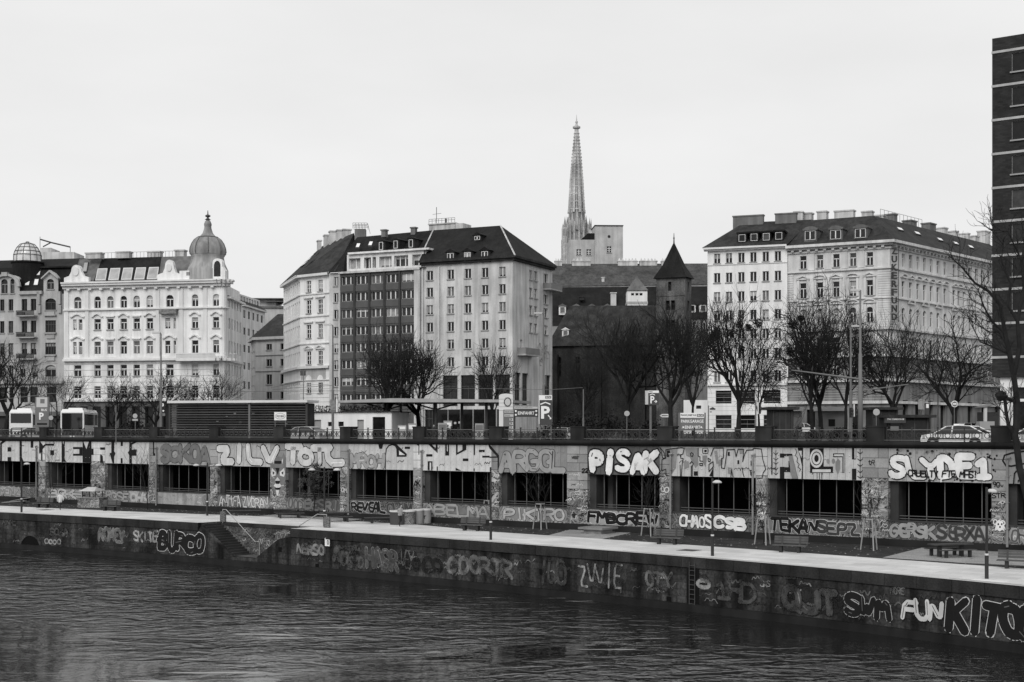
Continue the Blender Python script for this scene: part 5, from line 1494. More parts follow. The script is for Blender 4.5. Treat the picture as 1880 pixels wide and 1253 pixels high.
# tower
Yt = 262; kt = Yt / FPX; ztw = lambda y: zz(y, Yt)
FTw = Frame(1205, Yt, -4200); uT = FTw.u
UT = uT(1258); hs = []
hs.append(window(Ch, FTw, uT(1229.5), ztw(535.5), 6 * um(FTw, 1230), ztw(519) - ztw(535.5), 'TA', M_fr_d, M_gl_d, .05, .5, sill=False, wall=M_stone_d))
for x in (1226, 1235.5): hs.append(window(Ch, FTw, uT(x), ztw(570.5), 7.4 * um(FTw, 1230), ztw(553) - ztw(570.5), 'TA', M_fr_d, M_gl_d, .05, .5, sill=False, wall=M_stone_d))
for x in (1226, 1235.5): hs.append(window(Ch, FTw, uT(x), ztw(606), 7.4 * um(FTw, 1230), ztw(589) - ztw(606), 'TA', M_fr_d, M_gl_d, .05, .5, sill=False, wall=M_stone_d))
M_tw = mat("tower_stone_grey", .11, .9, .4, .4, .4, streak=.3, fine=.3)
mb = MB(); facade(mb, FTw, 0, UT, 9.5, ztw(511), hs, .5)
crn = FTw.p(UT, 0, 0); FTs = Frame(1258, crn.y, 2100); ST = FTs.u(1269.5); hs2 = []
hs2.append(window(Ch, FTs, ST * .5, ztw(537), .9, 1.8, 'TA', M_fr_d, M_gl_d, .05, .4, sill=False, wall=M_stone_d))
hs2.append(window(Ch, FTs, ST * .5, ztw(572), 1.1, 1.9, 'TA', M_fr_d, M_gl_d, .05, .4, sill=False, wall=M_stone_d))
facade(mb, FTs, 0, ST, 9.5, ztw(511), hs2, .4); obj("tower_wall", mb, M_tw, Ch)
mb = MB(); c0, c1, c2 = FTw.p(.5, -.6, 0), FTw.p(UT - .5, -.6, 0), FTs.p(ST, -.6, 0); c3 = c0 + (c2 - c1); mb.hprism([c0, c1, c2, c3], 9.5, ztw(511)); obj("tower_core", mb, M_stone_d, Ch)
band(Ch, FTw, 0, UT, ztw(545), ztw(543.5), M_tw, .1)
apx = at(1236.5, 447, Yt + 2.5)
o0, o1, o2 = FTw.p(-.45, .5, ztw(512)), FTw.p(UT + .5, .5, ztw(512)), FTs.p(ST + .4, .5, ztw(512)); o3 = o0 + (o2 - o1)
cen = (o0 + o1 + o2 + o3) / 4
mid = [cen + (q - cen) * .55 + Vector((0, 0, (apx.z - o0.z) * .36)) for q in (o0, o1, o2, o3)]
apx = Vector((cen.x, cen.y, apx.z))
mb = MB(); mb.add([o0, o1, o2, o3] + mid + [apx], [(0, 1, 5, 4), (1, 2, 6, 5), (2, 3, 7, 6), (3, 0, 4, 7), (4, 5, 8), (5, 6, 8), (6, 7, 8), (7, 4, 8), (3, 2, 1, 0)]); hl = obj("tower_helm", mb, M_roof, Ch)
mb = MB(); mb.tube([apx - Vector((0, 0, .4)), apx + Vector((0, 0, 1.6))], [.16, .05], 6); mb.lathe([(.01, .5), (.16, .62), (.16, .75), (.01, .87)], (apx.x, apx.y, apx.z), 8); obj("finial", mb, M_fr_d, hl)
# little houses right of the tower
Y6 = 285
D3, rf, e, r = hip_house("gap_house", "dark house with white dormers in the gap beside the church tower", [(1262, 585, Y6), (1310, 584, Y6), (1312, 584, Y6 + 14), (1262, 585, Y6 + 14)], [(1262, 538, Y6 + 7), (1312, 537, Y6 + 7)], 10, M_roof, M_dwall)
F6 = LFrame(px(1270, Y6), Y6, 0)
for x, y in ((1271, 565), (1290.5, 565)): dormer(D3, F6, x, y - 4, y + 7, 8.5, -1.6, M_roof2, M_white2, 'plain', dep=4)
for x, y in ((1271, 597), (1290, 598)): window(D3, F6, (x - 1270) * Y6 / FPX, zz(y + 6, Y6), 9 * Y6 / FPX, 1.2, 'D', M_fr_w, M_gl, .12, -.45)
hip_house("far_roof_house", "pale glazed gabled roof far behind the church tower", [(1258, 511, 400), (1302, 510, 400), (1302, 510, 412), (1258, 511, 412)], [(1263, 487, 406), (1304, 495, 406)], 10, M_slate, M_white)

# ================= cathedral spire
Ys = 630
Sp = thing("cathedral_spire", "tall openwork gothic cathedral spire of pale weathered stone", "church", pt(1058.5, 789, Ys))
ks = Ys / FPX; zs_ = lambda y: zz(y, Ys); cs = px(1058.5, Ys)
M_sp = mat("spire_stone_hazed", .42, .9, .3, .15, .3, streak=.3, fine=.25)  # stone colour lightened to stand in for haze over the distance
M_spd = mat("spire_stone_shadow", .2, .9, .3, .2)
def octa(r, z, rot=math.pi / 8): return [(cs + r * math.cos(rot + k * math.pi / 4), Ys + r * math.sin(rot + k * math.pi / 4), z) for k in range(8)]
prof = [(238, 2.0), (250, 3.2), (262, 4.3), (288, 7.3), (330, 10.6), (385, 14.0), (392, 15.3)]
mb = MB()
rings = [octa(h * ks * .86, zs_(y)) for y, h in prof]
for a, b in zip(rings[:-1], rings[1:]):
    for k in range(8): mb.poly([b[k], b[(k + 1) % 8], a[(k + 1) % 8], a[k]])
obj("spire_core", mb, M_spd, Sp)
mb = MB()     # ribs
for k in range(8):
    an = math.pi / 8 + k * math.pi / 4
    mb.tube([(cs + h * ks * math.cos(an), Ys + h * ks * math.sin(an), zs_(y)) for y, h in prof], [.45 if y < 300 else .7 for y, h in prof], 5)
    # crockets
    for y in np.arange(246, 390, 6.2):
        h = np.interp(y, [p[0] for p in prof], [p[1] for p in prof]); rr_ = (h + 1.0) * ks
        mb.lathe([(.01, -.5), (.5, 0), (.3, .4), (.01, .6)], (cs + rr_ * math.cos(an), Ys + rr_ * math.sin(an), zs_(y)), 5)
obj("spire_rib", mb, M_sp, Sp)
mb = MB()     # tracery rings and bars between the ribs
for y in (252, 263, 276, 289, 303, 316, 330, 344, 358, 372, 386):
    h = np.interp(y, [p[0] for p in prof], [p[1] for p in prof]); mb.tube(octa(h * ks, zs_(y)) + octa(h * ks, zs_(y))[:1], .4, 4)
for k in range(8):
    an = k * math.pi / 4 + math.pi / 4
    mb.tube([(cs + h * ks * .92 * math.cos(an), Ys + h * ks * .92 * math.sin(an), zs_(y)) for y, h in prof[2:]], .28, 4)
obj("spire_tracery", mb, M_sp, Sp)
mb = MB(); mb.lathe([(1.6 * ks, zs_(242)), (3.5 * ks, zs_(237)), (7 * ks, zs_(236)), (7 * ks, zs_(233)), (3 * ks, zs_(231)), (1.7 * ks, zs_(228)), (2.6 * ks, zs_(224)), (1.2 * ks, zs_(222)), (.5 * ks, zs_(216)), (.2 * ks, zs_(211)), (.01, zs_(210.5))], (cs, Ys, 0), 10); obj("spire_finial", mb, M_sp, Sp)
mb = MB()     # crown of gables and pinnacles at the foot of the spire
def pinnacle(m_, x, y0, y1, w_, yy=0):
    X = px(x, Ys); F_ = LFrame(X, Ys + yy, .3); h = w_ * ks / 2; zb, zt = zs_(y0), zs_(y1); zm_ = zb + (zt - zb) * .55
    m_.fbox(F_, -h, h, -h, h, zb, zm_); m_.add([F_.p(-h * 1.2, h * 1.2, zm_), F_.p(h * 1.2, h * 1.2, zm_), F_.p(h * 1.2, -h * 1.2, zm_), F_.p(-h * 1.2, -h * 1.2, zm_), F_.p(0, 0, zt)], [(0, 1, 4), (1, 2, 4), (2, 3, 4), (3, 0, 4)])
for x, y0, y1, w_, yy in ((1044.5, 440, 388, 3, -2), (1050, 430, 391, 3, -4), (1058.5, 425, 386, 3.4, -5), (1066.5, 430, 390, 3, -4), (1073, 440, 388, 3, -2), (1076.5, 440, 395, 3.4, 0), (1041, 445, 396, 3, 0),
                          (1036.7, 440, 399, 4, -3), (1033, 440, 412, 3.5, -3), (1041, 450, 410, 3.5, -4), (1082, 445, 400, 3, -2), (1085, 445, 401, 2.6, -1), (1079, 450, 408, 3, -3), (1046, 450, 408, 3, -5), (1053, 452, 405, 3, -6), (1062, 452, 404, 3, -6), (1070, 452, 407, 3, -5)): pinnacle(mb, x, y0, y1, w_, yy)
obj("pinnacle", mb, M_sp, Sp)
mb = MB(); mb.hprism([(q[0], q[1]) for q in octa(17.5 * ks, 0)], zs_(470), zs_(400)); mb.hprism([(q[0], q[1]) for q in octa(15.5 * ks, 0)], zs_(400), zs_(391)); obj("octagon_stage", mb, M_spd, Sp)
mb = MB()
for k in range(15):
    x = 1045 + k * 1.9; h_ = 403 + (k % 3) * 3
    F_ = LFrame(px(x, Ys), Ys - 17.8 * ks + abs(x - 1058.5) * ks * .35, 0); mb.fbox(F_, -.28, .28, -.3, .3, zs_(460), zs_(h_))
obj("stage_shafts", mb, M_sp, Sp)
FS = LFrame(px(1031, Ys), Ys - 20 * ks, 0)
mb = MB(); mb.fbox(FS, 0, 57 * ks, -40 * ks, -.5, 10, zs_(440)); mb.fbox(FS, 0, 9 * ks, -1, .6, 10, zs_(420)); mb.fbox(FS, 48 * ks, 57 * ks, -1, .4, 10, zs_(425)); mb.fbox(FS, -.3, 15 * ks, -1, .5, zs_(455), zs_(452)); obj("tower_shaft", mb, M_sp, Sp)
for x0 in (1033.5, 1037.5):
    mb = MB(); mb.fbox(FS, (x0 - 1031) * ks, (x0 + 2 - 1031) * ks, .55, .68, zs_(436), zs_(424)); obj("lancet", mb, M_spd, Sp)

# ================= E: white plain block
FE = Frame(1299, 224, -6070); uE = FE.u; zE = lambda y: FE.z(1372, y)
E_ = thing("plain_white_block", "plain white seven storey block with square dormers beside the corner palace", "building", FE.p(uE(1372), 0, 10))
hs = []
for cx in (1316.5, 1338.3, 1361, 1383, 1405.7, 1428):
    for y in (472.8, 508.6, 543.8, 578.5, 613.3, 650, 690): hs.append(window(E_, FE, uE(cx), zE(y + (9 if y < 680 else 11.5)), 11.6 * um(FE, cx), zE(y - 9) - zE(y + (9 if y < 680 else 11.5)), 'D', M_fr_w, M_gl, .14, .3))
UE = uE(1445.5)
og = [(uE(a), uE(b), zE(d), zE(c)) for a, b in ((1314, 1343), (1357, 1386), (1402, 1433)) for c, d in ((717, 741), (762, 787))]
mb = MB(); facade(mb, FE, 0, UE, 9.2, zE(459), hs + og, .35); obj("wall", mb, M_white2, E_)
for a, b, c, d in og:
    fm, gm, sm, cm = win_mesh('T', b - a, d - c, M_fr_d, M_gl_d, .1, .35); q = inst("shop_window", fm, E_, FE.p((a + b) / 2, 0, c), FE.rz); g = bpy.data.objects.new("pane", gm); COL.objects.link(g); g.parent = q
for y0, y1, pr in ((459, 456.5, .5), (456.4, 453, .85), (485.5, 484, .12), (708.5, 705.5, .35)): band(E_, FE, 0 if pr < .5 else -.5, UE, zE(y0), zE(y1), M_white_trim, pr, "cornice" if pr > .4 else "string_course")
for k in range(9): band(E_, FE, 0, UE, zE(713.5 + k * 8.2), zE(713 + k * 8.2), mat("rustication_joint", .4), .012, "rustication_joint")
solid_back(E_, FE, .05, UE, 13, 9.2, zE(459), M_white2, -.4)
wr2 = -8
mb = MB(); e0, e1 = FE.p(-.7, .85, zE(453)), FE.p(UE + .2, .85, zE(453)); r0, r1 = FE.p(uE(1366, wr2), wr2, FE.z(1366, 409, wr2)), FE.p(UE + 2.5, wr2, FE.z(1450, 405.5, wr2)); bk = FE.p(-.7, -13, zE(453))
mb.poly([e0, e1, r1, r0]); mb.poly([bk, e0, r0]); mb.poly([r0, r1, FE.p(UE, -14, zE(453)), bk]); rE = obj("roof", mb, M_roof2, E_)
for x, y in ((1362.5, 437.7), (1384.6, 436.3), (1407, 435.3), (1430, 433.6)): dormer(E_, FE, x, y - 6.5, y + 6.5, 12, -.45, M_roof, M_roof, 'plain', M_fr_w, False, 5)
for x0, x1, y0, y1 in ((1345.5, 1401, 428, 399), (1423, 1462, 424, 394.5)):
    mb = MB(); mb.fbox(FE, uE(x0, -7), uE(x1, -7), -8, -7, FE.z(x0, y0 + 10, -7), FE.z(x0, y1, -7)); mb.fbox(FE, uE(x0, -7) - .1, uE(x1, -7) + .1, -8.1, -6.9, FE.z(x0, y1, -7), FE.z(x0, y1, -7) + .2); obj("firewall", mb, M_chim_d, rE)
chimney(E_, 1468, 425, 393, 16, 232, M_chim, FE.rz, 3)
# low white annex left of it
mb = MB(); a_ = at(1255, 735, 205); F_ = LFrame(a_.x, a_.y, -.15); k_ = 205 / FPX
an = thing("low_annex", "low white rendered annex wall with small square opening", "building", (a_.x, a_.y, 9.6))
hs = [(23 * k_, 32 * k_, zz(751, 205), zz(745, 205))]
facade(mb, F_, 0, 44 * k_, 9.3, zz(735, 205), hs, .3); obj("wall", mb, M_white2, an)
mb = MB(); mb.fbox(F_, 0, 44 * k_, -3, -.32, 9.3, zz(735, 205)); obj("annex_core", mb, M_shop, an)

# ================= F: corner palace with vertical sign
FF = Frame(1446, FE.p(UE, 0, 0).y + .3, -3860); uF = FF.u; zF = lambda y: FF.z(1540, y)
F0 = thing("corner_palace", "ornate grey white corner palace with vertical letter sign and arched dormers", "building", FF.p(uF(1540), 0, 10))
M_pal = mat("palace_stucco", .64, .85, .14, .3, streak=.18, fine=.05)
M_palt = mat("palace_trim", .6, .8, .15, .5, streak=.2)
hs = []
rowsF = [(466.5, 490.5, 'T', None), (517, 545.5, 'T', 'ped'), (566, 594, 'TA', 'arc'), (620, 646, 'T', None), (664, 690, 'T', None)]
for i, cx in enumerate((1474.5, 1505.3, 1535.2, 1566, 1596.8)):
    for y0, y1, kd, hd in rowsF:
        hs.append(window(F0, FF, uF(cx), zF(y1), 12 * um(FF, cx), zF(y0) - zF(y1), kd, M_fr_w, M_gl, .14, .3, wall=M_pal))
        if hd: hood(F0, FF, uF(cx), zF(y0 - 6 if hd == 'ped' else y0 - 7), 24 * um(FF, cx), ('tri' if i % 2 == 0 else 'arc') if hd == 'ped' else 'arc', M_palt)
        if y0 in (517, 566):
            for s_ in (-1, 1): band(F0, FF, uF(cx + s_ * 8.6) - .18, uF(cx + s_ * 8.6) + .18, zF(y1), zF(y0 - 5), M_palt, .2, "window_jamb")
        if y0 == 566: band(F0, FF, uF(cx - 10), uF(cx + 10), zF(604), zF(596), M_palt, .3, "balustrade")
UF = uF(1633.7)
og = [(uF(x - 9), uF(x + 9), 9.4, zF(752)) for x in (1462, 1490, 1518, 1546, 1574, 1602)]
M_palb = mat('palace_base_stone', .2, .85, .25, .4, streak=.3)
mb = MB(); facade(mb, FF, 0, UF, zF(657), zF(456), hs, .4); obj("wall", mb, M_pal, F0)
mb = MB(); facade(mb, FF, 0, UF, 9.2, zF(657), hs + og, .4); obj("base_wall", mb, M_palb, F0)
mb = MB(); mb.fbox(FF, .1, UF, -.6, -.45, 9.2, zF(745)); obj("shop_glass", mb, M_gl_d, F0)
cf = FF.p(UF, 0, 0); FFs = Frame(1633.7, cf.y, 3200); uS = FFs.u; zS = lambda y: FFs.z(1645, y)
hs = []
colsS = [1658.5, 1672, 1685.3, 1697.4, 1709.8, 1722.2, 1735, 1751.7, 1760.5, 1770, 1781, 1792.5, 1803.6, 1815, 1826.5, 1838, 1849]
for i, cx in enumerate(colsS):
    for j, (y0, y1, kd, hd) in enumerate(rowsF):
        z0_, z1_ = zF(y1), zF(y0)
        hs.append(window(F0, FFs, uS(cx), z0_, 1.05, z1_ - z0_, kd, M_fr_w, M_gl_c, .12, .3, sill=False, wall=M_pal))
        if j == 1: hood(F0, FFs, uS(cx), z1_ + .5, 2.0, 'tri' if i % 2 else 'arc', M_palt)
        if j == 2 and i % 2: hood(F0, FFs, uS(cx), z1_ + .7, 2.3, 'arc', M_palt)
US_ = uS(1856)
mb = MB(); facade(mb, FFs, 0, US_, zF(657), zF(456), hs, .4); obj("side_wall", mb, M_pal, F0)
mb = MB(); facade(mb, FFs, 0, US_, 9.2, zF(657), hs + [(uS(x) - .9, uS(x) + .9, 9.4, zF(735)) for x in (1662, 1685, 1708, 1731, 1756, 1781, 1806, 1831)], .4); obj("side_base_wall", mb, M_palb, F0)
mb = MB(); mb.fbox(FFs, .1, US_, -.6, -.45, 9.2, zF(735)); obj("shop_glass", mb, M_gl_d, F0)
for y0, y1, pr, nm in ((462, 459, .25, "frieze"), (456, 452.5, .6, "cornice"), (452.4, 447.5, 1.2, "cornice"), (498, 495.5, .35, "string_course"), (551.5, 549.5, .3, "string_course"), (608, 604.5, .5, "string_course"), (657, 654.5, .3, "string_course"), (702, 697, .5, "string_course"), (742, 737, .4, "string_course")):
    mb = MB(); mb.fbox(FF, 0, UF + pr * .8, -.05, pr, zF(y0), zF(y1)); mb.fbox(FFs, 0.0, US_, -.05, pr, zF(y0), zF(y1)); obj(nm, mb, M_palt, F0)
mb = MB(); mb.fbox(FF, 0, UF, -.05, .06, zF(459), zF(456.1)); obj("dark_frieze", mb, M_grey_tr, F0)
brackets(F0, FF, .3, UF - .3, zF(459.5), zF(456), M_palt, 1.25, .6, .4); brackets(F0, FFs, .5, US_, zF(459.5), zF(456), M_palt, 1.25, .6, .4)
for k in range(24):
    y = 500 + k * 4.3
    if y > 604: break
    band(F0, FF, uF(1612), UF + .12, zF(y + 3.6), zF(y), M_palt, .12, "quoin"); band(F0, FFs, .0, uS(1648), zF(y + 3.6), zF(y), M_palt, .12, "quoin"); band(F0, FF, 0, uF(1457), zF(y + 3.6), zF(y), M_palt, .1, "quoin")
for xx in (1489.5, 1520, 1550.5, 1581): band(F0, FF, uF(xx) - .5, uF(xx) + .5, zF(494), zF(463), M_palt, .12, "pilaster")
for k in range(8): band(F0, FF, 0, UF, zF(705 + k * 4.6), zF(704.3 + k * 4.6), mat("rustication_joint", .4), .012, "rustication_joint")
_a, _b, _c = FF.p(.1, -.65, 0), FF.p(UF - .5, -.65, 0), FFs.p(US_, -.65, 0)
mb = MB(); mb.hprism([_a, _b, FFs.p(3, -.65, 0), _c, _c + Vector((-14, 6, 0)), FF.p(.1, -16, 0)], 9.2, zF(456)); obj("building_core", mb, M_shop, F0)
# roof
zr_ = FF.z(1540, 401, -7); e0, e1, e2 = FF.p(-.2, 1.0, zF(447.5)), FF.p(UF + .9, 1.0, zF(447.5)), FFs.p(US_, 1.0, zF(447.5))
r0, r1 = FF.p(uF(1476, -7), -7, zr_), FF.p(uF(1604, -7), -7, zr_); r2_ = r1 + (e2 - e1) * .96
mb = MB(); mb.poly([e0, e1, r1, r0]); mb.poly([e1, e2, r2_, r1]); mb.poly([r0, r1, r2_, FF.p(uF(1476, -7), -16, zr_)]); rF = obj("roof", mb, M_roof2, F0)
for x, y in ((1487.8, 432), (1534.5, 430.5), (1580, 428)):
    dormer(F0, FF, x, y - 7.5, y + 9, 19, .1, M_slate, M_slate, 'D', M_fr_w, False, 3.5)
    uc = uF(x, .1); a_ = 13 * um(FF, x); z_ = FF.z(x, y - 8.5, .1); mb = MB()
    o_ = [(uc + a_ * math.cos(t), z_ + a_ * .55 * math.sin(t)) for t in np.linspace(0, math.pi, 11)]
    mb.prism(FF, o_, -4.5, .35); obj("dormer_hood", mb, M_slate, F0)
for x, y0, y1, wp in ((1484, 404, 394, 15), (1510.5, 404, 391, 17), (1551, 403, 389.5, 35), (1593, 405, 391, 19), (1616, 410, 398, 15)): chimney(F0, x, y0 + 8, y1, wp, 232, M_chim, FF.rz, 1.4)
for x, y0, y1, wp, Yc_ in ((1636, 420, 396, 15, 236), (1670, 425, 408, 24, 244), (1705, 430, 413, 26, 250), (1729, 436, 421, 16, 256), (1749, 440, 427, 13, 261), (1771, 444, 431, 10, 266), (1787, 448, 436, 18, 271), (1806, 448, 427, 24, 276)): chimney(F0, x, y0 + 12, y1, wp, Yc_, M_chim if x > 1720 else M_chim_d, FFs.rz, 1.6)
nf = (e2 - e1).cross(r1 - e1).normalized()
for s_, t_ in ((.12, .55), (.25, .55), (.42, .5), (.55, .5), (.68, .5)):
    q = [e1 + (e2 - e1) * (s_ + ds * .04) + (r1 - e1) * (t_ + dt * .12) + nf * (.1 if nf.z > 0 else -.1) for ds, dt in ((-.5, -.5), (.5, -.5), (.5, .5), (-.5, .5))]; skylight(rF, q, mat("skylight_bright", .75), M_fr_d)
mb = MB()
for k in range(12): q = r1 + (r2_ - r1) * (.05 + k * .03); mb.tube([q, q + Vector((0, 0, 1.3))], .03, 4)
mb.tube([r1 + (r2_ - r1) * .05 + Vector((0, 0, 1.3)), r1 + (r2_ - r1) * .38 + Vector((0, 0, 1.3))], .03, 4); obj("roof_railing", mb, M_fr_d, F0)
# vertical letter sign on the corner
sg = thing("letter_sign", "vertical sign of nine dark letters on the palace corner", "sign", FFs.p(1.2, 1.0, zF(470)))
M_let = mat("sign_letter_dark", .05, .5, .2)
for k, ch in enumerate("ZUKERFUND"):
    yc = 468 + k * 14.8; z0_, z1_ = zF(yc + 5.6), zF(yc - 5.6)
    FL = Frame(1637, cf.y - 1.0, 9000)
    mb = MB(); text_fit(mb, FL, ch, FL.u(1637), FL.u(1646), z0_, z1_, .12, .03); vs = list(mb.v); n_ = len(vs)
    mb.add([(v[0], v[1] + .25, v[2]) for v in vs], [tuple(reversed(f)) for f in mb.f]); obj("letter", mb, M_let, sg)
mb = MB(); mb.tube([FFs.p(1.6, .6, zF(462)), FFs.p(1.6, .6, zF(594))], .05, 4)
for k in range(5): z_ = zF(470 + k * 29); mb.tube([FFs.p(1.6, .6, z_), FFs.p(1.6, 0, z_)], .04, 4)
obj("sign_frame", mb, M_fr_d, sg)

# ================= G: dark brick tower block at the right edge
FG = Frame(1821.5, 136, -2670); uG = FG.u; zG = lambda y: FG.z(1824, y)
G = thing("brick_tower_block", "dark brick high-rise with pale floor bands at the right edge", "building", FG.p(5, 0, 10))
M_bt = mat("brick_dark_clinker", .034, .85, .25, .6, .3, rnd=.0, brick=(.5, .16, .6, FG.rz))
hs = []; WG = 26.0
bands = [97 + 62.2 * k for k in range(11)]
for k in range(10):
    y0 = 103 + 62.2 * k
    for j in range(5):
        u_ = uG(1877) + j * 4.6
        if y0 < 600: hs.append(window(G, FG, u_, zG(y0 + 34), 2.0, zG(y0) - zG(y0 + 34), 'plain', M_fr_g, M_gl_d, .1, .2, sill=True))
mb = MB(); facade(mb, FG, 0, WG, zG(693), zG(71), hs, .25); mb.fbox(FG, .02, WG, -16, -.27, zG(693), zG(71.5)); obj("wall", mb, M_bt, G)
for y in bands[:10]: band(G, FG, -.05, WG, zG(y + 2.2), zG(y - 2.2), mat("concrete_band", .4, .8, .15, .5, streak=.15), .06, "floor_band", -.2)
mb = MB(); mb.fbox(FG, uG(1874), WG, -8, -2, zG(71), zG(52)); obj("roof_house", mb, M_grey_st, G)
mb = MB(); mb.fbox(FG, uG(1834), uG(1851), -3, -.4, 9.4, zG(693)); mb.fbox(FG, uG(1851), WG, -3, -.4, zG(712), zG(693)); obj("base_wall", mb, M_white2, G)
mb = MB(); mb.fbox(FG, uG(1852), WG, -3, -.9, 9.4, zG(712)); obj("base_glass", mb, M_gl_d, G)
for k in range(7):
    mb = MB(); u_ = uG(1852) + k * 1.9; mb.fbox(FG, u_, u_ + .14, -.95, -.8, 9.4, zG(712)); obj("base_mullion", mb, M_fr_w, G)
mb = MB(); mb.fbox(FG, uG(1851), WG, -.95, -.7, zG(738), zG(733)); obj("base_transom", mb, M_fr_w, G)
# ------------------------------------------------------------------ trees
M_bark = mat("bark_dark", .018, .9, .3, 1.5, .3)
M_twig = mat("twig_dark", .02, .9, .2, 1.0)
M_leaf = mat("mistletoe_leaf", .016, .8, .3, 2.0)
M_leaf2 = mat("evergreen_leaf_grey", .06, .6, .3, 2.0)

def limb(mbx, pts, r0, r1, sides):
    n = len(pts); mbx.tube(pts, [r0 + (r1 - r0) * i / (n - 1) for i in range(n)], sides, False)
def grow(rr, trunk_mb, crown_mb, p, d, ln, r, lvl, maxl, up=.12, spread=.75, rmin=.02, kids=(4, 3, 3, 3, 2), minl=.5):
    nseg = 4 if lvl < 2 else 3
    pts = [p]; q = p.copy(); dd = d.normalized()
    for i in range(nseg):
        j = Vector((rr.uniform(-1, 1), rr.uniform(-1, 1), rr.uniform(-1, 1))) * (.10 + .06 * lvl)
        dd = (dd + j + Vector((0, 0, up * (.6 if lvl else 1)))).normalized()
        q = q + dd * (ln / nseg); pts.append(q.copy())
    r1 = max(r * (.68 if lvl < maxl else .3), rmin * .7)
    limb(trunk_mb if lvl < 2 else crown_mb, pts, max(r, rmin), r1, 7 if lvl == 0 else (5 if lvl == 1 else 3))
    if lvl >= maxl: return
    k = kids[min(lvl, len(kids) - 1)]
    base_a = rr.uniform(0, 6.28)
    for i in range(k):
        if lvl == 0: t = 1.0 if i < 2 else rr.uniform(.72, 1.0)
        else: t = (.35 + .65 * (i + 1) / k) if i < k - 1 else 1.0
        f = min(t * nseg, nseg - 1e-6); idx = int(f)
        bp = pts[idx] + (pts[idx + 1] - pts[idx]) * (f - idx)
        a = base_a + i * 2.4 + rr.uniform(-.5, .5)
        s = dd.cross(Vector((0, 0, 1)))
        if s.length < .1: s = Vector((1, 0, 0))
        s.normalize(); t2 = dd.cross(s)
        sp = spread * rr.uniform(.6, 1.3) * (.5 if (t == 1.0 and lvl) else 1)
        nd = (dd + (s * math.cos(a) + t2 * math.sin(a)) * sp).normalized()
        l2 = ln * rr.uniform(.66, .92) * (1.0 if lvl else 1.15)
        if l2 < minl: l2 = minl
        grow(rr, trunk_mb, crown_mb, bp, nd, l2, r1 * rr.uniform(.62, .88) if t < 1 else r1 * .95, lvl + 1, maxl, up, spread, rmin, kids, minl)
def bare_tree(name, label, x, Y, ytop, wpx, seed, group="bare trees along the street", fork=.26, maxl=5, lean=0.0, base=None, rtr=None, kids=(5, 5, 4, 4, 4), spread=.8, up=.10):
    b = base if base is not None else spot(x, Y)
    b = Vector(b); H = zz(ytop, b.y) - b.z
    t = thing(name, label, "tree", b, group)
    rr = random.Random(seed)
    if kids == (5, 5, 4, 4, 4):
        kids = rr.choice([(4, 4, 4, 4, 4), (5, 4, 4, 4, 4), (4, 5, 4, 4, 4), (6, 4, 4, 4, 3)]) if seed > 16 else (4, 4, 3, 4, 4)
        spread *= rr.uniform(.85, 1.2); up *= rr.uniform(.6, 1.5)
    tm, cm = MB(), MB()
    grow(rr, tm, cm, b - Vector((0, 0, .2)), Vector((lean, 0, 1)), H * fork, rtr or H * .021 + .06, 0, maxl, up, spread, .0145, kids)
    # scale the crown to the height and width seen
    allv = np.array(tm.v + cm.v)
    hz = np.percentile(allv[:, 2], 98.0) - b.z
    sx = wpx * b.y / FPX / max(1e-3, np.percentile(allv[:, 0], 97) - np.percentile(allv[:, 0], 3))
    sz = H / hz; sx = min(max(sx, .5), 2.2)
    for m_ in (tm, cm):
        m_.v = [(b.x + (v[0] - b.x) * sx, b.y + (v[1] - b.y) * sx, b.z + (v[2] - b.z) * sz) for v in m_.v]
    obj("trunk", tm, M_bark, t); obj("crown", cm, M_twig, t)
    return t, cm
TREES = [
    ("broad bare tree at the far left edge behind the coach", 8, 172, 636, 110, 11, .3),
    ("spreading bare tree between the two coaches", 103, 172, 684, 92, 12, .34),
    ("thin twiggy tree in front of the white domed house", 207, 168, 698, 84, 13, .3),
    ("dense bare tree behind the parking pole by the pavilion", 284, 165, 688, 88, 14, .3),
    ("small bare tree left behind the louvred pavilion roof", 342, 180, 694, 56, 15, .36),
    ("round bare tree right behind the louvred pavilion roof", 394, 180, 686, 84, 16, .36),
    ("bare tree with tall crown in front of the brick grid block", 713, 160, 616, 110, 17, .28),
    ("wide bare tree rising above the filling station canopy", 770, 162, 628, 128, 18, .26),
    ("slender bare tree in front of the hotel shop windows", 905, 172, 640, 76, 19, .3),
    ("large dark bare tree in front of the church nave", 1152, 166, 586, 152, 20, .24),
    ("tall dark bare tree in front of the church tower", 1231, 162, 566, 138, 21, .26),
    ("slim bare tree behind the traffic light by the white block", 1393, 172, 640, 70, 23, .3),
    ("leaning bare tree left of the three before the palace", 1492, 160, 556, 116, 24, .26),
    ("straight bare tree amid the three before the palace", 1508, 164, 545, 130, 25, .26),
    ("bare tree right of the three before the palace", 1552, 158, 570, 120, 26, .28),
    ("bare tree at the palace corner below the vertical letter sign", 1641, 158, 585, 130, 27, .28),
    ("full bare tree beside the parked silver car", 1748, 142, 606, 152, 28, .26),
    ("dark bare tree between the church and the white block", 1272, 185, 600, 90, 29, .28),
    ("small bare tree between the church nave and the hotel", 1070, 190, 640, 80, 30, .28),
]
for lab, x, Y, yt, w_, sd, fk in TREES:
    bare_tree("bare_tree", lab, x, Y, yt, w_, sd, fork=fk, lean=(-.15 if sd == 24 else .05))
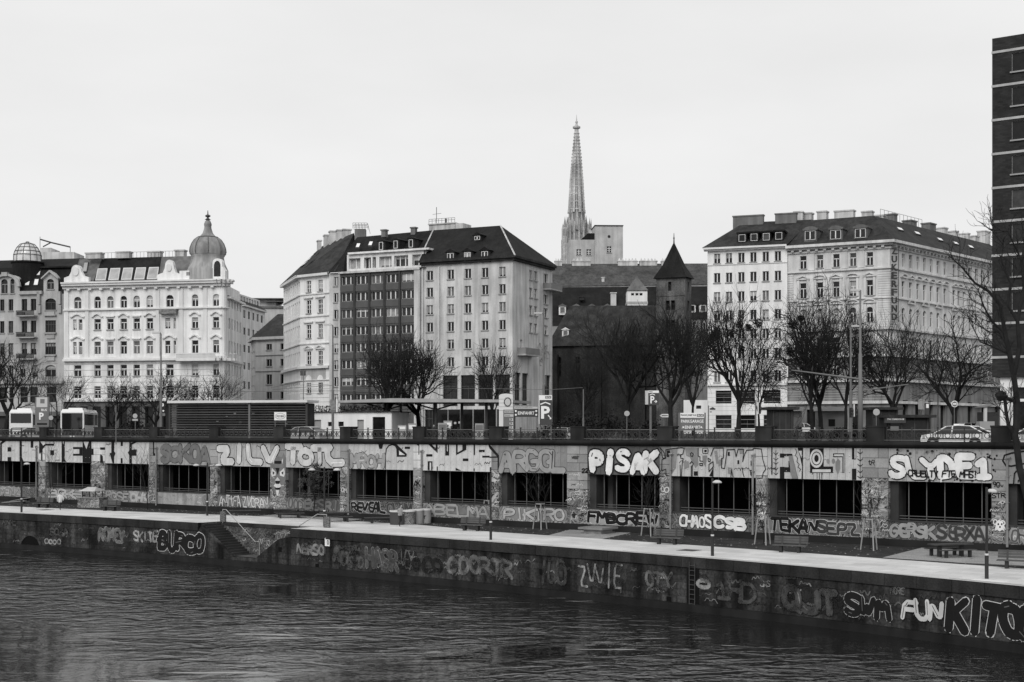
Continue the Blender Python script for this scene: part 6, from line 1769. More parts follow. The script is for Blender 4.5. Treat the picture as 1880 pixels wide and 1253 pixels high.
def leaf_ball(c, r, n, rr, size=.12, flat=1.0):
    m_ = MB()
    for k in range(n):
        v = Vector((rr.gauss(0, 1), rr.gauss(0, 1), rr.gauss(0, 1))).normalized() * r * rr.random() ** .4
        v.z *= flat
        a = Vector((rr.uniform(-1, 1), rr.uniform(-1, 1), rr.uniform(-1, 1))).normalized() * size
        b = a.cross(Vector((rr.uniform(-1, 1), rr.uniform(-1, 1), 1))).normalized() * size * .5
        p = c + v
        m_.add([p - a, p + b, p + a, p - b], [(0, 1, 2, 3)])
    return m_
mt, _ = bare_tree("bare_tree", "large bare tree with round mistletoe clumps in front of the plain white block", 1356, 150, 558, 150, 22, fork=.27)
rr = random.Random(5)
for x, y, r_ in ((1342, 612, .5), (1358, 597, .42), (1374, 602, .4), (1391, 594, .5), (1316, 612, .75), (1361, 640, .35), (1308, 622, .5)):
    obj("mistletoe", leaf_ball(at(x, y, 150), r_, 200, rr, .12), M_leaf, mt)
t2_ = [o for o in bpy.data.objects if o.get("label", "").startswith("leaning bare tree")][0]
for x, y, r_ in ((1456, 596, .6), (1452, 645, .6), (1470, 585, .4)): obj("mistletoe", leaf_ball(at(x, y, 160), r_, 220, rr, .14), M_leaf, t2_)

# the near tree at the right edge, rooted on the quay beside the wall
bt = WF.p(su(1905), 1.5, QUAY); Yn = bt.y
nt_ = thing("quay_tree", "gnarled near bare tree leaning in from the right edge in front of the brick tower", "tree", bt)
tm, cm = MB(), MB(); rr = random.Random(44)
N = lambda x, y, dy=0: at(x, y, Yn + dy)
limb(tm, [bt - Vector((0, 0, .2)), N(1890, 930), N(1872, 860), N(1864, 800), N(1868, 740), N(1861, 690)], .24, .17, 8)
mains = [([N(1864, 800), N(1851, 780), N(1847, 755), N(1845, 735)], .11, .10), ([N(1870, 740), N(1856, 735), N(1845, 730)], .1, .14), ([N(1848, 735), N(1836, 728), N(1830, 722)], .16, .16),
         ([N(1861, 690), N(1851, 640), N(1845, 610), N(1836, 560), N(1815, 535), N(1790, 520), N(1765, 490), N(1742, 470)], .16, .03),
         ([N(1845, 612), N(1820, 590), N(1805, 560), N(1795, 530)], .09, .03), ([N(1861, 690), N(1872, 640), N(1868, 590), N(1880, 530), N(1876, 480), N(1884, 430)], .16, .05),
         ([N(1868, 590), N(1850, 560), N(1855, 520), N(1838, 480), N(1842, 450), N(1818, 420)], .1, .02), ([N(1855, 652), N(1830, 640), N(1800, 628), N(1785, 600)], .08, .02),
         ([N(1876, 480), N(1862, 450), N(1850, 425), N(1815, 422)], .06, .02), ([N(1880, 530), N(1900, 480), N(1920, 440)], .1, .03), ([N(1851, 640), N(1835, 610), N(1815, 610), N(1800, 600)], .07, .02)]
for pts, r0, r1 in mains:
    limb(tm, pts, r0, r1, 6)
    for i in range(1, len(pts)):
        for k in range(3):
            d = (pts[i] - pts[i - 1]).normalized() + Vector((rr.uniform(-.9, .9), rr.uniform(-.6, .6), rr.uniform(-.4, .9)))
            if r0 > .12 and i < 3 and pts is not mains[3][0]: continue
            q = pts[i - 1] + (pts[i] - pts[i - 1]) * rr.uniform(.2, 1)
            grow(rr, cm, cm, q, d, rr.uniform(.5, 1.1), .03, 2, 4, .08, .8, .012, (3, 3, 3, 2), .15)
tm.lathe([(.01, -.3), (.22, -.2), (.34, 0), (.3, .22), (.12, .32), (.01, .34)], tuple(N(1838, 728)), 9)
obj("trunk", tm, M_bark, nt_); obj("crown", cm, M_twig, nt_)

# staked young trees on the planting strip
YT = [(92, 931, 808, "thin young tree in front of the second gallery bay from the left"), (271, 936, 815, "thin young tree by the third gallery pier"), (897, 964, 870, "staked young tree beside the middle quay lamp"),
      (992, 972, 865, "staked young tree in front of the grey silver lettered bay"), (1192, 984, 868, "staked young tree behind the bench under the big white lettering"), (1402, 1000, 880, "staked young tree beside the bench under the chaos lettering"), (1598, 1010, 890, "staked young tree in front of the wide right hand pier")]
M_stake = mat("stake_wood_pale", .3, .8, .2)
for i, (x, y, yt, lab) in enumerate(YT):
    g = on_ground(x, y, QUAY)
    t, cm = bare_tree("young_tree", lab, x, g.y, yt, 44 if i > 1 else 55, 60 + i, "young trees on the quay strip", fork=.42, maxl=4, base=g, rtr=.05 if i > 1 else .07, kids=(4, 3, 3, 2), spread=.55, up=.2)
    if i > 1:
        st = thing("tree_stake", "wooden stake tripod around the " + " ".join(lab.split()[1:]).replace("young tree ", "young tree "), "stake", g, "tree stakes on the quay strip")
        tops = []
        for k in range(3):
            a = .6 + k * 2.094; p0 = g + Vector((.62 * math.cos(a), .62 * math.sin(a), -.1)); p1 = g + Vector((.36 * math.cos(a), .36 * math.sin(a), 1.95)); tops.append(p1)
            mb = MB(); mb.tube([p0, p1], .045, 6); obj("pole", mb, M_stake, st)
        for k in range(3):
            mb = MB(); mb.tube([tops[k] - Vector((0, 0, .06)), tops[(k + 1) % 3] - Vector((0, 0, .06))], .04, 5); obj("cross_bar", mb, M_stake, st)
# leafy evergreen sapling
g = on_ground(576, 951, QUAY); t = thing("evergreen_sapling", "leafy young evergreen in front of a dark gallery bay", "tree", g)
rr = random.Random(9); tm, cm = MB(), MB()
grow(rr, tm, cm, g, Vector((.02, 0, 1)), 1.7, .06, 0, 3, .22, .6, .016, (4, 3, 2, 2))
obj("trunk", tm, M_bark, t); obj("branches", cm, M_bark, t)
lm = MB()
for k in range(26):
    c = g + Vector((rr.gauss(0, .62), rr.gauss(0, .6), rr.uniform(1.5, 4.6))); s_ = max(.25, 1 - abs(c.z - g.z - 2.9) / 2.2)
    c.x = g.x + (c.x - g.x) * s_ * 1.25; c.y = g.y + (c.y - g.y) * s_
    b_ = leaf_ball(c, rr.uniform(.28, .5), 70, rr, .085, .8); lm.add(b_.v, b_.f)
obj("crown", lm, M_leaf2, t)
# dark shrubs along the street
for i, (x, Y, wpx, ytop, lab) in enumerate(((243, 160, 62, 764, "dark clipped shrub behind the round sign left of the pavilion"), (1065, 150, 70, 748, "dark shrub beside the garage sign"), (1120, 155, 80, 752, "dark shrub bank below the church"), (1195, 150, 60, 762, "low dark shrub behind the arrow sign"), (1010, 142, 60, 776, "low dark hedge behind the parapet by the garage sign"), (820, 150, 60, 778, "low hedge below the filling station canopy"), (1455, 140, 110, 780, "low dark hedge behind the parapet below the palace trees"), (1560, 138, 80, 779, "low dark hedge by the signal mast"))):
    b = spot(x, Y); w = wpx * Y / FPX; h = zz(ytop, Y) - b.z
    t = thing("shrub", lab, "shrub", b, "dark shrubs along the street")
    rr = random.Random(70 + i); lm = MB()
    for k in range(int(10 + w * 3)):
        c = b + Vector((rr.uniform(-.5, .5) * w, rr.uniform(-1, 1), 0)); c.z = b.z + h * rr.uniform(.15, .8) * (1 - .5 * abs(c.x - b.x) / (w / 2))
        q = leaf_ball(c, h * .3, 60, rr, .16); lm.add(q.v, q.f)
    obj("foliage", lm, M_leaf, t)
# ------------------------------------------------------------------ things on the quay
M_wood = mat("bench_wood_dark", .06, .8, .25, 1.2, .2)
M_wood2 = mat("bench_wood_brown", .085, .75, .25, 1.2, .2)
M_steel = mat("post_black", .02, .5, .1, spec=.4)
M_conc = mat("concrete_pale", .3, .85, .2, .8, .2, streak=.2)

def loc_thing(name, label, cat, group=None): return thing(name, label, cat, (0, 0, 0), group)
def make_bench():
    t = loc_thing("park_bench", "x", "bench")
    for k in range(4):
        mb = MB(); mb.box(-1.05, 1.05, -.28 + k * .14, -.28 + k * .14 + .12, .42, .47); obj("seat_slat", mb, M_wood2, t)
    for k in range(3):
        mb = MB(); z0 = .55 + k * .15; y0 = .28 + k * .035; mb.hexa([(-1.05, y0, z0), (1.05, y0, z0), (1.05, y0 + .04, z0), (-1.05, y0 + .04, z0), (-1.05, y0 + .03, z0 + .13), (1.05, y0 + .03, z0 + .13), (1.05, y0 + .07, z0 + .13), (-1.05, y0 + .07, z0 + .13)]); obj("back_slat", mb, M_wood2, t)
    for sx in (-.55, .55):
        mb = MB(); mb.box(sx - .09, sx + .09, -.14, .18, -.05, .42); mb.hexa([(sx - .05, .2, .3), (sx + .05, .2, .3), (sx + .05, .28, .3), (sx - .05, .28, .3), (sx - .05, .37, 1.0), (sx + .05, .37, 1.0), (sx + .05, .42, 1.0), (sx - .05, .42, 1.0)]); obj("leg", mb, M_steel, t)
    return t
def make_table():
    t = loc_thing("picnic_table", "x", "table")
    for k in range(4):
        mb = MB(); mb.box(-1.3, 1.3, -.42 + k * .215, -.42 + k * .215 + .2, .70, .76); obj("top_plank", mb, M_wood, t)
    for s in (-1, 1):
        for k in range(2):
            y = s * .75 - .17 + k * .18; mb = MB(); mb.box(-1.2, 1.2, y, y + .16, .41, .46); obj("seat_plank", mb, M_wood, t)
        for sx in (-.8, .8):
            mb = MB(); mb.box(sx - .07, sx + .07, s * .75 - .1, s * .75 + .1, -.05, .41); obj("seat_leg", mb, M_steel, t)
    for sx in (-.75, .75):
        mb = MB(); mb.box(sx - .08, sx + .08, -.14, .14, -.05, .70); obj("table_leg", mb, M_steel, t)
    return t
def make_flat():
    t = loc_thing("flat_bench", "x", "bench")
    for k in range(4):
        mb = MB(); mb.box(-1.35, 1.35, -.36 + k * .185, -.36 + k * .185 + .17, .42, .48); obj("seat_plank", mb, M_wood, t)
    for sx in (-.75, .75):
        mb = MB(); mb.box(sx - .09, sx + .09, -.2, .2, -.05, .42); obj("leg", mb, M_steel, t)
    return t
def place(proto, state, x, y, rz, label, group):
    g = on_ground(x, y, QUAY); g.z = QUAY
    if state[0] is None:
        state[0] = proto(); o = state[0]; o.location = g; o.rotation_euler = (0, 0, rz); o["label"] = label; o["group"] = group
        return o
    return copy_thing(state[0], g, rz, label, group)
b0, t0, f0 = [None], [None], [None]
RZW = WF.rz
for x, y, lab in ((78, 933, "park bench at the left, left of the walking person"), (201, 938.5, "park bench right of the small roofed stand"), (865, 975, "park bench in the middle, just left of the quay lamp post"),
                  (1224, 1000, "park bench under the white block lettering"), (1450, 1015, "park bench under the chaos lettering, beside a staked tree"), (1868, 1045, "park bench at the right edge of the quay")):
    place(make_bench, b0, x, y, RZW + .18, lab, "park benches on the quay")
for x, y, rz, lab in ((531, 951, RZW + .9, "picnic table in front of the dog painted pier"), (617, 958, RZW + .95, "picnic table right of the quay lamp, beside the leafy sapling"), (1745, 1022, RZW + .95, "picnic table on the gravel pad at right")):
    place(make_table, t0, x, y, rz, lab, "picnic tables on the quay")
place(make_table, t0, 1856, 1010, RZW + .95, "picnic table behind the right edge bench", "picnic tables on the quay")
for x, y, rz, lab in ((450, 947, RZW + .9, "long flat bench left of the picnic tables"), (700, 961, RZW + .9, "long flat bench left of the concrete drums")):
    place(make_flat, f0, x, y, rz, lab, "flat benches on the quay")

# gravel pads under the tables
for nm, pts in (("gravel_pad", [(1620, 1024), (1700, 1004), (1880, 1012), (1900, 1040), (1770, 1034)]), ("gravel_pad", [(1000, 985), (1075, 965), (1180, 974), (1105, 990)]), ("gravel_pad", [(470, 948), (560, 940), (700, 948), (640, 957)])):
    mb = MB(); mb.poly([on_ground(x, y, QUAY) + Vector((0, 0, .0)) for x, y in pts]); o = struct(nm, mb, M_gravel); 
# litter of pale leaves on the soil
rr = random.Random(21); mb = MB()
for k in range(900):
    u = rr.uniform(-60, 45); w = rr.uniform(.8, max(1.0, far_w(u) - .2)); p = WF.p(u, w, QUAY + .003); s = rr.uniform(.04, .09); a = rr.uniform(0, 6)
    mb.poly([p + Vector((s * math.cos(a + q), s * math.sin(a + q), rr.uniform(0, .03))) for q in (0, 1.6, 3.1, 4.7)])
o = obj("leaf_litter", mb, mat("fallen_leaf_pale", .3, .9, .3, 3.0), None); o["kind"] = "stuff"; o["label"] = "pale fallen leaves scattered on the planting soil"; o["category"] = "leaves"

# lamp posts
def lamp(x, y, heads, lab, top=4.6, hd=None):
    g = on_ground(x, y, QUAY); t = thing("quay_lamp", lab, "street lamp", g, "black lamp posts along the quay")
    mb = MB(); mb.tube([g - Vector((0, 0, .1)), g + Vector((0, 0, 1.2))], .095, 10); mb.tube([g + Vector((0, 0, 1.2)), g + Vector((0, 0, top))], .065, 10); obj("post", mb, M_steel, t)
    mb = MB(); mb.tube([g + Vector((0, 0, 1.18)), g + Vector((0, 0, 1.27))], .1, 10); obj("collar", mb, mat("collar_white", .6, .5, 0), t)
    for s, d in heads:
        e = g + Vector((s, d, top - .25)); st = g + Vector((0, 0, top - .35))
        mb = MB(); mb.tube([st, (st + e) / 2 + Vector((0, 0, -.02)), e], .03, 6); ar = obj("arm", mb, M_steel, t)
        mb = MB(); mb.lathe([(.01, .14), (.12, .13), (.24, .06), (.29, 0), (.26, -.04), (.01, -.06)], tuple(e + Vector((.0, 0, .02))), 14); obj("lamp_head", mb, mat("lamp_head_grey", .5, .4, .1), t, smooth=True)
lamp(39.5, 941, [(.45, .1)], "black quay lamp at the far left with one head")
lamp(380.5, 947, [(-1.0, .2), (1.0, -.2)], "black twin headed quay lamp at the top of the stair")
lamp(595.5, 967, [(-1.0, .2), (1.0, -.2)], "black twin headed quay lamp beside the leafy sapling")
lamp(901, 991.5, [], "black quay lamp post in the middle with hidden head", 4.55)
lamp(1308, 1021, [(.25, -.2)], "black quay lamp in front of the chaos lettering")
lamp(1811.5, 1063, [(.35, .3)], "black quay lamp nearest the right edge")

# stone block table on a pad
g = on_ground(1098, 979, QUAY); t = thing("stone_table", "low square stone block table with wide top slab", "table", g); F_ = LFrame(g.x, g.y, RZW)
mb = MB(); mb.fbox(F_, -.75, .75, -.75, .75, QUAY - .05, QUAY + .3); obj("base_block", mb, M_conc, t)
mb = MB(); mb.fbox(F_, -1.05, 1.05, -1.05, 1.05, QUAY + .3, QUAY + .45); obj("top_slab", mb, mat("stone_top", .2, .8, .2), t)
# small roofed stand
g = on_ground(164, 932, QUAY); t = thing("roofed_stand", "small sprayed stone counter with a little tin gable roof", "stand", g); F_ = LFrame(g.x, g.y, RZW * .4)
k_ = g.y / FPX
mb = MB(); mb.fbox(F_, -22 * k_, 22 * k_, -1.4, .2, QUAY - .05, QUAY + 17 * k_); obj("counter", mb, mat_scribble("counter_sprayed", .05, .5, 1.6, 4), t)
mb = MB(); mb.fbox(F_, -22.5 * k_, 22.5 * k_, -1.5, .3, QUAY + 17 * k_, QUAY + 18.2 * k_); obj("counter_top", mb, M_conc, t)
for du in (-14, 13):
    for w_ in (-1.2, .05):
        mb = MB(); mb.tube([F_.p(du * k_, w_, QUAY + 18 * k_), F_.p(du * k_, w_, QUAY + 31 * k_)], .05, 6); obj("post", mb, M_wood, t)
mb = MB(); a, b = -17 * k_, 16 * k_
mb.add([F_.p(a, .5, QUAY + 30 * k_), F_.p(b, .5, QUAY + 30 * k_), F_.p(b - .4, -.55, QUAY + 37 * k_), F_.p(a + .4, -.55, QUAY + 37 * k_), F_.p(a, -1.6, QUAY + 30 * k_), F_.p(b, -1.6, QUAY + 30 * k_)], [(0, 1, 2, 3), (3, 2, 5, 4), (0, 3, 4), (1, 5, 2), (4, 5, 1, 0)]); obj("roof", mb, mat("tin_roof_pale", .45, .5, .15, 2.0), t)
# wooden loungers
for (x, y, lab) in ((28, 924.5, "low wooden sun deck lounger at the far left"), (42, 921.5, "tilted wooden sun deck lounger behind the far left lamp")):
    g = on_ground(x, y, QUAY); t = thing("deck_lounger", lab, "lounger", g, "wooden deck loungers"); F_ = LFrame(g.x, g.y, .1)
    for k in range(5):
        mb = MB(); w0 = -.7 + k * .28; mb.add([F_.p(-1.2, w0, QUAY + .12), F_.p(1.0, w0, QUAY + .5 if lab[0] == 't' else QUAY + .3), F_.p(1.0, w0 + .25, QUAY + .5 if lab[0] == 't' else QUAY + .3), F_.p(-1.2, w0 + .25, QUAY + .12)], [(0, 1, 2, 3)]); mb.v += [(v[0], v[1], v[2] - .06) for v in mb.v[:4]]; mb.f.append((7, 6, 5, 4)); mb.f += [(i, i + 4, (i + 1) % 4 + 4, (i + 1) % 4) for i in range(4)]; obj("plank", mb, mat("deck_plank", .22, .8, .2), t)
    mb = MB(); mb.fbox(F_, -.9, .9, -.6, .6, QUAY - .05, QUAY + .1); obj("base", mb, M_wood, t)
# concrete drums
for x, y, r_, m_, lab in ((730, 963.5, .62, mat("drum_dark", .06, .8, .2), "dark round concrete drum at the person's left"), (749, 963, .62, mat_scribble("drum_sprayed", .04, .3, 2, 4), "sprayed round concrete drum at the person's right"), (764, 961.5, .6, M_conc, "pale round concrete drum, second from right"), (778, 960.5, .6, M_conc, "pale round concrete drum at the right end with a black star")):
    g = on_ground(x, y, QUAY); t = thing("concrete_drum", lab, "planter", g, "concrete drums on the quay")
    mb = MB(); mb.lathe([(r_ * .96, -.05), (r_, .3), (r_, 1.0), (r_ * .9, 1.06), (r_ * .9, .9), (.01, .9)], tuple(g), 20); obj("drum", mb, m_, t, smooth=False)
    mb = MB(); mb.lathe([(r_ * 1.0, 1.0), (r_ * 1.04, 1.03), (r_ * 1.02, 1.12), (r_ * .9, 1.13), (r_ * .88, 1.0)], tuple(g), 20); obj("rim", mb, mat("rim_pale", .55, .6, .15), t)
    if x == 778:
        mb = MB(); F_ = LFrame(g.x, g.y - r_ - .012, 0)
        mb.add([F_.p((.26 if q % 2 == 0 else .1) * math.sin(q * math.pi / 5), 0, g.z + .55 + (.26 if q % 2 == 0 else .1) * math.cos(q * math.pi / 5)) for q in range(10)], [tuple(range(9, -1, -1))]); obj("painted_star", mb, mat("sign_black", .02), t)

# people
def person(label, base, H, rz, joints, coat, legs, hair, coat_from):
    """one continuous skinned body; joints in units of standing height, local x = right, y = back, z = up"""
    t = thing("person", label, "person", base)
    me = bpy.data.meshes.new("body")
    vs = [(v[0] * H, v[1] * H, v[2] * H) for v, r in joints["v"]]
    me.from_pydata(vs, joints["e"], [])
    o = bpy.data.objects.new("body", me); COL.objects.link(o); o.parent = t
    t.rotation_euler = (0, 0, rz)
    md = o.modifiers.new("skin", 'SKIN'); sb = o.modifiers.new("sub", 'SUBSURF'); sb.levels = 1; sb.render_levels = 1
    me.skin_vertices.new() if not me.skin_vertices else None
    for i, (v, r) in enumerate(joints["v"]):
        me.skin_vertices[0].data[i].radius = (r[0] * H, r[1] * H) if isinstance(r, tuple) else (r * H, r * H)
    me.skin_vertices[0].data[0].use_root = True
    # material by height: coat above, trousers below, skin for hands and face
    m = bpy.data.materials.new("clothing"); m.use_nodes = True; n = m.node_tree; lk = n.links.new; b = n.nodes["Principled BSDF"]; b.inputs["Roughness"].default_value = .85
    tc = n.nodes.new("ShaderNodeTexCoord"); sp = n.nodes.new("ShaderNodeSeparateXYZ"); lk(tc.outputs["Object"], sp.inputs[0])
    mr = n.nodes.new("ShaderNodeMapRange"); mr.inputs["From Min"].default_value = 0; mr.inputs["From Max"].default_value = H; lk(sp.outputs["Z"], mr.inputs["Value"])
    cr = n.nodes.new("ShaderNodeValToRGB"); cr.color_ramp.interpolation = 'CONSTANT'; e = cr.color_ramp.elements
    e[0].position = 0; e[0].color = (.06, .06, .06, 1); e[1].position = .05; e[1].color = (legs, legs, legs, 1)
    for p_, c_ in ((coat_from, coat), (.845, .4)): q = e.new(p_); q.color = (c_, c_, c_, 1)
    lk(mr.outputs["Result"], cr.inputs[0]); lk(cr.outputs["Color"], b.inputs["Base Color"]); me.materials.append(m)
    hd = joints["head"]
    mb = MB(); c = Vector(hd) * H; r = .062 * H
    mb.lathe([(.01, -1.35 * r), (.5 * r, -1.2 * r), (.8 * r, -.6 * r), (.95 * r, 0), (.9 * r, .6 * r), (.55 * r, 1.1 * r), (.01, 1.25 * r)], tuple(c), 12)
    k = len(mb.v); mb.add([(c.x, c.y - 1.15 * r, c.z - .15 * r), (c.x - .18 * r, c.y - .85 * r, c.z - .2 * r), (c.x + .18 * r, c.y - .85 * r, c.z - .2 * r), (c.x, c.y - .85 * r, c.z + .2 * r)], [(0, 1, 3), (0, 3, 2), (0, 2, 1)])
    for s_ in (-1, 1): mb.lathe([(.01, -.2 * r), (.14 * r, 0), (.01, .25 * r)], (c.x + s_ * .95 * r, c.y, c.z), 6)
    me2 = mb.mesh("head", smooth=True); me2.materials.append(mat("skin_grey", .4, .6, .05)); q = bpy.data.objects.new("head", me2); COL.objects.link(q); q.parent = t
    mb = MB(); mb.lathe([(.98 * r, -.5 * r), (1.06 * r, .1 * r), (1.0 * r, .7 * r), (.6 * r, 1.22 * r), (.01, 1.4 * r)], (c.x, c.y + .14 * r, c.z + .05 * r), 12)
    me3 = mb.mesh("hair", smooth=True); me3.materials.append(mat("hair_dark", hair, .7, .1)); q = bpy.data.objects.new("hair", me3); COL.objects.link(q); q.parent = t
    return t
def body_joints(ls, rs, lean=0.0, armL=None, armR=None):
    """ls/rs: leg joints (knee, ankle, toe); arms: shoulder->elbow->hand"""
    v = [((0, 0, .53), (.085, .07)), ((0, lean * .3, .64), (.088, .068)), ((0, lean, .76), (.095, .07)), ((0, lean * 1.25, .83), (.05, .045)), ((0, lean * 1.35, .87), (.032, .032))]
    e = [(0, 1), (1, 2), (2, 3), (3, 4)]
    for s, lg in ((-1, ls), (1, rs)):
        i = len(v); v += [((s * .05, 0, .49), .058), (lg[0], .04), (lg[1], .026), (lg[2], .022)]
        e += [(0, i), (i, i + 1), (i + 1, i + 2), (i + 2, i + 3)]
    for s, ar in ((-1, armL), (1, armR)):
        i = len(v); v += [((s * .105, lean, .79), .036), (ar[0], .03), (ar[1], .02), (ar[2], .017)]
        e += [(2, i), (i, i + 1), (i + 1, i + 2), (i + 2, i + 3)]
        # fingers: two short branches for the hand
        for q in (-.012, .012):
            j = len(v); h = Vector(ar[2]); v.append(((h.x + q, h.y - .012, h.z - .03), .007)); e.append((i + 3, j))
    return dict(v=v, e=e, head=(0, lean * 1.5 - .01, .93))
g1 = on_ground(110.5, 936.8, QUAY)
person("person in pale padded jacket and dark trousers walking on the quay", g1, 1.72, math.radians(35), body_joints([(-.05, -.10, .28), (-.05, -.14, .05), (-.05, -.20, .02)], [(.05, .04, .28), (.05, .17, .07), (.05, .12, .02)], -.02, [(-.14, .05, .66), (-.13, .08, .53), (-.13, .07, .49)], [(.14, -.05, .66), (.12, -.12, .57), (.11, -.15, .55)]), .62, .02, .03, .42)
g2 = on_ground(734.5, 967.2, QUAY)
person("person in grey top and black leggings jogging past the concrete drums", g2, 1.72, math.radians(40), body_joints([(-.05, -.06, .27), (-.05, -.02, .05), (-.05, -.08, .02)], [(.05, -.04, .29), (.05, .14, .15), (.05, .18, .10)], -.03, [(-.14, .03, .68), (-.16, -.08, .64), (-.15, -.11, .65)], [(.14, .06, .66), (.14, -.04, .58), (.13, -.08, .59)]), .3, .015, .04, .50)
# ------------------------------------------------------------------ things on the street above
M_sgw = mat("sign_white", .8, .5, .04); M_sgb = mat("sign_black", .02, .6, 0); M_sgd = mat("sign_panel_dark", .05, .4, .1, spec=.4); M_sgm = mat("sign_panel_grey", .16, .5, .1)
M_pole = mat("pole_galvanised", .15, .5, .15); M_pole_d = mat("pole_dark", .05, .6, .1)
M_carw = mat("car_paint_white", .72, .25, .03, spec=.5); M_cars = mat("car_paint_silver", .38, .3, .05, spec=.5); M_tyre = mat("tyre_black", .015, .8, .1); M_cglass = mat("car_glass", .012, .06, 0, spec=.6); M_rim = mat("rim_grey", .3, .4, .1)
def panel_text(par, F, s, u0, u1, z0, z1, m, w=.03, off=.015, nm="lettering"):
    mb = MB(); text_fit(mb, F, s, u0, u1, z0, z1, w, off); return obj(nm, mb, m, par)
def pole(par, p, h, r=.05, m=None, nm="pole"):
    mb = MB(); mb.tube([Vector(p) - Vector((0, 0, .2)), Vector(p) + Vector((0, 0, h))], r, 8); return obj(nm, mb, m or M_pole, par)
class PS:
    """flat sign plate facing the viewer at depth Y, measured in picture pixels"""
    def __init__(s, x, Y, rz=0.0):
        s.g = spot(x, Y); s.F = LFrame(s.g.x, s.g.y, rz); s.k = Y / FPX / max(.2, math.cos(rz)); s.x = x; s.Y = Y
    def u(s, x): return (x - s.x) * s.k
    def z(s, y): return zz(y, s.Y)
    def rect(s, par, nm, x0, y0, x1, y1, m, w0=-.06, w1=0.0):
        mb = MB(); mb.fbox(s.F, s.u(x0), s.u(x1), w0, w1, s.z(y1), s.z(y0)); return obj(nm, mb, m, par)
    def text(s, par, t, x0, y0, x1, y1, m, w=.012, off=.02): return panel_text(par, s.F, t, s.u(x0), s.u(x1), s.z(y1), s.z(y0), m, w, off)
    def shape(s, par, nm, pts, m, w=.012):
        mb = MB(); mb.prism(s.F, [(s.u(x), s.z(y)) for x, y in pts], w - .01, w); return obj(nm, mb, m, par)
# --- coaches
def coach(label, x, Y, rz, dark_end):
    b = spot(x, Y); t = thing("coach", label, "bus", b, "parked coaches"); F = LFrame(b.x, b.y, rz); z = b.z
    Wd, Ln, Hh = 2.55, 12.0, 3.55
    mb = MB(); mb.fbox(F, 0, Wd, -Ln, 0, z + .35, z + 3.2); mb.hexa([F.p(0, 0, z + 3.2), F.p(Wd, 0, z + 3.2), F.p(Wd, -Ln, z + 3.2), F.p(0, -Ln, z + 3.2), F.p(.18, -.25, z + Hh), F.p(Wd - .18, -.25, z + Hh), F.p(Wd - .18, -Ln + .3, z + Hh), F.p(.18, -Ln + .3, z + Hh)])
    mb.fbox(F, .5, Wd - .5, -5.5, -2.5, z + Hh, z + Hh + .18); obj("body", mb, M_carw, t)
    mb = MB(); mb.fbox(F, -.02, .02, -Ln + .4, -.5, z + 1.75, z + 3.0); mb.fbox(F, Wd - .02, Wd + .02, -Ln + .4, -.5, z + 1.75, z + 3.0); obj("side_window", mb, M_cglass, t)
    y0 = 1.0 if dark_end else 2.0
    mb = MB(); mb.fbox(F, .16, Wd - .16, -.02, .03, z + y0, z + 3.1); obj("rear_window", mb, M_cglass, t)
    if dark_end:
        mb = MB(); mb.fbox(F, .16, Wd - .16, -.02, .025, z + .45, z + .98); obj("rear_panel", mb, M_sgd, t)
    else:
        mb = MB(); mb.fbox(F, .35, Wd - .35, 0, .03, z + 1.25, z + 1.5); obj("rear_grille", mb, M_rim, t)
    for s_ in (.08, Wd - .28):
        mb = MB(); mb.fbox(F, s_, s_ + .2, -.01, .035, z + .8, z + 1.3); obj("tail_light", mb, M_sgm, t)
    for sd in (-1, 1):
        mb = MB(); cu = 0 if sd < 0 else Wd; mb.tube([F.p(cu, -.3, z + 3.0), F.p(cu + sd * .25, .1, z + 2.9)], .03, 5); mb.fbox(F, cu + sd * .25 - .09, cu + sd * .25 + .09, .02, .14, z + 2.45, z + 2.92); obj("mirror", mb, M_sgb, t)
    mb = MB(); mb.fbox(F, .05, Wd - .05, -.01, .05, z + .36, z + .62); obj("bumper", mb, M_sgm, t)
    mb = MB(); mb.fbox(F, Wd / 2 - .26, Wd / 2 + .26, .05, .06, z + .42, z + .54); obj("number_plate", mb, M_sgw, t)
    mb = MB()
    for q in range(5): mb.fbox(F, -.03, .03, -Ln + 1.5 + q * 2.1, -Ln + 1.58 + q * 2.1, z + 1.75, z + 3.0)
    obj("window_pillar", mb, M_carw, t)
    for u_ in (.02, Wd - .32):
        for w_ in (-2.6, -9.2):
            mb = MB(); c = F.p(u_ + .15, w_, z + .5); mb.disc(c, .5, (F.d.x, F.d.y, 0), 18, .3); wh = obj("wheel", mb, M_tyre, t)
coach("white coach with wide rear window at the far left", 17, 163, .19, False)
coach("white coach with dark glazed rear beside the bus parking sign", 111, 160, .157, True)
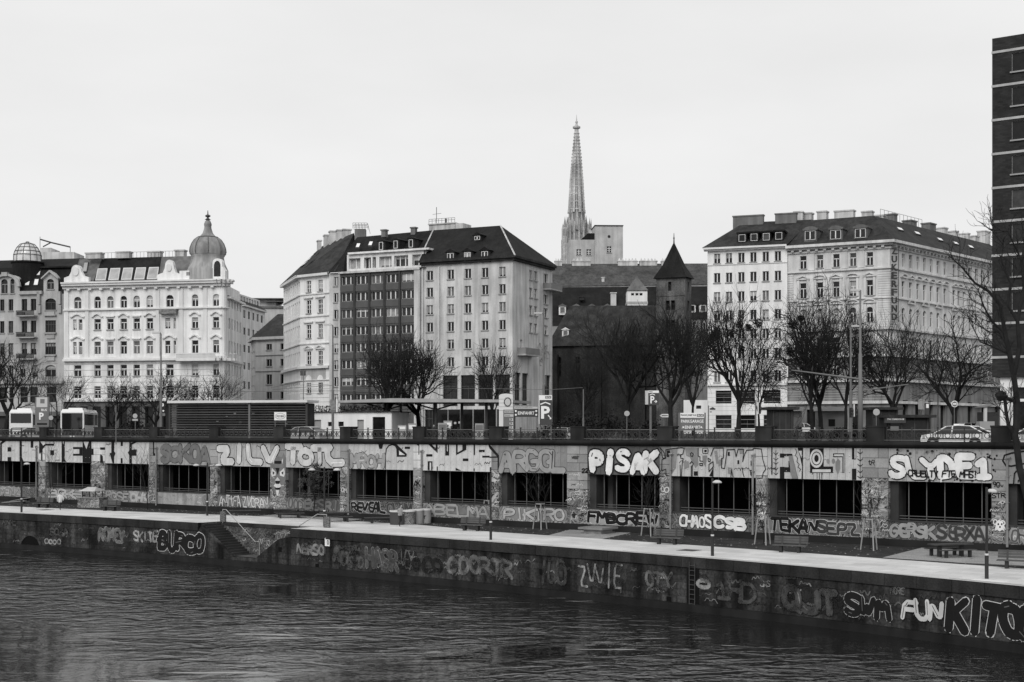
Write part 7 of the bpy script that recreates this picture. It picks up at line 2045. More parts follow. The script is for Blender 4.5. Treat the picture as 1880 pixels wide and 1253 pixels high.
# --- cars
def car(label, x, Y, rz, L_=4.4, H=1.46, paint=None, suv=False, group="cars on the street", base=None):
    b = Vector(base) if base is not None else spot(x, Y); t = thing("car", label, "car", b, group); F = LFrame(b.x, b.y, rz); z = b.z; Wd = 1.78
    k = L_ / 4.4; s = H / 1.46; m = paint or M_carw
    low = [(-2.2, .35), (2.15, .35), (2.2, .6), (2.12, .86), (1.5, .95), (-2.0, .98), (-2.2, .75)]
    cab = [(1.35, .93), (.55, 1.40), (-.2, 1.46), (-1.0, 1.42), (-1.9, .97)] if not suv else [(1.3, .95), (.75, 1.42), (-1.2, 1.46), (-1.95, 1.38), (-2.1, .95)]
    mb = MB(); n = len(low)
    def ring(u, zz_, wv): return F.p(u * k, wv, z + zz_ * s)
    def loft(pts, w_in_top, zref):
        vs = []; 
        for sd in (-1, 1):
            for u, h in pts:
                tw = Wd / 2 - (w_in_top * max(0, (h - zref)) / .5)
                vs.append(ring(u, h, sd * tw))
        n_ = len(pts); fs = [tuple(range(n_ - 1, -1, -1)), tuple(range(n_, 2 * n_))] + [(i, (i + 1) % n_, (i + 1) % n_ + n_, i + n_) for i in range(n_)]
        return vs, fs
    mb.add(*loft(low, .06, .6)); obj("body", mb, m, t)
    mb = MB(); mb.add(*loft(cab, .2, .93)); gl = obj("cabin_glass", mb, M_cglass, t)
    mb = MB(); roof = [(u, h) for u, h in cab if h > 1.3]; roof = [(roof[0][0] + .12, roof[0][1] - .03)] + roof + [(roof[-1][0] - .15, roof[-1][1] - .04)]
    for (u0, h0), (u1, h1) in zip(roof[:-1], roof[1:]):
        tw = Wd / 2 - .2 + .02; mb.hexa([ring(u0, h0 + .0, -tw), ring(u1, h1, -tw), ring(u1, h1, tw), ring(u0, h0, tw), ring(u0, h0 + .035, -tw), ring(u1, h1 + .035, -tw), ring(u1, h1 + .035, tw), ring(u0, h0 + .035, tw)])
    for sd in (-1, 1):
        pil = [(cab[0], cab[1]), ((.15 if not suv else .1, .96), (.15, 1.44)), ((cab[-1][0], cab[-1][1]), cab[-2])]
        if suv: pil.append(((-1.1, .96), (-1.1, 1.44)))
        for (u0, h0), (u1, h1) in pil:
            w0_, w1_ = Wd / 2 - .2 * max(0, h0 - .93) / .5 + .012, Wd / 2 - .2 * max(0, h1 - .93) / .5 + .012
            mb.tube([ring(u0, h0, sd * w0_), ring(u1, h1, sd * w1_)], .045, 4)
    obj("roof", mb, m, t)
    for u_ in (-1.35, 1.38):
        for sd in (-1, 1):
            c = F.p(u_ * k, sd * (Wd / 2 - .1), z + .33); mb = MB(); mb.disc(c, .33, (F.n.x, F.n.y, 0), 18, .24); wh = obj("wheel", mb, M_tyre, t)
            mb = MB(); mb.disc(c + Vector((F.n.x, F.n.y, 0)) * sd * .125, .2, (F.n.x, F.n.y, 0), 14, .02); obj("rim", mb, M_rim, wh)
            mb = MB(); mb.disc(F.p(u_ * k, sd * (Wd / 2 - .045), z + .36), .4, (F.n.x, F.n.y, 0), 16, .1); obj("wheel_arch", mb, M_tyre, t)
    for sd in (-.6, .6):
        mb = MB(); mb.fbox(F, 2.1 * k, 2.2 * k, sd - .18, sd + .18, z + .62 * s, z + .78 * s); obj("headlight", mb, mat("headlight_pale", .6, .2, 0), t)
        mb = MB(); mb.fbox(F, -2.22 * k, -2.1 * k, sd - .16, sd + .16, z + .7 * s, z + .86 * s); obj("tail_light", mb, M_sgm, t)
    return t, F, z
cb = WF.p(WF.u(1760, -4.2), -4.2, STREET + .0)
t, F, z = car("white car with roof light bar behind the right hand railing", 0, 0, WF.rz + math.pi, 4.5, 1.5, base=cb)
mb = MB(); mb.fbox(F, -.2, .15, -.5, .5, z + 1.52, z + 1.62); obj("light_bar", mb, M_sgw, t)
mb = MB()
for sd in (-1, 1): mb.fbox(F, -1.6, 1.6, sd * .9 - .012, sd * .9 + .012, z + .62, z + .70)
obj("side_stripe", mb, M_sgd, t)
car("white car cut off by the right edge of the picture", 0, 0, WF.rz + math.pi, 4.5, 1.5, base=WF.p(WF.u(1912, -4.2), -4.2, STREET))
car("silver family car parked by the palace side street", 1780, 146, math.pi + .1, 4.6, 1.66, M_cars, True)
car("dark roofed car passing behind the railing by the pavilion", 560, 132, math.pi - .5, 4.6, 1.5, M_cars)
car("pale small car below the bus parking sign", 64, 158, .4, 4.0, 1.45, M_cars)
car("white car far left of the signal mast behind the trees", 1470, 190, .2, 4.4, 1.5, M_carw)
car("grey car beside the hedge behind the garage sign", 1035, 146, .3, 4.2, 1.45, M_cars)

# --- signs
s = PS(77, 152); t = thing("bus_parking_totem", "tall grey totem sign reading BUS and P", "sign", s.g)
s.rect(t, "totem_body", 64.5, 729, 89.5, 783, M_sgm, -.3); s.rect(t, "top_panel", 67, 730, 87, 748, mat("sign_panel_pale", .5, .5, .05), -.02, .02); s.rect(t, "base_panel", 65, 783, 89, 800, M_pole, -.28, -.02)
s.text(t, "BUS", 76, 751, 86, 755, M_sgw); s.rect(t, "logo", 74, 733, 82, 741, M_sgm, 0, .03); s.rect(t, "p_panel", 67.5, 757, 86.5, 772, M_sgm, 0, .02); s.text(t, "P", 72.5, 758.5, 80, 770.5, M_sgw, .035, .03); s.rect(t, "bottom_strip", 68, 777, 86.5, 780.5, M_sgb, 0, .02)
def round_sign(x, y, r, Y, label, bar=None, m=None, h=None, cat="sign"):
    s = PS(x, Y); t = thing("round_sign", label, cat, s.g, "round traffic signs")
    pole(t, s.g + Vector((0, .06, 0)), zz(y - r * .6, Y) - s.g.z, .035)
    mb = MB(); mb.disc(s.F.p(0, .0, s.z(y)), r * s.k, (0, -1, 0), 20, .03); obj("disc", mb, m or mat("sign_back_grey", .42, .5, .1), t)
    if bar:
        mb = MB(); mb.disc(s.F.p(0, .022, s.z(y)), r * s.k * .78, (0, -1, 0), 20, .012); obj("disc_face", mb, M_sgm, t)
        mb = MB(); mb.fbox(s.F, -r * s.k * .55, r * s.k * .55, .03, .045, s.z(y + r * .22), s.z(y - r * .22)); obj("bar", mb, M_sgw, t)
    return s, t
round_sign(93.5, 767.5, 4.2, 150, "round pale sign beside the bus parking totem")
s, t = round_sign(248, 764, 4.3, 140, "round pale sign with small plate left of the pavilion"); s.rect(t, "plate", 243, 769.5, 253, 773, mat("sign_back_grey", .42), -.02, .01)
round_sign(1151, 759.5, 5.0, 122, "round pale sign below the large tree at the church")
round_sign(1609, 757, 6.2, 112, "round sign seen from behind near the food kiosk")
round_sign(1752.5, 742, 6.0, 128, "no entry sign on a pole by the full bare tree", True, M_sgw)
s = PS(297.5, 138); t = thing("parking_sign", "black parking sign with white P on the tall street lamp pole", "sign", s.F.p(0, 0, s.z(760)))
s.rect(t, "panel", 292, 739, 303.5, 758, M_sgb); s.text(t, "P", 295, 741, 300.5, 751, M_sgw, .012, .03); s.shape(t, "arrow", [(294.5, 755), (299, 755), (299, 757), (302, 754.6), (299, 752.5), (299, 754), (294.5, 754)], M_sgw)
s.rect(t, "plate", 292, 759, 303, 764, M_sgm)
s = PS(514.5, 128); t = thing("cafe_sign", "white board with oval cafe lettering in front of the pavilion", "sign", s.g)
for x in (505, 524): pole(t, s.F.p(s.u(x), -.05, s.g.z), s.z(757) - s.g.z, .03)
s.rect(t, "board", 503.5, 757, 525.5, 772, M_sgw); mb = MB(); mb.prism(s.F, [(s.u(514.5 + 9.5 * math.cos(q)), s.z(764.5 - 5.5 * math.sin(q))) for q in np.linspace(0, 2 * math.pi, 25)[:-1]], 0, .012); obj("oval", mb, M_sgm, t)
mb = MB(); mb.prism(s.F, [(s.u(514.5 + 8.8 * math.cos(q)), s.z(764.5 - 4.8 * math.sin(q))) for q in np.linspace(0, 2 * math.pi, 25)[:-1]], 0, .018); obj("oval_inner", mb, M_sgw, t); s.text(t, "WILD BEAN", 507.5, 762.5, 521.5, 766.5, M_sgb, .024)
# fuel totem
s = PS(929, 132); t = thing("fuel_totem", "white fuel station totem with dark sunburst emblem and price board", "sign", s.g)
mb = MB(); P_ = [(s.u(916), s.z(812)), (s.u(941.5), s.z(812)), (s.u(941.5), s.z(727))] + [(s.u(929 + 12.5 * math.cos(q)), s.z(726.5 - 3.5 * math.sin(q))) for q in np.linspace(.2, math.pi - .2, 7)] + [(s.u(916), s.z(727))]; mb.prism(s.F, P_, -.5, 0); obj("totem_body", mb, mat("totem_white", .66, .4, .04), t)
for y in (733, 740, 747, 754): s.rect(t, "joint_line", 916, y, 941.5, y + .5, M_pole, 0, .006)
mb = MB(); n_ = 18; mb.prism(s.F, [(s.u(932 + (8.8 if q % 2 == 0 else 7.2) * .86 * math.cos(q * math.pi / n_)), s.z(738.5 - (9.6 if q % 2 == 0 else 7.6) * math.sin(q * math.pi / n_))) for q in range(2 * n_)], 0, .02); obj("emblem_rays", mb, M_sgb, t)
mb = MB(); mb.prism(s.F, [(s.u(932 + 5.2 * math.cos(q)), s.z(738.5 - 6.6 * math.sin(q))) for q in np.linspace(0, 2 * math.pi, 21)[:-1]], 0, .032); obj("emblem_disc", mb, mat("sign_panel_pale", .5), t)
s.rect(t, "price_board", 924, 752.5, 943.5, 806, M_sgm, -.1, .04)
for y in (754, 761): s.rect(t, "price_strip", 926, y, 942.5, y + 4.5, mat("sign_panel_pale", .5), 0, .05)
s.text(t, "NEUER SHOP", 927, 755.3, 942, 757.6, M_sgb, .06, .01); s.text(t, "Diesel", 927.5, 762.3, 936, 764.6, M_sgb, .06, .01)
for y in (768.5, 776, 783, 790): s.text(t, "1.2", 936, y, 942, y + 4, M_sgw, .05, .02)
s = PS(966, 124); t = thing("entrance_sign", "dark EINFAHRT sign board on two posts", "sign", s.g)
for x in (946, 986): pole(t, s.F.p(s.u(x), -.08, s.g.z), s.z(747) - s.g.z, .04)
s.rect(t, "board", 944.5, 751, 988, 766, M_sgd); s.rect(t, "top_strip", 944.5, 747, 987, 750.8, mat("sign_panel_pale", .5)); s.text(t, "EINFAHRT", 951, 756, 981, 761.5, M_sgw, .012, .018); s.text(t, "FRANZ JOSEFS KAI", 946, 748, 977, 749.6, M_sgb, .012, .01)
for x in (947, 984.5):
    for y in (755, 762): mb = MB(); mb.disc(s.F.p(s.u(x), .01, s.z(y)), 1.8 * s.k, (0, -1, 0), 14, .02); obj("pictogram", mb, M_sgw, t)
s = PS(1002, 122); t = thing("garage_sign", "tall dark garage sign with big white P under a roof mark", "sign", s.g)
s.rect(t, "board", 990.5, 735, 1013.5, 781, M_sgd, -.25); s.rect(t, "top_strip", 990.5, 726, 1013.5, 734.8, M_sgw, -.25); s.rect(t, "edge", 989.3, 726, 990.4, 779, M_sgw, -.25); s.rect(t, "logo", 1001, 727.5, 1012, 732, M_sgb, 0, .015)
s.text(t, "BOE", 1002, 728.3, 1011, 731.2, M_sgw, .03, .012)
s.shape(t, "roof_mark", [(992, 744), (1001.5, 740), (1010.5, 744), (1010.5, 741.5), (1001.5, 738.2), (992, 741.5)][::-1], M_sgw); s.text(t, "P", 994.5, 747, 1008.5, 768, M_sgw, .012, .035); s.shape(t, "arrow", [(1005.5, 763.5), (1010, 768), (1008.5, 770), (1012, 770), (1012, 766.5), (1011, 767.3), (1007, 762)][::-1], M_sgw)
for x in (992, 1012): pole(t, s.F.p(s.u(x), -.12, s.g.z), s.z(780) - s.g.z, .05)
s = PS(1197, 118); t = thing("parking_garage_sign", "dark box sign with white P and arrow on a pole below the church", "sign", s.g)
s.rect(t, "board", 1190.5, 722, 1209.5, 744, M_sgd, -.4); s.rect(t, "top_strip", 1190.5, 717.5, 1209.5, 721.8, M_sgw, -.4); s.rect(t, "side_panel", 1185, 717.5, 1190.3, 743, mat("sign_panel_pale", .5), -.4, -.02); s.text(t, "P", 1194.5, 728, 1201, 740.5, M_sgw, .012, .03)
s.shape(t, "roof_mark", [(1193, 726.5), (1197.8, 724.3), (1202.5, 726.5), (1202.5, 725), (1197.8, 722.9), (1193, 725)][::-1], M_sgw); s.shape(t, "arrow", [(1201, 737), (1204.3, 737), (1203, 735.2), (1204.2, 735.2), (1206.8, 737.6), (1204.2, 740), (1203, 740), (1204.3, 738.2), (1201, 738.2)][::-1], M_sgw); s.text(t, "FREI", 1191.5, 718.6, 1198, 720.6, M_sgb, .012, .01)
pole(t, s.F.p(s.u(1195), -.2, s.g.z), s.z(744) - s.g.z, .1)
s = PS(1219, 120); t = thing("arrow_sign", "small white arrow sign pointing left on a thin pole", "sign", s.g); pole(t, s.F.p(0, -.05, s.g.z), s.z(760) - s.g.z, .03)
s.shape(t, "arrow_plate", [(1211, 763.5), (1215, 760.5), (1227, 760.5), (1227, 766.5), (1215, 766.5)][::-1], M_sgw, .02); s.rect(t, "arrow_shaft", 1215, 762.8, 1226, 764.2, M_sgd, .02, .03)
s = PS(1270.5, 112); t = thing("parking_board", "large PARKGARAGE EINFAHRT board on two posts", "sign", s.g)
for x in (1247.5, 1294): pole(t, s.F.p(s.u(x), -.1, s.g.z), s.z(758) - s.g.z, .09)
s.rect(t, "board", 1249, 767.5, 1293, 791, M_sgm, -.08); s.rect(t, "top_strip", 1249, 758.5, 1293, 767.3, M_sgw, -.08); s.text(t, "FRANZ JOSEF KAI", 1250, 761, 1278, 765, M_sgb, .012, .02); s.rect(t, "logo", 1279.5, 760.5, 1292, 765.5, M_sgd, 0, .012); s.text(t, "BOE", 1281, 761.5, 1290.5, 764.6, M_sgw, .02, .012)
s.text(t, "PARKGARAGE", 1250.5, 771, 1291.5, 776.5, M_sgw, .012, .016); s.text(t, "EINFAHRT", 1257.5, 782, 1285.5, 787.5, M_sgw, .012, .016)
for x0, dx in ((1251, 1), (1291, -1)): s.shape(t, "arrow", [(x0, 787), (x0 + dx * 2.5, 785), (x0 + dx * 2, 783), (x0 + dx * 5, 783.5), (x0 + dx * 5, 786.5), (x0 + dx * 3.5, 786)][::(-1 if dx > 0 else 1)], M_sgw)
s = PS(1301, 150); t = thing("street_name_sign", "thin dark street name post in front of the white block", "sign", s.g); pole(t, s.g, s.z(745) - s.g.z, .04, M_pole_d)
s.rect(t, "name_plate", 1303, 750, 1313.5, 753, M_sgd, -.03, .0); s.rect(t, "small_plate", 1303, 756, 1307, 757.5, M_sgd, -.03, .0); s.shape(t, "plate_arch", [(1304, 750), (1312, 750), (1308.5, 747.7)], M_sgd)
# poster lightbox and street boards
s = PS(641, 132); t = thing("poster_box", "framed poster box on the lamp mast by the filling station", "sign", s.F.p(s.u(613), 0, s.z(757))); s.rect(t, "frame", 606.5, 734, 619, 757, M_sgm, -.2); s.rect(t, "poster", 607.5, 735.5, 616.5, 754, mat("poster_grey", .2, .5, .4, 4), 0, .02); s.rect(t, "white_edge", 617.5, 733, 619.6, 757, M_sgw, 0, .03)

# --- louvred pavilion
FP = Frame(311, 146, -9000); t = thing("louvred_pavilion", "long dark pavilion with horizontal slats and pale flat roof edge", "building", FP.p(8, 0, STREET)); PU = FP.u; pz = lambda y: FP.z(440, y)
U0, U1, UM = PU(311), PU(564), PU(458)
mb = MB(); mb.fbox(FP, U0 + .3, U1 - .3, -2.6, -1.2, STREET, pz(741)); obj("interior_box", mb, mat("pavilion_interior", .03, .5, .5, .8), t)
mb = MB(); mb.fbox(FP, U0 - .1, U1 + .1, -2.8, .3, pz(740), pz(735.5)); obj("roof_slab", mb, mat("roof_edge_pale", .62, .5, .06), t)
for x in (311.8, 458, 563): mb = MB(); mb.fbox(FP, PU(x) - .1, PU(x) + .1, -.2, .06, STREET, pz(740)); obj("frame_post", mb, M_pole_d if x != 458 else M_pole, t)
n_ = 14
for k in range(n_):
    for a, b in ((U0, UM - .12), (UM + .12, U1)):
        y = 742.5 + k * 4.6; mb = MB(); mb.hexa([FP.p(a, .03, pz(y + 1.7)), FP.p(b, .03, pz(y + 1.7)), FP.p(b, -.1, pz(y + .6)), FP.p(a, -.1, pz(y + .6)), FP.p(a, .06, pz(y + .9)), FP.p(b, .06, pz(y + .9)), FP.p(b, -.07, pz(y - .2)), FP.p(a, -.07, pz(y - .2))]); obj("slat", mb, mat("slat_grey", .085, .6, .2, rnd=.25), t)
for x in (352, 372, 400, 425, 480, 500, 540): mb = MB(); mb.fbox(FP, PU(x), PU(x) + .05, -1.18, -1.1, STREET, pz(741)); obj("glass_mullion", mb, M_pole_d, t)
for x, y in ((405, 764), (430, 774), (454, 757), (388, 773), (420, 757.5), (515, 777)): mb = MB(); mb.fbox(FP, PU(x), PU(x + 4), -1.17, -1.12, pz(y + 3), pz(y)); obj("display_item", mb, mat("display_pale", .4, .5, .3, 3), t)
# --- low white service building
FL = Frame(572, 158, -9000); t = thing("service_building", "low white service building with plain doors beside the filling station", "building", FL.p(5, 0, STREET)); lu = FL.u; lz = lambda y: FL.z(640, y)
doors = [(576.5, 589.5, 771, "service_door"), (656, 668, 771, "service_door"), (602, 609, 775, "window"), (621, 631, 774.5, "window"), (684, 707, 766, "entrance")]
mb = MB(); facade(mb, FL, 0, lu(719), STREET - .1, lz(757), [(lu(a), lu(b), (STREET if n != "window" else lz(783)), lz(c)) for a, b, c, n in doors], .3); mb.fbox(FL, 0, lu(719), -6, -.32, STREET, lz(757)); obj("wall", mb, M_white2, t)
mb = MB(); mb.fbox(FL, -.15, lu(719) + .15, -6.2, .25, lz(757), lz(755.6)); obj("roof_edge", mb, M_roof2, t)
for a, b, c, n in doors:
    mb = MB(); mb.fbox(FL, lu(a), lu(b), -.26, -.2, STREET if n != "window" else lz(783), lz(c)); obj(n, mb, {"service_door": mat("door_grey", .3, .6, .1), "window": M_gl_d, "entrance": M_gl_d}[n], t)
mb = MB()
rr = random.Random(8)
for k in range(70): q = FL.p(rr.uniform(.3, lu(715)), rr.uniform(-.5, 0), lz(755.6)); b_ = leaf_ball(q + Vector((0, 0, .25)), .5, 9, rr, .14); mb.add(b_.v, b_.f)
obj("roof_planting", mb, M_leaf, t)
# --- filling station canopy
FK = Frame(604, 158, -5200); t = thing("fuel_canopy", "thin flat filling station canopy on slender columns", "canopy", FK.p(10, -3, STREET)); ku = FK.u
kz_ = lambda x, y: FK.z(x, y)
mb = MB(); mb.add([FK.p(ku(604), 0, kz_(604, 740)), FK.p(ku(700), 0, kz_(700, 739)), FK.p(ku(916), 0, kz_(916, 739)), FK.p(ku(916), -9, kz_(916, 739)), FK.p(ku(604), -9, kz_(604, 740)), FK.p(ku(604), 0, kz_(604, 736.5)), FK.p(ku(720), 0, kz_(720, 731.5)), FK.p(ku(916), 0, kz_(916, 734)), FK.p(ku(916), -9, kz_(916, 734)), FK.p(ku(604), -9, kz_(604, 736.5))], [(4, 3, 2, 1, 0), (5, 6, 7, 8, 9), (0, 1, 6, 5), (1, 2, 7, 6), (2, 3, 8, 7), (3, 4, 9, 8), (4, 0, 5, 9)]); obj("roof", mb, mat("canopy_grey", .34, .6, .12, streak=.1), t)
for x, w_ in ((711, -2), (798, -6), (800, -2), (848, -4), (893, -2)): pp = FK.p(ku(x, w_), w_, STREET); mb = MB(); mb.tube([pp, Vector((pp.x, pp.y, kz_(x, 738)))], .16, 8); obj("column", mb, M_pole_d, t)
for x0, x1 in ((674, 711), (711, 748), (762, 800), (800, 838)): mb = MB(); mb.tube([FK.p(ku(x0, -2), -2, kz_(x0, 741)), FK.p(ku(x1 if x0 in (711, 800) else x1, -2), -2, kz_(x0, 741) if x0 in (711, 800) else kz_(x0, 752))] if x0 not in (711, 800) else [FK.p(ku(x0, -2), -2, kz_(x0, 752)), FK.p(ku(x1, -2), -2, kz_(x1, 741))], .09, 6); obj("brace", mb, M_pole_d, t)
for i, (x, Y, lab) in enumerate(((738, 150, "pale fuel pump left under the canopy"), (757, 151, "fuel pump with white head under the canopy"), (822, 150, "tall fuel pump right under the canopy"), (812, 149, "fuel pump beside the parapet block under the canopy"), (880, 150, "rightmost fuel pump near the totem"))):
    s = PS(x, Y); t = thing("fuel_pump", lab, "fuel pump", s.g, "fuel pumps"); hh = (18, 24, 34, 26, 24)[i]; z0 = s.g.z; h = hh * s.k
    mb = MB(); mb.fbox(s.F, -.45, .45, -.5, 0, z0, z0 + 1.2 + h * .5); obj("pump_body", mb, mat("pump_grey", .3, .5, .2), t)
    mb = MB(); mb.fbox(s.F, -.36, .36, 0, .03, z0 + .95 + h * .2, z0 + 1.1 + h * .45); obj("pump_display", mb, M_sgw if i < 3 else M_sgm, t)
    mb = MB(); mb.tube([s.F.p(.46, -.2, z0 + 1.3), s.F.p(.6, -.1, z0 + .8), s.F.p(.5, -.05, z0 + .5)], .035, 5); obj("hose", mb, M_sgb, t)
# shop front of the station
FX = Frame(830, 172, -4500); t = thing("station_shop", "dark glazed filling station shop behind the pumps", "building", FX.p(3, 0, STREET)); xu = FX.u; xz = lambda y: FX.z(860, y)
mb = MB(); mb.fbox(FX, xu(800), xu(912), -5, 0, 9.3, xz(752)); obj("shop_box", mb, M_gl_d, t)
for x in (800, 822, 845, 868, 890, 911): mb = MB(); mb.fbox(FX, xu(x), xu(x) + .15, 0, .08, 9.3, xz(752)); obj("mullion", mb, M_fr_g, t)
s.rect
for x, y in ((834, 775), (842, 774)): mb = MB(); mb.fbox(FX, xu(x), xu(x + 4), .03, .06, xz(y + 4), xz(y)); obj("notice", mb, M_sgw, t)

# --- kiosks on the right
def kiosk(label, x0, x1, ytop, Y, m, roof_over=.4, cat="kiosk", rz=0.0, mr=None, nm="kiosk"):
    s = PS((x0 + x1) / 2, Y, rz); t = thing(nm, label, cat, s.g, "street kiosks"); a, b = s.u(x0), s.u(x1); zt = s.z(ytop)
    mb = MB(); mb.fbox(s.F, a + .3, b - .3, -2.6, 0, s.g.z - .1, zt - .25); obj("body", mb, m, t)
    mb = MB(); mb.fbox(s.F, a - roof_over * .3, b + roof_over * .3, -3, roof_over, zt - .25, zt); obj("roof", mb, mr or M_roof2, t)
    mb = MB(); mb.fbox(s.F, a + .6, b - .6, 0, .04, s.g.z + 1.0, zt - .5); obj("shutter", mb, M_gl_d, t)
    for q in np.linspace(a + .45, b - .45, 4): mb = MB(); mb.fbox(s.F, q - .05, q + .05, 0, .06, s.g.z, zt - .3); obj("frame_bar", mb, M_pole_d, t)
    return s, t
kiosk("dark square kiosk with overhanging flat roof beside the traffic light", 1411, 1463, 747.5, 128, mat("kiosk_dark", .03, .7, .3), .5)
kiosk("long dark kiosk roof behind the round sign", 1596, 1654, 748, 136, mat("kiosk_dark", .03), .5)
s, t = kiosk("dark food stand with white lettering on its awning", 1622, 1712, 762, 124, mat("kiosk_dark", .03), .6)
s.rect(t, "awning", 1623, 766, 1660, 777, M_sgd, .0, .5); s.text(t, "THE STEAKHOUSE", 1626, 768.5, 1657, 771.5, M_sgw, .51, .012); s.rect(t, "menu_board", 1633, 783, 1648, 791, M_sgm, .3, .35)
for x, lab in ((1448, "pale stall left behind the leaning trunks"), (1527, "pale stall behind the three trees before the palace")):
    s = PS(x, 175); t = thing("market_stall", lab, "stall", s.g, "pale market stalls"); s_ = s
    s.rect(t, "stall_wall", x - 24, 752, x + 24, 800, mat("stall_grey", .22, .8, .2), -2); s.rect(t, "awning", x - 26, 748, x + 26, 755, mat("awning_pale", .45, .8, .15), -2.2, .6); s.rect(t, "hatch", x - 6, 770, x + 6, 783, M_gl_d, 0, .04)
s = PS(1830, 132); t = thing("garden_parasol_stall", "dark stall with slanted awning left of the white corner pier", "stall", s.g); s.rect(t, "stall_box", 1807, 757, 1834, 790, M_shop, -2); 
mb = MB(); mb.add([s.F.p(s.u(1802), .6, s.z(749)), s.F.p(s.u(1838), .6, s.z(741)), s.F.p(s.u(1838), -2, s.z(741)), s.F.p(s.u(1802), -2, s.z(749)), s.F.p(s.u(1802), .6, s.z(747.5)), s.F.p(s.u(1838), .6, s.z(738)), s.F.p(s.u(1838), -2, s.z(738)), s.F.p(s.u(1802), -2, s.z(747.5))], [(3, 2, 1, 0), (4, 5, 6, 7), (0, 1, 5, 4), (1, 2, 6, 5), (2, 3, 7, 6), (3, 0, 4, 7)]); obj("awning", mb, M_sgm, t); s.rect(t, "post", 1804, 748, 1809, 792, mat("sign_panel_pale", .5), .2, .5)
s = PS(1800, 120); t = thing("planter_box", "pale planter box in front of the silver car", "planter", s.g); s.rect(t, "box", 1799, 774, 1826, 800, mat("planter_grey", .3, .8, .1), -1)
s = PS(1712, 150); t = thing("notice_board", "white notice board against the palace front", "sign", s.g); s.rect(t, "panel", 1686, 733, 1698, 752, mat("sign_panel_pale", .5)); s.rect(t, "post", 1690, 752, 1693, 800, M_pole); 
s = PS(1703, 140); t = thing("info_pillar", "dark info pillar with pale display near the food stand", "sign", s.g); s.rect(t, "pillar", 1699, 740, 1706.5, 800, M_sgd, -.3); s.rect(t, "display", 1700.3, 742, 1705, 749.5, M_sgw, 0, .02)

# --- people on the street
def small_person(label, x, Y, H, coat, rz=0):
    b = spot(x, Y)
    person(label, b, H, rz, body_joints([(-.05, -.02, .27), (-.05, 0, .05), (-.05, -.06, .02)], [(.05, -.03, .27), (.05, .02, .05), (.05, -.04, .02)], -.02, [(-.14, .02, .66), (-.13, -.02, .54), (-.13, -.04, .5)], [(.14, .02, .66), (.13, -.02, .54), (.13, -.04, .5)]), coat, .02, .02, .45)
small_person("person in dark clothes standing beside the silver car", 1791, 134, 1.75, .02, .5)
small_person("person in dark coat among the fuel pumps", 796, 142, 1.75, .02, .3)

# --- masts, lamps, signals, wires
def street_lamp(label, x, Y, ytop, heads, r=.09, m=None):
    b = spot(x, Y); t = thing("street_lamp", label, "street lamp", b, "tall street lamps"); zt = zz(ytop, Y); h = zt - b.z
    mb = MB(); mb.tube([b - Vector((0, 0, .2)), b + Vector((0, 0, h * .45)), b + Vector((0, 0, h * .45 + .05)), Vector((b.x, b.y, zt))], [r * 1.5, r * 1.4, r, r * .75], 8); obj("mast", mb, m or M_pole, t)
    for dx in heads:
        mb = MB(); mb.tube([Vector((b.x, b.y, zt)), Vector((b.x + dx * .6, b.y, zt + .15)), Vector((b.x + dx, b.y, zt + .12))], .045, 6); obj("arm", mb, m or M_pole, t)
        mb = MB(); F_ = LFrame(b.x + dx, b.y, 0); mb.fbox(F_, -.45, .35, -.16, .16, zt + .02, zt + .16); obj("lamp_head", mb, mat("lamp_head_grey", .5), t)
    return t
street_lamp("tall street lamp in front of the white domed house", 295.5, 138, 613, [-.4])
street_lamp("street mast with lamp in front of the brick grid block edge", 611, 140, 598, [-.45])
street_lamp("tall street lamp in front of the hotel corner", 998, 142, 577, [-.5])
street_lamp("thin pole behind the filling station canopy", 736, 160, 660, [], .1)
street_lamp("pole beside the fuel totem", 906, 148, 600, [], .08) if False else None
street_lamp("street lamp with pale head below the palace side front", 1722, 150, 625, [-.5], .05)
street_lamp("tall lamp on the thinner mast beside the signal mast", 1562, 124, 601, [.5], .1)
street_lamp("thin pole left of the church tree", 1071, 140, 715, [], .07)
for x, Y, yt, lab in ((90, 175, 694, "thin pole above the second coach"), (173, 150, 762, "short pole right of the second coach"), (213, 138, 745, "thin pole left of the round sign"), (557, 155, 680, "pole with clock box in front of the white classical corner house"), (332, 190, 690, "thin dark pole behind the pavilion roof")):
    b = spot(x, Y); t = thing("thin_pole", lab, "pole", b, "thin poles on the street"); pole(t, b, zz(yt, Y) - b.z, .045)
    if x == 557: s = PS(x, Y); s.rect(t, "clock_box", 551, 681, 561, 690, M_sgd, -.2)
# signal mast with two arms
Ym = 116; b = spot(1579.5, Ym); t = thing("signal_mast", "thick grey signal mast with long arm reaching left", "mast", b)
mb = MB(); zt = zz(533, Ym); z1 = zz(710, Ym); z2 = zz(650, Ym)
mb.tube([b - Vector((0, 0, .2)), Vector((b.x, b.y, z1)), Vector((b.x, b.y, z1 + .05)), Vector((b.x, b.y, z2)), Vector((b.x, b.y, z2 + .05)), Vector((b.x, b.y, zt))], [.21, .2, .16, .15, .1, .08], 12); obj("mast", mb, M_pole, t, smooth=True)
mb = MB(); mb.tube([at(1578, 696.5, Ym), at(1453, 680, Ym)], [.09, .05], 8); obj("arm", mb, M_pole, t)
mb = MB(); mb.tube([at(1566, 720, Ym + 8), at(1668, 706, Ym + 8)], [.07, .04], 8); obj("arm", mb, M_pole, t)
mb = MB(); mb.tube([at(1580, 533, Ym), at(1572, 531, Ym)], .05, 6); F_ = LFrame(px(1571, Ym), Ym, 0); mb.fbox(F_, -.4, .3, -.15, .15, zz(535, Ym), zz(531.5, Ym)); obj("lamp_head", mb, mat("lamp_head_grey", .5), t)
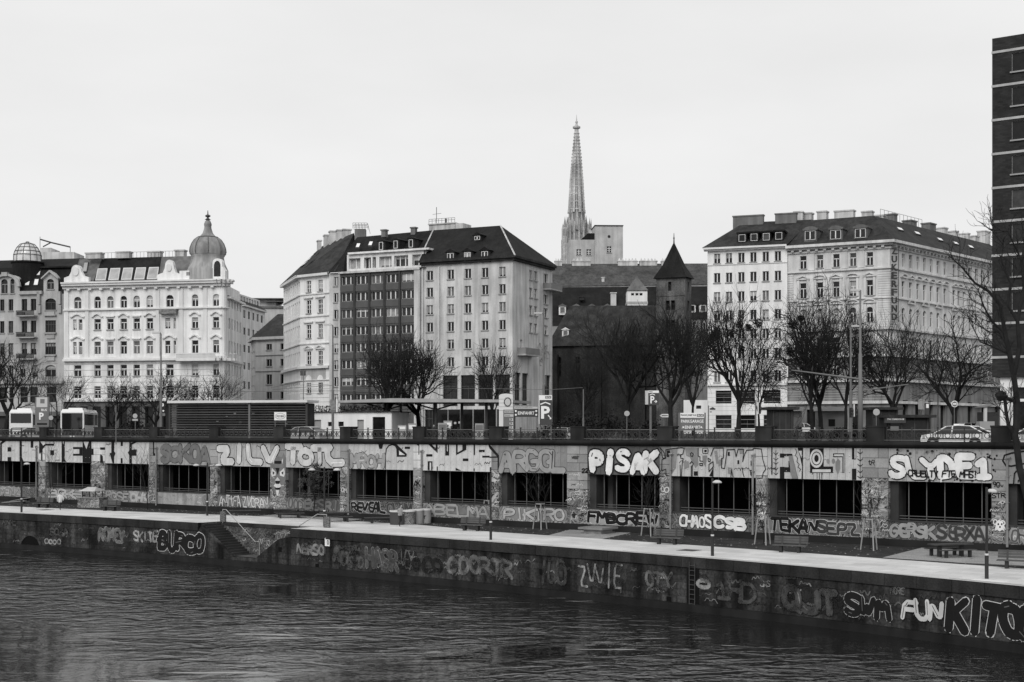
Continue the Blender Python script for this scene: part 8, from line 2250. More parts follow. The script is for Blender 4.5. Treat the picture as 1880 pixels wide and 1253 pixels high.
def signal(label, x, y0, y1, Y, par_pole=None, facing=1, backboard=True):
    s = PS(x, Y); t = thing("traffic_light", label, "traffic light", (s.g.x, s.g.y, s.z(y1)), "traffic lights"); w = 3.2 if facing else 2.2
    s.rect(t, "housing", x - 2.2, y0, x + 2.2, y1, M_sgb, -.3)
    if backboard: s.rect(t, "white_edge", x - 3.2, y0 - .5, x - 2.3, y1 + .5, M_sgw, -.3)
    for k in range(3):
        y = y0 + (y1 - y0) * (k + .5) / 3; c = s.F.p(s.u(x) + .05, .02, s.z(y)); mb = MB(); mb.disc(c, 1.5 * s.k, (0, -1, 0), 12, .03); obj("lens", mb, M_sgd, t)
        mb = MB(); mb.hexa([s.F.p(s.u(x) + .02, 0, s.z(y - 2.6)), s.F.p(s.u(x + 3.6), 0, s.z(y - 1.4)), s.F.p(s.u(x + 3.6), -.25, s.z(y - 1.4)), s.F.p(s.u(x) + .02, -.25, s.z(y - 2.6)), s.F.p(s.u(x) + .02, 0, s.z(y - 3.0)), s.F.p(s.u(x + 3.6), 0, s.z(y - 1.9)), s.F.p(s.u(x + 3.6), -.25, s.z(y - 1.9)), s.F.p(s.u(x) + .02, -.25, s.z(y - 3.0))]); obj("visor", mb, M_sgb, t)
    if par_pole:
        g = spot(par_pole, Y); pole(t, Vector((g.x, g.y, g.z)), s.z(735) - g.z, .06)
signal("traffic light hanging at the end of the signal mast arm", 1449, 673, 692, Ym)
signal("traffic light on the short pole beside the dark kiosk", 1395, 739.5, 760, 112, 1387.5)
signal("traffic light on the left side of the signal masts", 1563, 749, 767, Ym, None, 1, False)
signal("traffic light close to the thick signal mast", 1571.5, 743, 765, Ym)
# overhead wires
wt = thing("overhead_wire", "thin overhead wires strung along the street", "wire", at(940, 712, 165))
for pts in ([(430, 719), (626, 718), (760, 713), (900, 714), (1010, 716), (1070, 712)], [(0, 734), (70, 726)], [(85, 723), (240, 723), (420, 720)], [(497, 712), (560, 700)], [(500, 716), (545, 712), (610, 708)]):
    mb = MB(); mb.tube([at(x, y, 165) for x, y in pts], .028, 4); obj("wire", mb, M_pole, wt)
# ------------------------------------------------------------------ graffiti: flat paint on the walls
PAINT = {v: mat("spray_%03d" % int(v * 1000), v, .75, .14, 1.5, streak=.12) for v in (.012, .05, .1, .16, .22, .3, .42, .55, .7, .8)}
def flaking(v):
    """old paint on the quay wall: worn through to the stone in patches"""
    nm = "worn_spray_%03d" % int(v * 1000)
    if nm in MATS: return MATS[nm]
    m = mat(nm, v, .8, .3, 1.2, streak=.35); n = m.node_tree; b = n.nodes["Principled BSDF"]
    tc = n.nodes.new("ShaderNodeTexCoord"); no = n.nodes.new("ShaderNodeTexNoise"); no.inputs["Scale"].default_value = 1.7; no.inputs["Detail"].default_value = 7; no.inputs["Roughness"].default_value = .65
    n.links.new(tc.outputs["Object"], no.inputs["Vector"]); mr = n.nodes.new("ShaderNodeMapRange"); mr.inputs["From Min"].default_value = .38; mr.inputs["From Max"].default_value = .56; mr.inputs["To Min"].default_value = .12; mr.inputs["To Max"].default_value = .95
    n.links.new(no.outputs["Fac"], mr.inputs["Value"]); n.links.new(mr.outputs["Result"], b.inputs["Alpha"])
    return m
WORN = [False]
def pm(v):
    if WORN[0]: return flaking(v)
    return pm0(v)
def pm0(v): return PAINT[min(PAINT, key=lambda q: abs(q - v))]
LAY = [0]
GLY = {k: [[tuple(float(c) for c in p.split(',')) for p in st.split()] for st in v.split('|')] for k, v in {
 'A': "0,0 1.6,6 2.4,6 4,0|.8,2 3.2,2", 'B': "0,0 0,6 2.6,6 3.6,5.2 3.4,3.8 2.2,3.2 .2,3.2|2.2,3.2 3.8,2.4 4,1.2 3,0 0,0", 'C': "4,5 3,6 1.2,6 .1,4.6 0,1.6 1,.1 3,0 4,1", 'D': "0,0 0,6 2.2,6 3.8,4.4 4,2 2.6,.2 0,0",
 'E': "4,6 .2,6 .2,0 4,0|.2,3.1 3,3.1", 'F': "0,0 .3,6 4,6|.2,3.3 3,3.3", 'G': "4,5 3,6 1.2,6 .1,4.6 0,1.6 1,.1 3,0 4,1.2 4,2.8 2.2,2.8", 'H': "0,0 0,6|4,0 4,6|0,3 4,3", 'I': "2,0 2,6", 'i': "2,0 2,4|2,5.6 2.1,6", 'J': "4,6 4,1.4 3,0 1,0 0,1.4",
 'K': "0,0 .2,6|4,6 .3,2.6|1.2,3.4 4,0", 'L': "0,6 .3,0 4,0", 'M': "0,0 .5,6 2,2 3.5,6 4,0", 'N': "0,0 .2,6 3.8,0 4,6", 'O': "2,6 .6,5.4 0,3 .6,.6 2,0 3.4,.6 4,3 3.4,5.4 2,6", 'P': "0,0 0,6 2.8,6 4,4.8 3.6,3 2.4,2.6 0,2.6", 'Q': "2,6 .6,5.4 0,3 .6,.6 2,0 3.4,.6 4,3 3.4,5.4 2,6|2.6,1.4 4,-.4",
 'R': "0,0 0,6 2.8,6 4,4.8 3.4,3.2 .2,2.9|1.8,2.9 4,0", 'S': "4,5.2 3,6 1,6 0,4.8 .8,3.5 3.2,2.6 4,1.4 3,0 1,0 0,.9", 'T': "0,6 4,6|2,6 2,0", 'U': "0,6 .1,1.4 1.2,0 2.8,0 3.9,1.4 4,6", 'V': "0,6 2,0 4,6", 'W': "0,6 1,0 2,4 3,0 4,6", 'X': "0,0 4,6|0,6 4,0", 'Y': "0,6 2,3 4,6|2,3 2,0", 'Z': "0,6 4,6 0,0 4,0",
 '0': "2,6 .6,5.4 0,3 .6,.6 2,0 3.4,.6 4,3 3.4,5.4 2,6", '1': ".6,4.6 2.4,6 2.4,0|.8,0 4,0", '2': "0,4.8 1,6 3,6 4,4.6 0,0 4,0", '4': "3,0 3,6 0,2 4,2", '9': "4,3.4 2,2.8 .4,3.6 .4,5.4 2,6 3.8,5.4 4,3 2.6,0", '#': "1,0 1.4,6|2.6,0 3,6|0,2 4,2|0,4 4,4", '!': "2,2 2,6|2,0 2,.3", 't': "2,6 2,0 4,0|.6,4 3.4,4"}.items()}
def fat(mb_, F, P, r, w, n=7):
    """one brush stroke: overlapping flat quads with round joints, each a hair above the last"""
    k = 0
    for i in range(len(P)):
        mb_.add([F.p(P[i].x + r * math.cos(2 * math.pi * q / n), w + k * .00035, P[i].y + r * math.sin(2 * math.pi * q / n)) for q in range(n)], [tuple(range(n))]); k += 1
        if i + 1 < len(P):
            d = P[i + 1] - P[i]
            if d.length < 1e-5: continue
            m = Vector((-d.y, d.x)).normalized() * r
            mb_.add([F.p(q.x, w + k * .00035, q.y) for q in (P[i] - m, P[i + 1] - m, P[i + 1] + m, P[i] + m)], [(0, 1, 2, 3)]); k += 1
def graf(par, F, s, u0, u1, z0, z1, fill, out, w, ow=.1, fw=.035, wob=.6, seed=1, label=None, tilt=.1, slope=0.0, over=1.1, cloud=None):
    rr = random.Random(seed); n = len(s); cw = (u1 - u0) / n; h = z1 - z0
    mo, mf, mg, mc = MB(), MB(), MB(), MB()
    rf = min(h, cw * 1.25) * (.075 + fw * .9); ro = rf + min(h, cw * 1.4) * (.015 + ow * .38)
    if cloud is not None:              # a rolled-on or sprayed ground behind the piece
        for k in range(n * 2 + 2):
            c = Vector((u0 + (u1 - u0) * (k + .5) / (n * 2 + 2), (z0 + z1) / 2 + rr.uniform(-.12, .12) * h)); r = h * rr.uniform(.36, .56); m = 9
            pts = [(c.x + r * .8 * math.cos(2 * math.pi * q / m) * rr.uniform(.8, 1.15), min(max(c.y + r * math.sin(2 * math.pi * q / m) * rr.uniform(.8, 1.1), z0 - .04), z1 + .06)) for q in range(m)]
            mc.add([F.p(x, w - .006 + .0003 * k, y) for x, y in pts], [tuple(range(m))])
    big = cw * .9 < h * 2 and n > 1 and h > .5
    for k, ch in enumerate(s):
        if ch not in GLY and ch.upper() in GLY: ch = ch.upper()
        if ch not in GLY: continue
        sz = rr.uniform(.86, 1.1) if big else 1
        c = u0 + cw * (k + .5) + rr.uniform(-.07, .07) * cw; hw = max(cw * over * rr.uniform(.92, 1.12) / 2 - rf * .85, rf * .3); dz = h * rr.uniform(-.06, .06); tl = rr.uniform(-tilt, tilt) * 1.6
        zl, zh = z0 + rf + dz, z1 - rf + dz
        for si, st in enumerate(GLY[ch]):
            P = []
            for x, y in st:
                zz_ = zl + (zh - zl) * y / 6 * sz + rr.uniform(-.035, .035) * h * wob
                P.append(Vector((c + (x / 4 - .5) * 2 * hw + tl * (zz_ - (zl + zh) / 2) + rr.uniform(-.06, .06) * cw * wob, zz_ + slope * (c - u0))))
            if big and wob > .25 and rr.random() < .5:      # a kicked-out end
                e = P[-1] - P[-2]; P[-1] = P[-1] + Vector((e.x * .12 + rr.uniform(-.12, .2) * cw, rr.uniform(-.06, .02) * h))
            if len(P) > 2:
                f_ = rr.choice((.08, .22, .3)); Q = [P[0]]
                for a, b, c_ in zip(P[:-2], P[1:-1], P[2:]): Q += [b + (a - b) * f_, b + (c_ - b) * f_]
                P = Q + [P[-1]]
            v_ = rr.uniform(.85, 1.2) if big else 1
            fat(mo, F, P, ro + rf * (v_ - 1), w + .0006 * k, 5 if rr.random() < .5 else 8); fat(mf, F, P, rf * v_, w + .014 + .0006 * k, 5 if rr.random() < .5 else 8)
            if rr.random() < .4:      # a drip of paint
                q = P[0] if P[0].y < P[-1].y else P[-1]; ln = rr.uniform(.08, .25) * h
                mf.add([F.p(q.x + e * rf * .2, w + .0135, q.y - (ln if e2 else 0)) for e, e2 in ((-1, 1), (1, 1), (1, 0), (-1, 0))], [(0, 1, 2, 3)])
            if rf > .045 and len(P) > 2:   # inner line work
                for q in range(2 if big else 1):
                    if rr.random() < .6:
                        i0 = rr.randrange(len(P) - 1); o_ = Vector((rr.uniform(-.5, .5), rr.uniform(-.5, .5))) * rf
                        fat(mg, F, [P[i0] + o_, P[i0 + 1] + o_ * .4], rf * .13, w + .032 + .0004 * k, 5)
    o = obj("graffiti", mo, pm(out), par, label=label or ("spray painted letters " + s))
    obj("letter_fill", mf, pm(fill), o)
    if mg.f: obj("letter_detail", mg, pm(out if rr.random() < .6 else min(.8, fill * 1.5 + .1)), o)
    if mc.f: obj("letter_ground", mc, pm(cloud), o)
    return o
CR = {1: (0, 770, 7.833), 2: (240, 770, 7.833), 3: (480, 770, 7.833), 4: (720, 770, 7.833), 5: (960, 770, 7.833), 6: (1200, 770, 7.833), 7: (1440, 770, 7.833), 8: (1640, 770, 7.833)}
def cp(c, x, y, w):
    x0, y0, s = CR[c]; X, Y_ = x0 + x / s, y0 + y / s
    u = WF.u(X, w); z = WF.z(X, Y_, w)
    return u, min(max(z, 3.3), PT - .01)
def gpoly(par_mb, c, pts, w): par_mb.add([WF.p(*(lambda q: (q[0], w, q[1]))(cp(c, x, y, w))) for x, y in pts], [tuple(range(len(pts)))])
def grect(mb_, c, x0, y0, x1, y1, w): gpoly(mb_, c, [(x0, y1), (x1, y1), (x1, y0), (x0, y0)], w)
def gell(mb_, c, x, y, rx, ry, w, n=20): gpoly(mb_, c, [(x + rx * math.cos(t), y - ry * math.sin(t)) for t in np.linspace(0, 2 * math.pi, n + 1)[:-1]], w)
def gstroke(mb_, c, pts, wd, w):
    P = [Vector(cp(c, x, y, w)) for x, y in pts]
    hw = wd / 2
    for i in range(len(P) - 1):
        d = (P[i + 1] - P[i])
        if d.length < 1e-6: continue
        d.normalize(); n = Vector((-d.y, d.x)) * hw; a, b = P[i] - d * hw * .7, P[i + 1] + d * hw * .7
        mb_.add([WF.p(q.x, w + .0005 * (i % 7), q.y) for q in (a - n, b - n, b + n, a + n)], [(0, 1, 2, 3)])
W0, W1, W2 = .024, .040, .056
D, Lt, Gy = MB(), MB(), MB()
# bays at the left: pale block letters cut out of black
for c, pts in ((1, [(0, 345), (25, 345), (25, 602), (0, 602)]), (1, [(38, 308), (88, 308), (25, 358), (0, 358), (0, 340)]), (1, [(108, 403), (160, 403), (160, 465), (108, 465)]), (1, [(108, 545), (160, 545), (160, 604), (108, 604)]),
               (1, [(280, 308), (313, 308), (313, 545), (338, 604), (280, 604)]), (1, [(440, 308), (478, 308), (478, 410), (440, 410)]), (1, [(562, 310), (575, 310), (620, 380), (655, 352), (770, 352), (770, 312), (776, 312), (776, 380), (655, 380), (612, 432), (612, 485), (562, 488)]),
               (1, [(590, 488), (610, 488), (610, 610), (590, 610)]), (1, [(722, 447), (776, 447), (776, 515), (722, 515)]), (1, [(885, 312), (930, 312), (930, 575), (952, 614), (885, 614)]), (1, [(1050, 400), (1185, 400), (1185, 525), (1050, 525), (1050, 497), (1140, 497), (1140, 430), (1050, 430)]),
               (1, [(1187, 314), (1315, 314), (1315, 627), (1187, 622)]), (1, [(1316, 425), (1345, 425), (1345, 515), (1316, 515)]), (1, [(1440, 405), (1510, 405), (1510, 440), (1440, 440)]), (1, [(1440, 500), (1478, 530), (1482, 627), (1440, 627)]),
               (1, [(1600, 318), (1645, 318), (1640, 460), (1660, 490), (1640, 540), (1640, 632), (1617, 632), (1575, 485), (1600, 485)]), (1, [(1735, 320), (1765, 320), (1765, 385), (1735, 385)]), (1, [(1735, 560), (1762, 560), (1762, 634), (1735, 634)]),
               (1, [(1858, 325), (1879, 325), (1879, 637), (1858, 637), (1858, 520), (1838, 480), (1858, 450)]), (2, [(0, 365), (15, 350), (15, 440), (80, 440), (80, 525), (15, 525), (15, 642), (0, 642)]), (2, [(0, 340), (50, 322), (92, 322), (20, 366), (0, 366)]), (2, [(320, 322), (337, 322), (337, 490), (376, 490), (376, 522), (320, 522)])):
    gpoly(D, c, pts, W0)
gpoly(Lt, 1, [(1200, 316), (1277, 316), (1242, 432)], W1); gpoly(Lt, 1, [(900, 314), (918, 314), (910, 365)], W1)
# bays in the middle: fragments of outlined letters
for pts in ([(0, 358), (60, 358), (210, 500), (205, 540), (65, 540), (60, 430), (40, 390), (0, 372)], [(180, 395), (255, 395), (255, 427), (180, 427)], [(345, 362), (390, 362), (390, 510), (378, 510), (378, 385)], [(520, 360), (570, 360), (625, 430), (625, 360), (652, 360), (652, 487), (600, 440)],
            [(490, 503), (578, 503), (578, 537), (490, 537)], [(510, 605), (578, 605), (578, 734), (510, 732)], [(762, 364), (785, 364), (785, 455), (800, 455), (800, 364), (818, 364), (818, 522), (762, 522)], [(918, 364), (940, 364), (940, 480), (1010, 440), (1010, 366), (1065, 366), (1065, 440), (918, 517)],
            [(1015, 565), (1095, 565), (1095, 602), (1015, 602)], [(1172, 368), (1190, 368), (1190, 516), (1172, 516)], [(1248, 440), (1330, 440), (1330, 474), (1248, 474)], [(1295, 525), (1400, 525), (1400, 552), (1295, 552)], [(1380, 366), (1410, 372), (1535, 520), (1535, 762), (1515, 762), (1515, 555), (1400, 555), (1400, 538), (1505, 535), (1400, 420)],
            [(912, 698), (995, 742), (912, 737)], [(640, 680), (655, 680), (655, 737), (640, 735)], [(1170, 708), (1185, 708), (1185, 744), (1170, 744)], [(1404, 690), (1425, 690), (1425, 755), (1404, 755)]): gpoly(D, 4, pts, W0)
gpoly(Lt, 4, [(100, 455), (185, 515), (100, 515)], W1); grect(Lt, 4, 540, 625, 560, 733, W1)
gstroke(D, 3, [(1780, 712), (1782, 520), (1795, 430), (1830, 380), (1880, 365)], .09, W0)
gpoly(D, 3, [(1680, 360), (1750, 360), (1735, 425), (1695, 425)], W0)
# creature bay
for pts in ([(175, 440), (260, 425), (400, 410), (440, 418)], [(440, 418), (420, 500), (385, 515), (388, 560), (425, 565), (410, 650), (398, 818)], [(380, 660), (385, 818)], [(640, 418), (640, 530), (665, 540), (665, 600), (705, 605)], [(545, 480), (570, 500), (560, 535), (535, 530), (530, 495), (545, 480)], [(520, 640), (545, 608), (570, 640), (555, 670), (555, 818)], [(540, 670), (540, 818)],
            [(820, 530), (845, 460), (865, 415), (1000, 415), (1005, 555), (975, 565), (975, 700), (1020, 710), (1055, 440), (1165, 435), (1185, 540), (1215, 430), (1295, 435), (1280, 610), (1310, 500), (1340, 445), (1430, 440), (1440, 418), (1550, 430), (1570, 580), (1612, 720), (1575, 770), (1560, 845), (1490, 858)], [(795, 650), (855, 610), (860, 680), (795, 755), (795, 650)],
            [(1278, 700), (1282, 770), (1300, 828)], [(1110, 828), (1122, 725), (1140, 828)], [(780, 560), (815, 580), (810, 610), (785, 605), (780, 560)], [(1400, 600), (1400, 660), (1425, 660)], [(660, 635), (705, 635), (705, 665), (665, 665), (660, 635)], [(95, 410), (150, 480), (165, 560), (130, 560), (95, 410)], [(175, 440), (175, 560), (120, 580), (115, 740), (175, 720), (180, 810), (240, 815)]): gstroke(D, 6, pts, .06, W1)
for pts in ([(450, 415), (630, 415), (645, 650), (600, 700), (520, 545), (470, 525)], [(700, 522), (770, 522), (745, 690), (705, 610)], [(430, 610), (500, 600), (510, 690), (440, 720)], [(250, 430), (340, 425), (320, 700), (250, 800)], [(870, 460), (910, 450), (940, 640), (900, 640)], [(940, 590), (1000, 560), (990, 650), (930, 680)], [(1065, 690), (1130, 700), (1120, 800), (1070, 780)], [(1230, 430), (1290, 440), (1285, 490), (1240, 500)]): gpoly(Gy, 6, pts, W0)
for pts in ([(578, 750), (635, 750), (635, 812), (578, 812)], [(1065, 470), (1095, 470), (1095, 527), (1065, 527)], [(800, 815), (860, 690), (860, 828)], [(1385, 730), (1418, 730), (1405, 828), (1390, 800)], [(1205, 590), (1230, 590), (1230, 645), (1205, 645)], [(190, 450), (235, 450), (235, 545), (190, 545)], [(705, 415), (780, 415), (790, 455), (780, 495), (705, 495), (698, 455)]): gpoly(D, 6, pts, W0 if pts[0][0] != 705 else W1)
grect(Lt, 6, 714, 424, 774, 486, W1 + .008); grect(D, 6, 728, 440, 765, 475, W1 + .016)
# letter bay F N O L T H
for pts in ([(1815, 493), (1879, 493), (1879, 552), (1815, 552)], [(1815, 685), (1879, 685), (1879, 856), (1815, 854)]): gpoly(D, 6, pts, W0)
gstroke(D, 6, [(1700, 412), (1700, 790)], .09, W0)
for pts in ([(0, 497), (112, 497), (195, 856), (178, 856), (100, 530), (0, 530)], [(0, 690), (60, 690), (60, 600), (85, 600), (85, 760), (0, 760)], [(190, 412), (268, 412), (266, 858), (245, 856), (255, 680), (225, 540)], [(365, 418), (565, 418), (565, 680), (700, 680), (700, 772), (370, 772)], [(700, 492), (862, 492), (862, 772), (832, 772), (832, 545), (700, 545)], [(972, 412), (1032, 412), (1032, 577), (972, 577)], [(972, 712), (1035, 712), (1035, 872), (972, 872)]): gpoly(D, 7, pts, W0)
gpoly(Gy, 7, [(60, 525), (118, 525), (190, 856), (105, 856), (90, 760)], W0 + .006)
gell(Lt, 7, 462, 565, 95, 135, W1); grect(Lt, 7, 402, 722, 668, 763, W1); gpoly(Lt, 7, [(716, 506), (850, 506), (850, 766), (842, 766), (842, 532), (716, 532)], W1); grect(Lt, 7, 1010, 418, 1024, 568, W1); gpoly(Lt, 7, [(205, 455), (250, 455), (248, 560)], W1)
gell(D, 7, 462, 565, 72, 100, W1 + .006); gell(Lt, 7, 462, 565, 62, 86, W1 + .012); gell(D, 7, 462, 565, 32, 52, W2); gell(Gy, 7, 630, 605, 22, 35, W0); gell(Gy, 7, 705, 603, 24, 38, W0); gpoly(Gy, 7, [(735, 620), (770, 565), (805, 600), (800, 720), (770, 790), (735, 720)], W0)
gstroke(D, 7, [(1090, 430), (1090, 830)], .05, W0)
for y in (470, 570, 650, 740, 820): gstroke(D, 7, [(1055, y), (1090, y + 30), (1125, y)], .05, W0)
gstroke(D, 7, [(160, 430), (180, 470), (160, 520), (190, 560), (180, 610), (215, 650), (195, 690), (235, 720), (215, 750)], .04, W0)
gstroke(D, 6, [(1758, 450), (1758, 790)], .04, W0)
for y in (480, 560, 620, 700, 770): gstroke(D, 6, [(1725, y), (1758, y + 30), (1790, y)], .04, W0)
for x in (470, 505, 540): gstroke(D, 7, [(x, 775), (x, 858)], .04, W0)
# curve in the last bay
gstroke(D, 8, [(1879, 462), (1700, 488), (1600, 520), (1575, 600), (1620, 668), (1700, 675), (1879, 640)], .1, W0); gstroke(D, 8, [(1879, 725), (1790, 728), (1742, 780), (1730, 930)], .08, W0)
rr = random.Random(12)
for k in range(60):   # paw-like spots over the right bay
    x, y = rr.uniform(20, 1400), rr.choice((rr.uniform(440, 520), rr.uniform(440, 520), rr.uniform(850, 890))); r_ = rr.uniform(6, 24); gell(Gy if rr.random() < .6 else D, 8, x, y, r_, r_, W0, 8)
for k in range(10): x, y = rr.uniform(1330, 1520), rr.uniform(480, 800); gell(D, 8, x, y, rr.uniform(6, 26), rr.uniform(6, 26), W0, 8)
obj("graffiti", D, pm(.03), gw, label="black block shapes and outlines sprayed across the panels"); obj("graffiti", Lt, pm(.55), gw, label="pale inner shapes of the sprayed block letters"); obj("graffiti", Gy, pm(.2), gw, label="grey sprayed patches on the panels")

zb, zt = PB, PT
g = lambda s, x0, x1, ya, yb, fill, out, **k: graf(gw, WF, s, su(x0), su(x1), WF.z((x0 + x1) / 2, yb), WF.z((x0 + x1) / 2, ya), fill, out, W0, **k)
g("SOKOA", 296, 384, 815, 852, .14, .05, ow=.03, seed=3, fw=.07, over=1.2)
g("ZILV", 402, 507, 815, 853, .6, .02, ow=.07, seed=4, fw=.09, over=1.15)
g("TOTL", 526, 628, 817, 856, .6, .02, ow=.07, seed=5, fw=.09, over=1.15)
g("MROH", 643, 705, 832, 860, .36, .03, ow=.04, seed=6, fw=.06, over=1.12)
g("ARGGL", 921, 1038, 826, 868, .3, .07, ow=.035, seed=7, fw=.065, over=1.15)
g("PiSAK", 1082, 1209, 825, 871, .75, .012, ow=.14, seed=8, fw=.1, wob=.3, tilt=.06, over=1.15)
g("22", 1068.5, 1080, 860, 869, .02, .02, ow=.03, seed=9)
g("SLYDE1", 1634, 1818, 834, 880, .66, .02, ow=.08, seed=10, fw=.085, wob=.7, over=1.12)
graf(gw, WF, "CRUELTY FTE MHS!", su(1668), su(1796), WF.z(1730, 877), WF.z(1730, 864), .02, .02, W2 + .02, ow=.02, fw=.02, seed=11)
g("FEU", 1869, 1886, 881, 887, .03, .03, ow=.02, seed=12)
# lower sill walls
def gs(s, x0, x1, fill, out, z0=3.74, z1=4.7, **k):
    k.setdefault('cloud', random.Random(x0).choice((.1, .16, .22, .3, None)))
    graf(gw, WF, s, su(x0), su(x1), z0, z1, fill, out, .014, **k)
gs("MENZ", 0, 36, .22, .5, seed=21, ow=.06); gs("BASU", 42, 68, .12, .35, seed=22, ow=.05); gs("BRKH", 92, 150, .42, .06, seed=23); gs("ROSE", 195, 236, .3, .04, seed=24, ow=.09)
gs("OHK", 240, 270, .42, .3, seed=25); gs("SAK", 374, 384, .2, .05, seed=26); gs("ANTIFA", 403, 442, .55, .05, seed=27, ow=.07, wob=.3, fw=.02); gs("ZVORAN", 446, 492, .55, .05, seed=28, ow=.07, wob=.3, fw=.02)
gs("OOD", 530, 556, .12, .32, seed=29, ow=.06); gs("BESRI", 560, 622, .16, .05, seed=30); gs("REVEAL", 646, 706, .02, .6, seed=31, ow=.06, fw=.06); gs("CLUM", 711, 756, .06, .2, seed=32, ow=.06, fw=.04)
gs("ABELMA", 780, 898, .3, .06, seed=33, ow=.05); gs("PIKTRO", 928, 1036, .4, .04, seed=34, ow=.07); gs("FMBCREW", 1080, 1206, .012, .65, seed=35, ow=.05, fw=.06, over=1.12); gs("CHAOS", 1248, 1307, .68, .012, seed=36, ow=.13, fw=.06, over=1.1); gs("CSB", 1312, 1370, .68, .012, seed=37, ow=.12, fw=.06, over=1.08)
gs("TEKAN", 1414, 1500, .012, .55, seed=38, ow=.05, fw=.07, over=1.12); gs("SEPZ", 1498, 1576, .07, .5, seed=39, ow=.05, fw=.045, over=1.15); gs("GERSK", 1634, 1716, .36, .012, seed=40, ow=.07, fw=.085, over=1.12); gs("SERXA", 1722, 1808, .05, .25, seed=41, ow=.04, fw=.05, over=1.15); gs("OFA", 1856, 1900, .1, .4, seed=42, ow=.06)
# piers
for s, x0, x1, ya, yb, f_, o_, sd in (("#1", 1390, 1406, 921, 928, .7, .03, 51), ("FMA", 1391, 1408, 938, 950, .7, .03, 52), ("tR", 1594, 1606, 844, 854, .03, .5, 53), ("90", 1822, 1836, 884, 895, .03, .3, 54), ("STR", 1822, 1846, 905, 915, .03, .6, 55), ("92R", 1823, 1847, 955, 973, .65, .03, 56), ("KLL", 1392, 1407, 902, 914, .03, .4, 57), ("OM", 627, 638, 895, 905, .5, .03, 58), ("AK", 760, 773, 880, 895, .03, .6, 59), ("SLO", 903, 915, 885, 900, .03, .6, 60), ("REX", 1213, 1229, 925, 940, .05, .6, 61), ("OO", 1213, 1229, 893, 905, .6, .05, 62), ("WEST", 1050, 1063, 838, 843, .05, .05, 63)):
    graf(gw, WF, s, su(x0), su(x1), WF.z((x0 + x1) / 2, yb), WF.z((x0 + x1) / 2, ya), f_, o_, .03, ow=.06, seed=sd)
# dog head mural on a pier
dk, lt, gy = MB(), MB(), MB()
gpoly(gy, 3, [(130, 560), (165, 480), (185, 540), (295, 540), (320, 480), (345, 560), (350, 830), (320, 1000), (255, 1110), (215, 1110), (165, 1000), (130, 830)], .03)
for pts in ([(150, 700), (205, 760), (205, 810), (150, 830), (138, 780)], [(325, 700), (265, 760), (265, 810), (325, 830), (340, 780)], [(195, 880), (230, 830), (265, 880), (260, 920), (290, 960), (235, 1000), (175, 960), (200, 920)], [(205, 1020), (255, 1020), (240, 1100), (220, 1100)], [(165, 560), (185, 600), (170, 650)], [(310, 560), (290, 600), (305, 650)]): gpoly(lt, 3, pts, .045)
for pts in ([(195, 885), (265, 885), (255, 930), (205, 930)], [(160, 750), (190, 770), (165, 800)], [(315, 750), (285, 770), (310, 800)], [(200, 700), (260, 700), (232, 800)], [(190, 985), (275, 985), (260, 1010), (205, 1010)], [(180, 600), (290, 600), (280, 640), (190, 640)]): gpoly(dk, 3, pts, .06)
o = obj("mural", gy, pm(.16), gw, label="sprayed dog head mural on a wide pier"); obj("mural_light", lt, pm(.5), o); obj("mural_dark", dk, pm(.012), o)
gh = MB(); gpoly(gh, 8, [(1470, 1500), (1490, 1470), (1540, 1462), (1580, 1480), (1590, 1570), (1600, 1610), (1560, 1590), (1530, 1615), (1500, 1590), (1460, 1605), (1475, 1560)], .05); go = obj("mural", gh, pm(.65), gw, label="small white ghost sprayed at the foot of the right pier"); gh = MB()
for x, y in ((1510, 1510), (1560, 1510), (1535, 1550)): gell(gh, 8, x, y, 12, 16, .062, 8)
obj("mural_dark", gh, pm(.012), go)

# quay wall: older, worn pieces
WORN[0] = True
def gq(s, x0, x1, ya, yb, fill, out, **k):
    u0, _ = edge_uz(x0, (ya + yb) / 2); u1, _ = edge_uz(x1, (ya + yb) / 2)
    _, za = edge_uz((x0 + x1) / 2, ya); _, zb_ = edge_uz((x0 + x1) / 2, yb)
    k.setdefault('cloud', random.Random(x0).choice((.05, .07, .1, .022, None)))
    graf(qw, QF, s, u0, u1, zb_, za, fill, out, .0, **k)
gq("OOOO", 82, 112, 989, 1000, .42, .1, seed=71, ow=.05); gq("SOKA", 92, 125, 970, 985, .1, .05, seed=72, ow=.03); gq("ROMEY", 181, 229, 969, 995, .16, .4, seed=73, ow=.03, fw=.07); gq("SKITE", 245, 289, 974, 996, .4, .1, seed=74, ow=.03)
gq("NERSO", 545, 595, 1000, 1020, .25, .06, seed=76, ow=.03, fw=.05); gq("AM", 610, 640, 1005, 1034, .1, .05, seed=77, ow=.04, fw=.09); gq("HASR", 673, 730, 1008, 1048, .08, .3, seed=78, ow=.012, fw=.1); gq("OCO", 755, 812, 1020, 1052, .02, .09, seed=79, ow=.02, fw=.08); gq("OOORTR", 822, 942, 1020, 1058, .16, .06, seed=80, ow=.03, fw=.04)
gq("IUO", 990, 1040, 1028, 1075, .08, .04, seed=81, ow=.03); gq("ZVVIE", 1062, 1142, 1036, 1080, .34, .03, seed=82, ow=.02, over=.95, fw=.0); gq("OTY", 1184, 1234, 1048, 1080, .14, .05, seed=83, ow=.03); gq("O", 1279, 1302, 1062, 1082, .3, .1, seed=84, ow=.04, fw=.12); gq("1HD", 1312, 1388, 1067, 1106, .09, .03, seed=85, ow=.03, fw=.01, wob=.2)
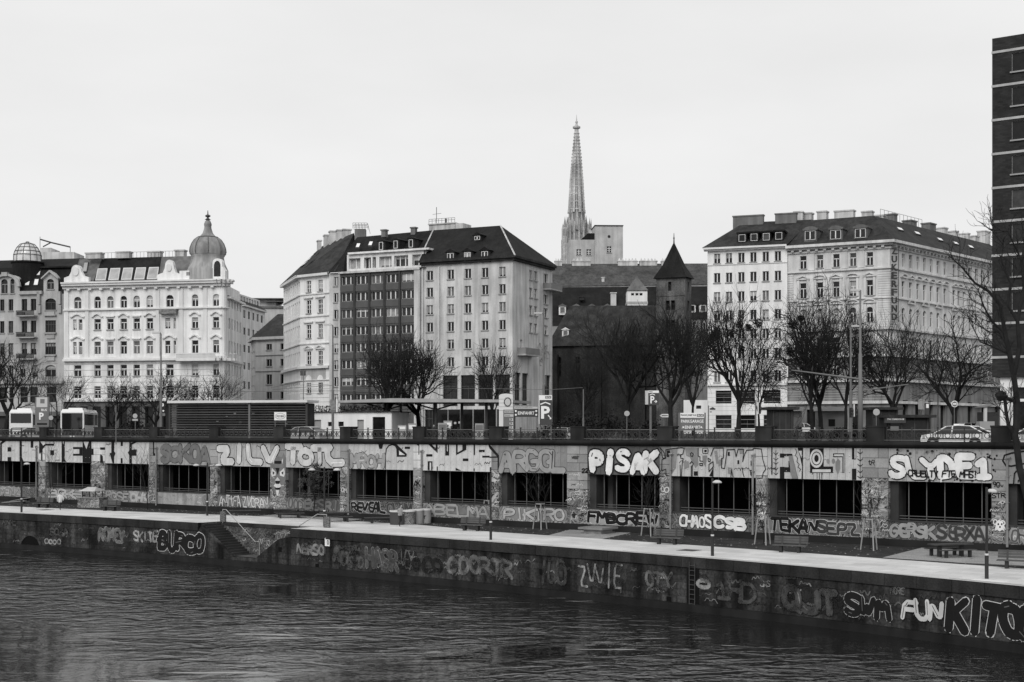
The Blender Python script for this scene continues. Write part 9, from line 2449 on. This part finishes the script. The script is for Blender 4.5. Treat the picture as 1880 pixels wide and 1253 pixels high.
gq("JAS", 1396, 1414, 1066, 1078, .4, .05, seed=86, ow=.02); gq("QJT", 1438, 1538, 1078, 1130, .07, .01, seed=87, ow=.04, fw=.08, wob=.2); gq("0422", 1598, 1622, 1056, 1064, .02, .02, seed=91, ow=.02); gq("VOL", 620, 668, 1002, 1012, .05, .1, seed=92, ow=.03)
gq("AKNE", 5, 30, 950, 965, .1, .05, seed=95, ow=.02); gq("BOR", 1440, 1475, 1052, 1064, .05, .03, seed=96, ow=.02); gq("SKO", 640, 668, 1020, 1044, .08, .03, seed=97, ow=.03, fw=.06); gq("VEX", 735, 760, 1012, 1046, .14, .05, seed=98, ow=.02, fw=.0); gq("NORE", 1635, 1660, 1078, 1092, .16, .05, seed=99, ow=.02)
WORN[0] = False
gq("BURCO", 291, 376, 976, 1016, .008, .5, seed=75, cloud=None, ow=.04, fw=.1, over=1.18); gq("SWM", 1554, 1632, 1090, 1136, .01, .42, seed=88, cloud=None, ow=.04, fw=.1, over=1.15); gq("FUN", 1658, 1730, 1099, 1140, .6, .012, seed=89, cloud=None, ow=.06, fw=.05, wob=.3); gq("KITOS", 1744, 1905, 1098, 1172, .008, .6, seed=90, cloud=None, ow=.04, fw=.12, over=1.28)
# in the stair recess
class SF:
    def p(s, u, w, z): return WF.p(u, wi0 + (wi3 - wi0) * (u - SU0) / (SU3 - SU0) + w, z)
graf(qw, SF(), "OZEK", -16.0, -13.9, 1.75, 2.65, .1, .55, .02, ow=.03, fw=.1, seed=93); WORN[0] = True; graf(qw, SF(), "YES", -17.8, -16.7, 1.2, 2.0, .3, .1, .02, ow=.05, seed=94)

# tangles of small tags everywhere between the big pieces
def tags(par, F, u0, u1, z0, z1, n, w, vals, seed, size=.3, label="tangle of small overlapping tags"):
    rr = random.Random(seed); ms = [MB() for _ in vals]
    for k in range(n):
        c = Vector((rr.uniform(u0, u1), rr.uniform(z0 + size * .4, z1 - size * .4))); d = rr.uniform(-.4, .4); P = []; s_ = size * rr.uniform(.5, 1.2)
        m = rr.randint(4, 9)
        for i in range(m): P.append(c + Vector(((i / (m - 1) - .5) * s_ * 2.2 + d * 0, (s_ * (.5 if i % 2 else -.5) * rr.uniform(.4, 1.1)))))
        Q = [P[0]]
        for a, b, c_ in zip(P[:-2], P[1:-1], P[2:]): Q += [b + (a - b) * .3, b + (c_ - b) * .3]
        P = [Vector((q.x, min(max(q.y, z0), z1))) for q in Q + [P[-1]]]
        fat(ms[rr.randrange(len(vals))], F, P, s_ * rr.uniform(.05, .12), w + .001 * (k % 9), 5)
    o = None
    for m_, v in zip(ms, vals):
        if m_.f: o2 = obj("tags", m_, pm(v), par, label=label); o2["kind"] = "stuff"
WORN[0] = False
for i in range(1, 15):
    a, b = PIERS[i][1], PIERS[i + 1][0]
    tags(gw, WF, a + .3, b - .3, 3.72, 4.74, 9, .0035, (.03, .2, .5), 200 + i, .32)
    tags(gw, WF, a + .3, b - .3, PB + .05, PT - .1, 5, .004, (.05, .25), 300 + i, .28)
for i in range(1, 16):
    a, b = PIERS[i]
    if b - a > .3: tags(gw, WF, a + .15, b - .15, 3.8, 7.6, 12 if b - a < 1.2 else 26, .02, (.02, .5, .62), 400 + i, .22)
WORN[0] = True
tags(qw, QF, -47, -23.5, .6, 2.5, 60, -.012, (.07, .16, .02, .3), 501, .35); tags(qw, QF, -11.5, 44, .6, 2.5, 120, -.012, (.06, .12, .02, .25), 502, .4)
tags(qw, SF(), -22, -12.6, .9, 2.8, 50, .012, (.03, .2, .4), 503, .35)
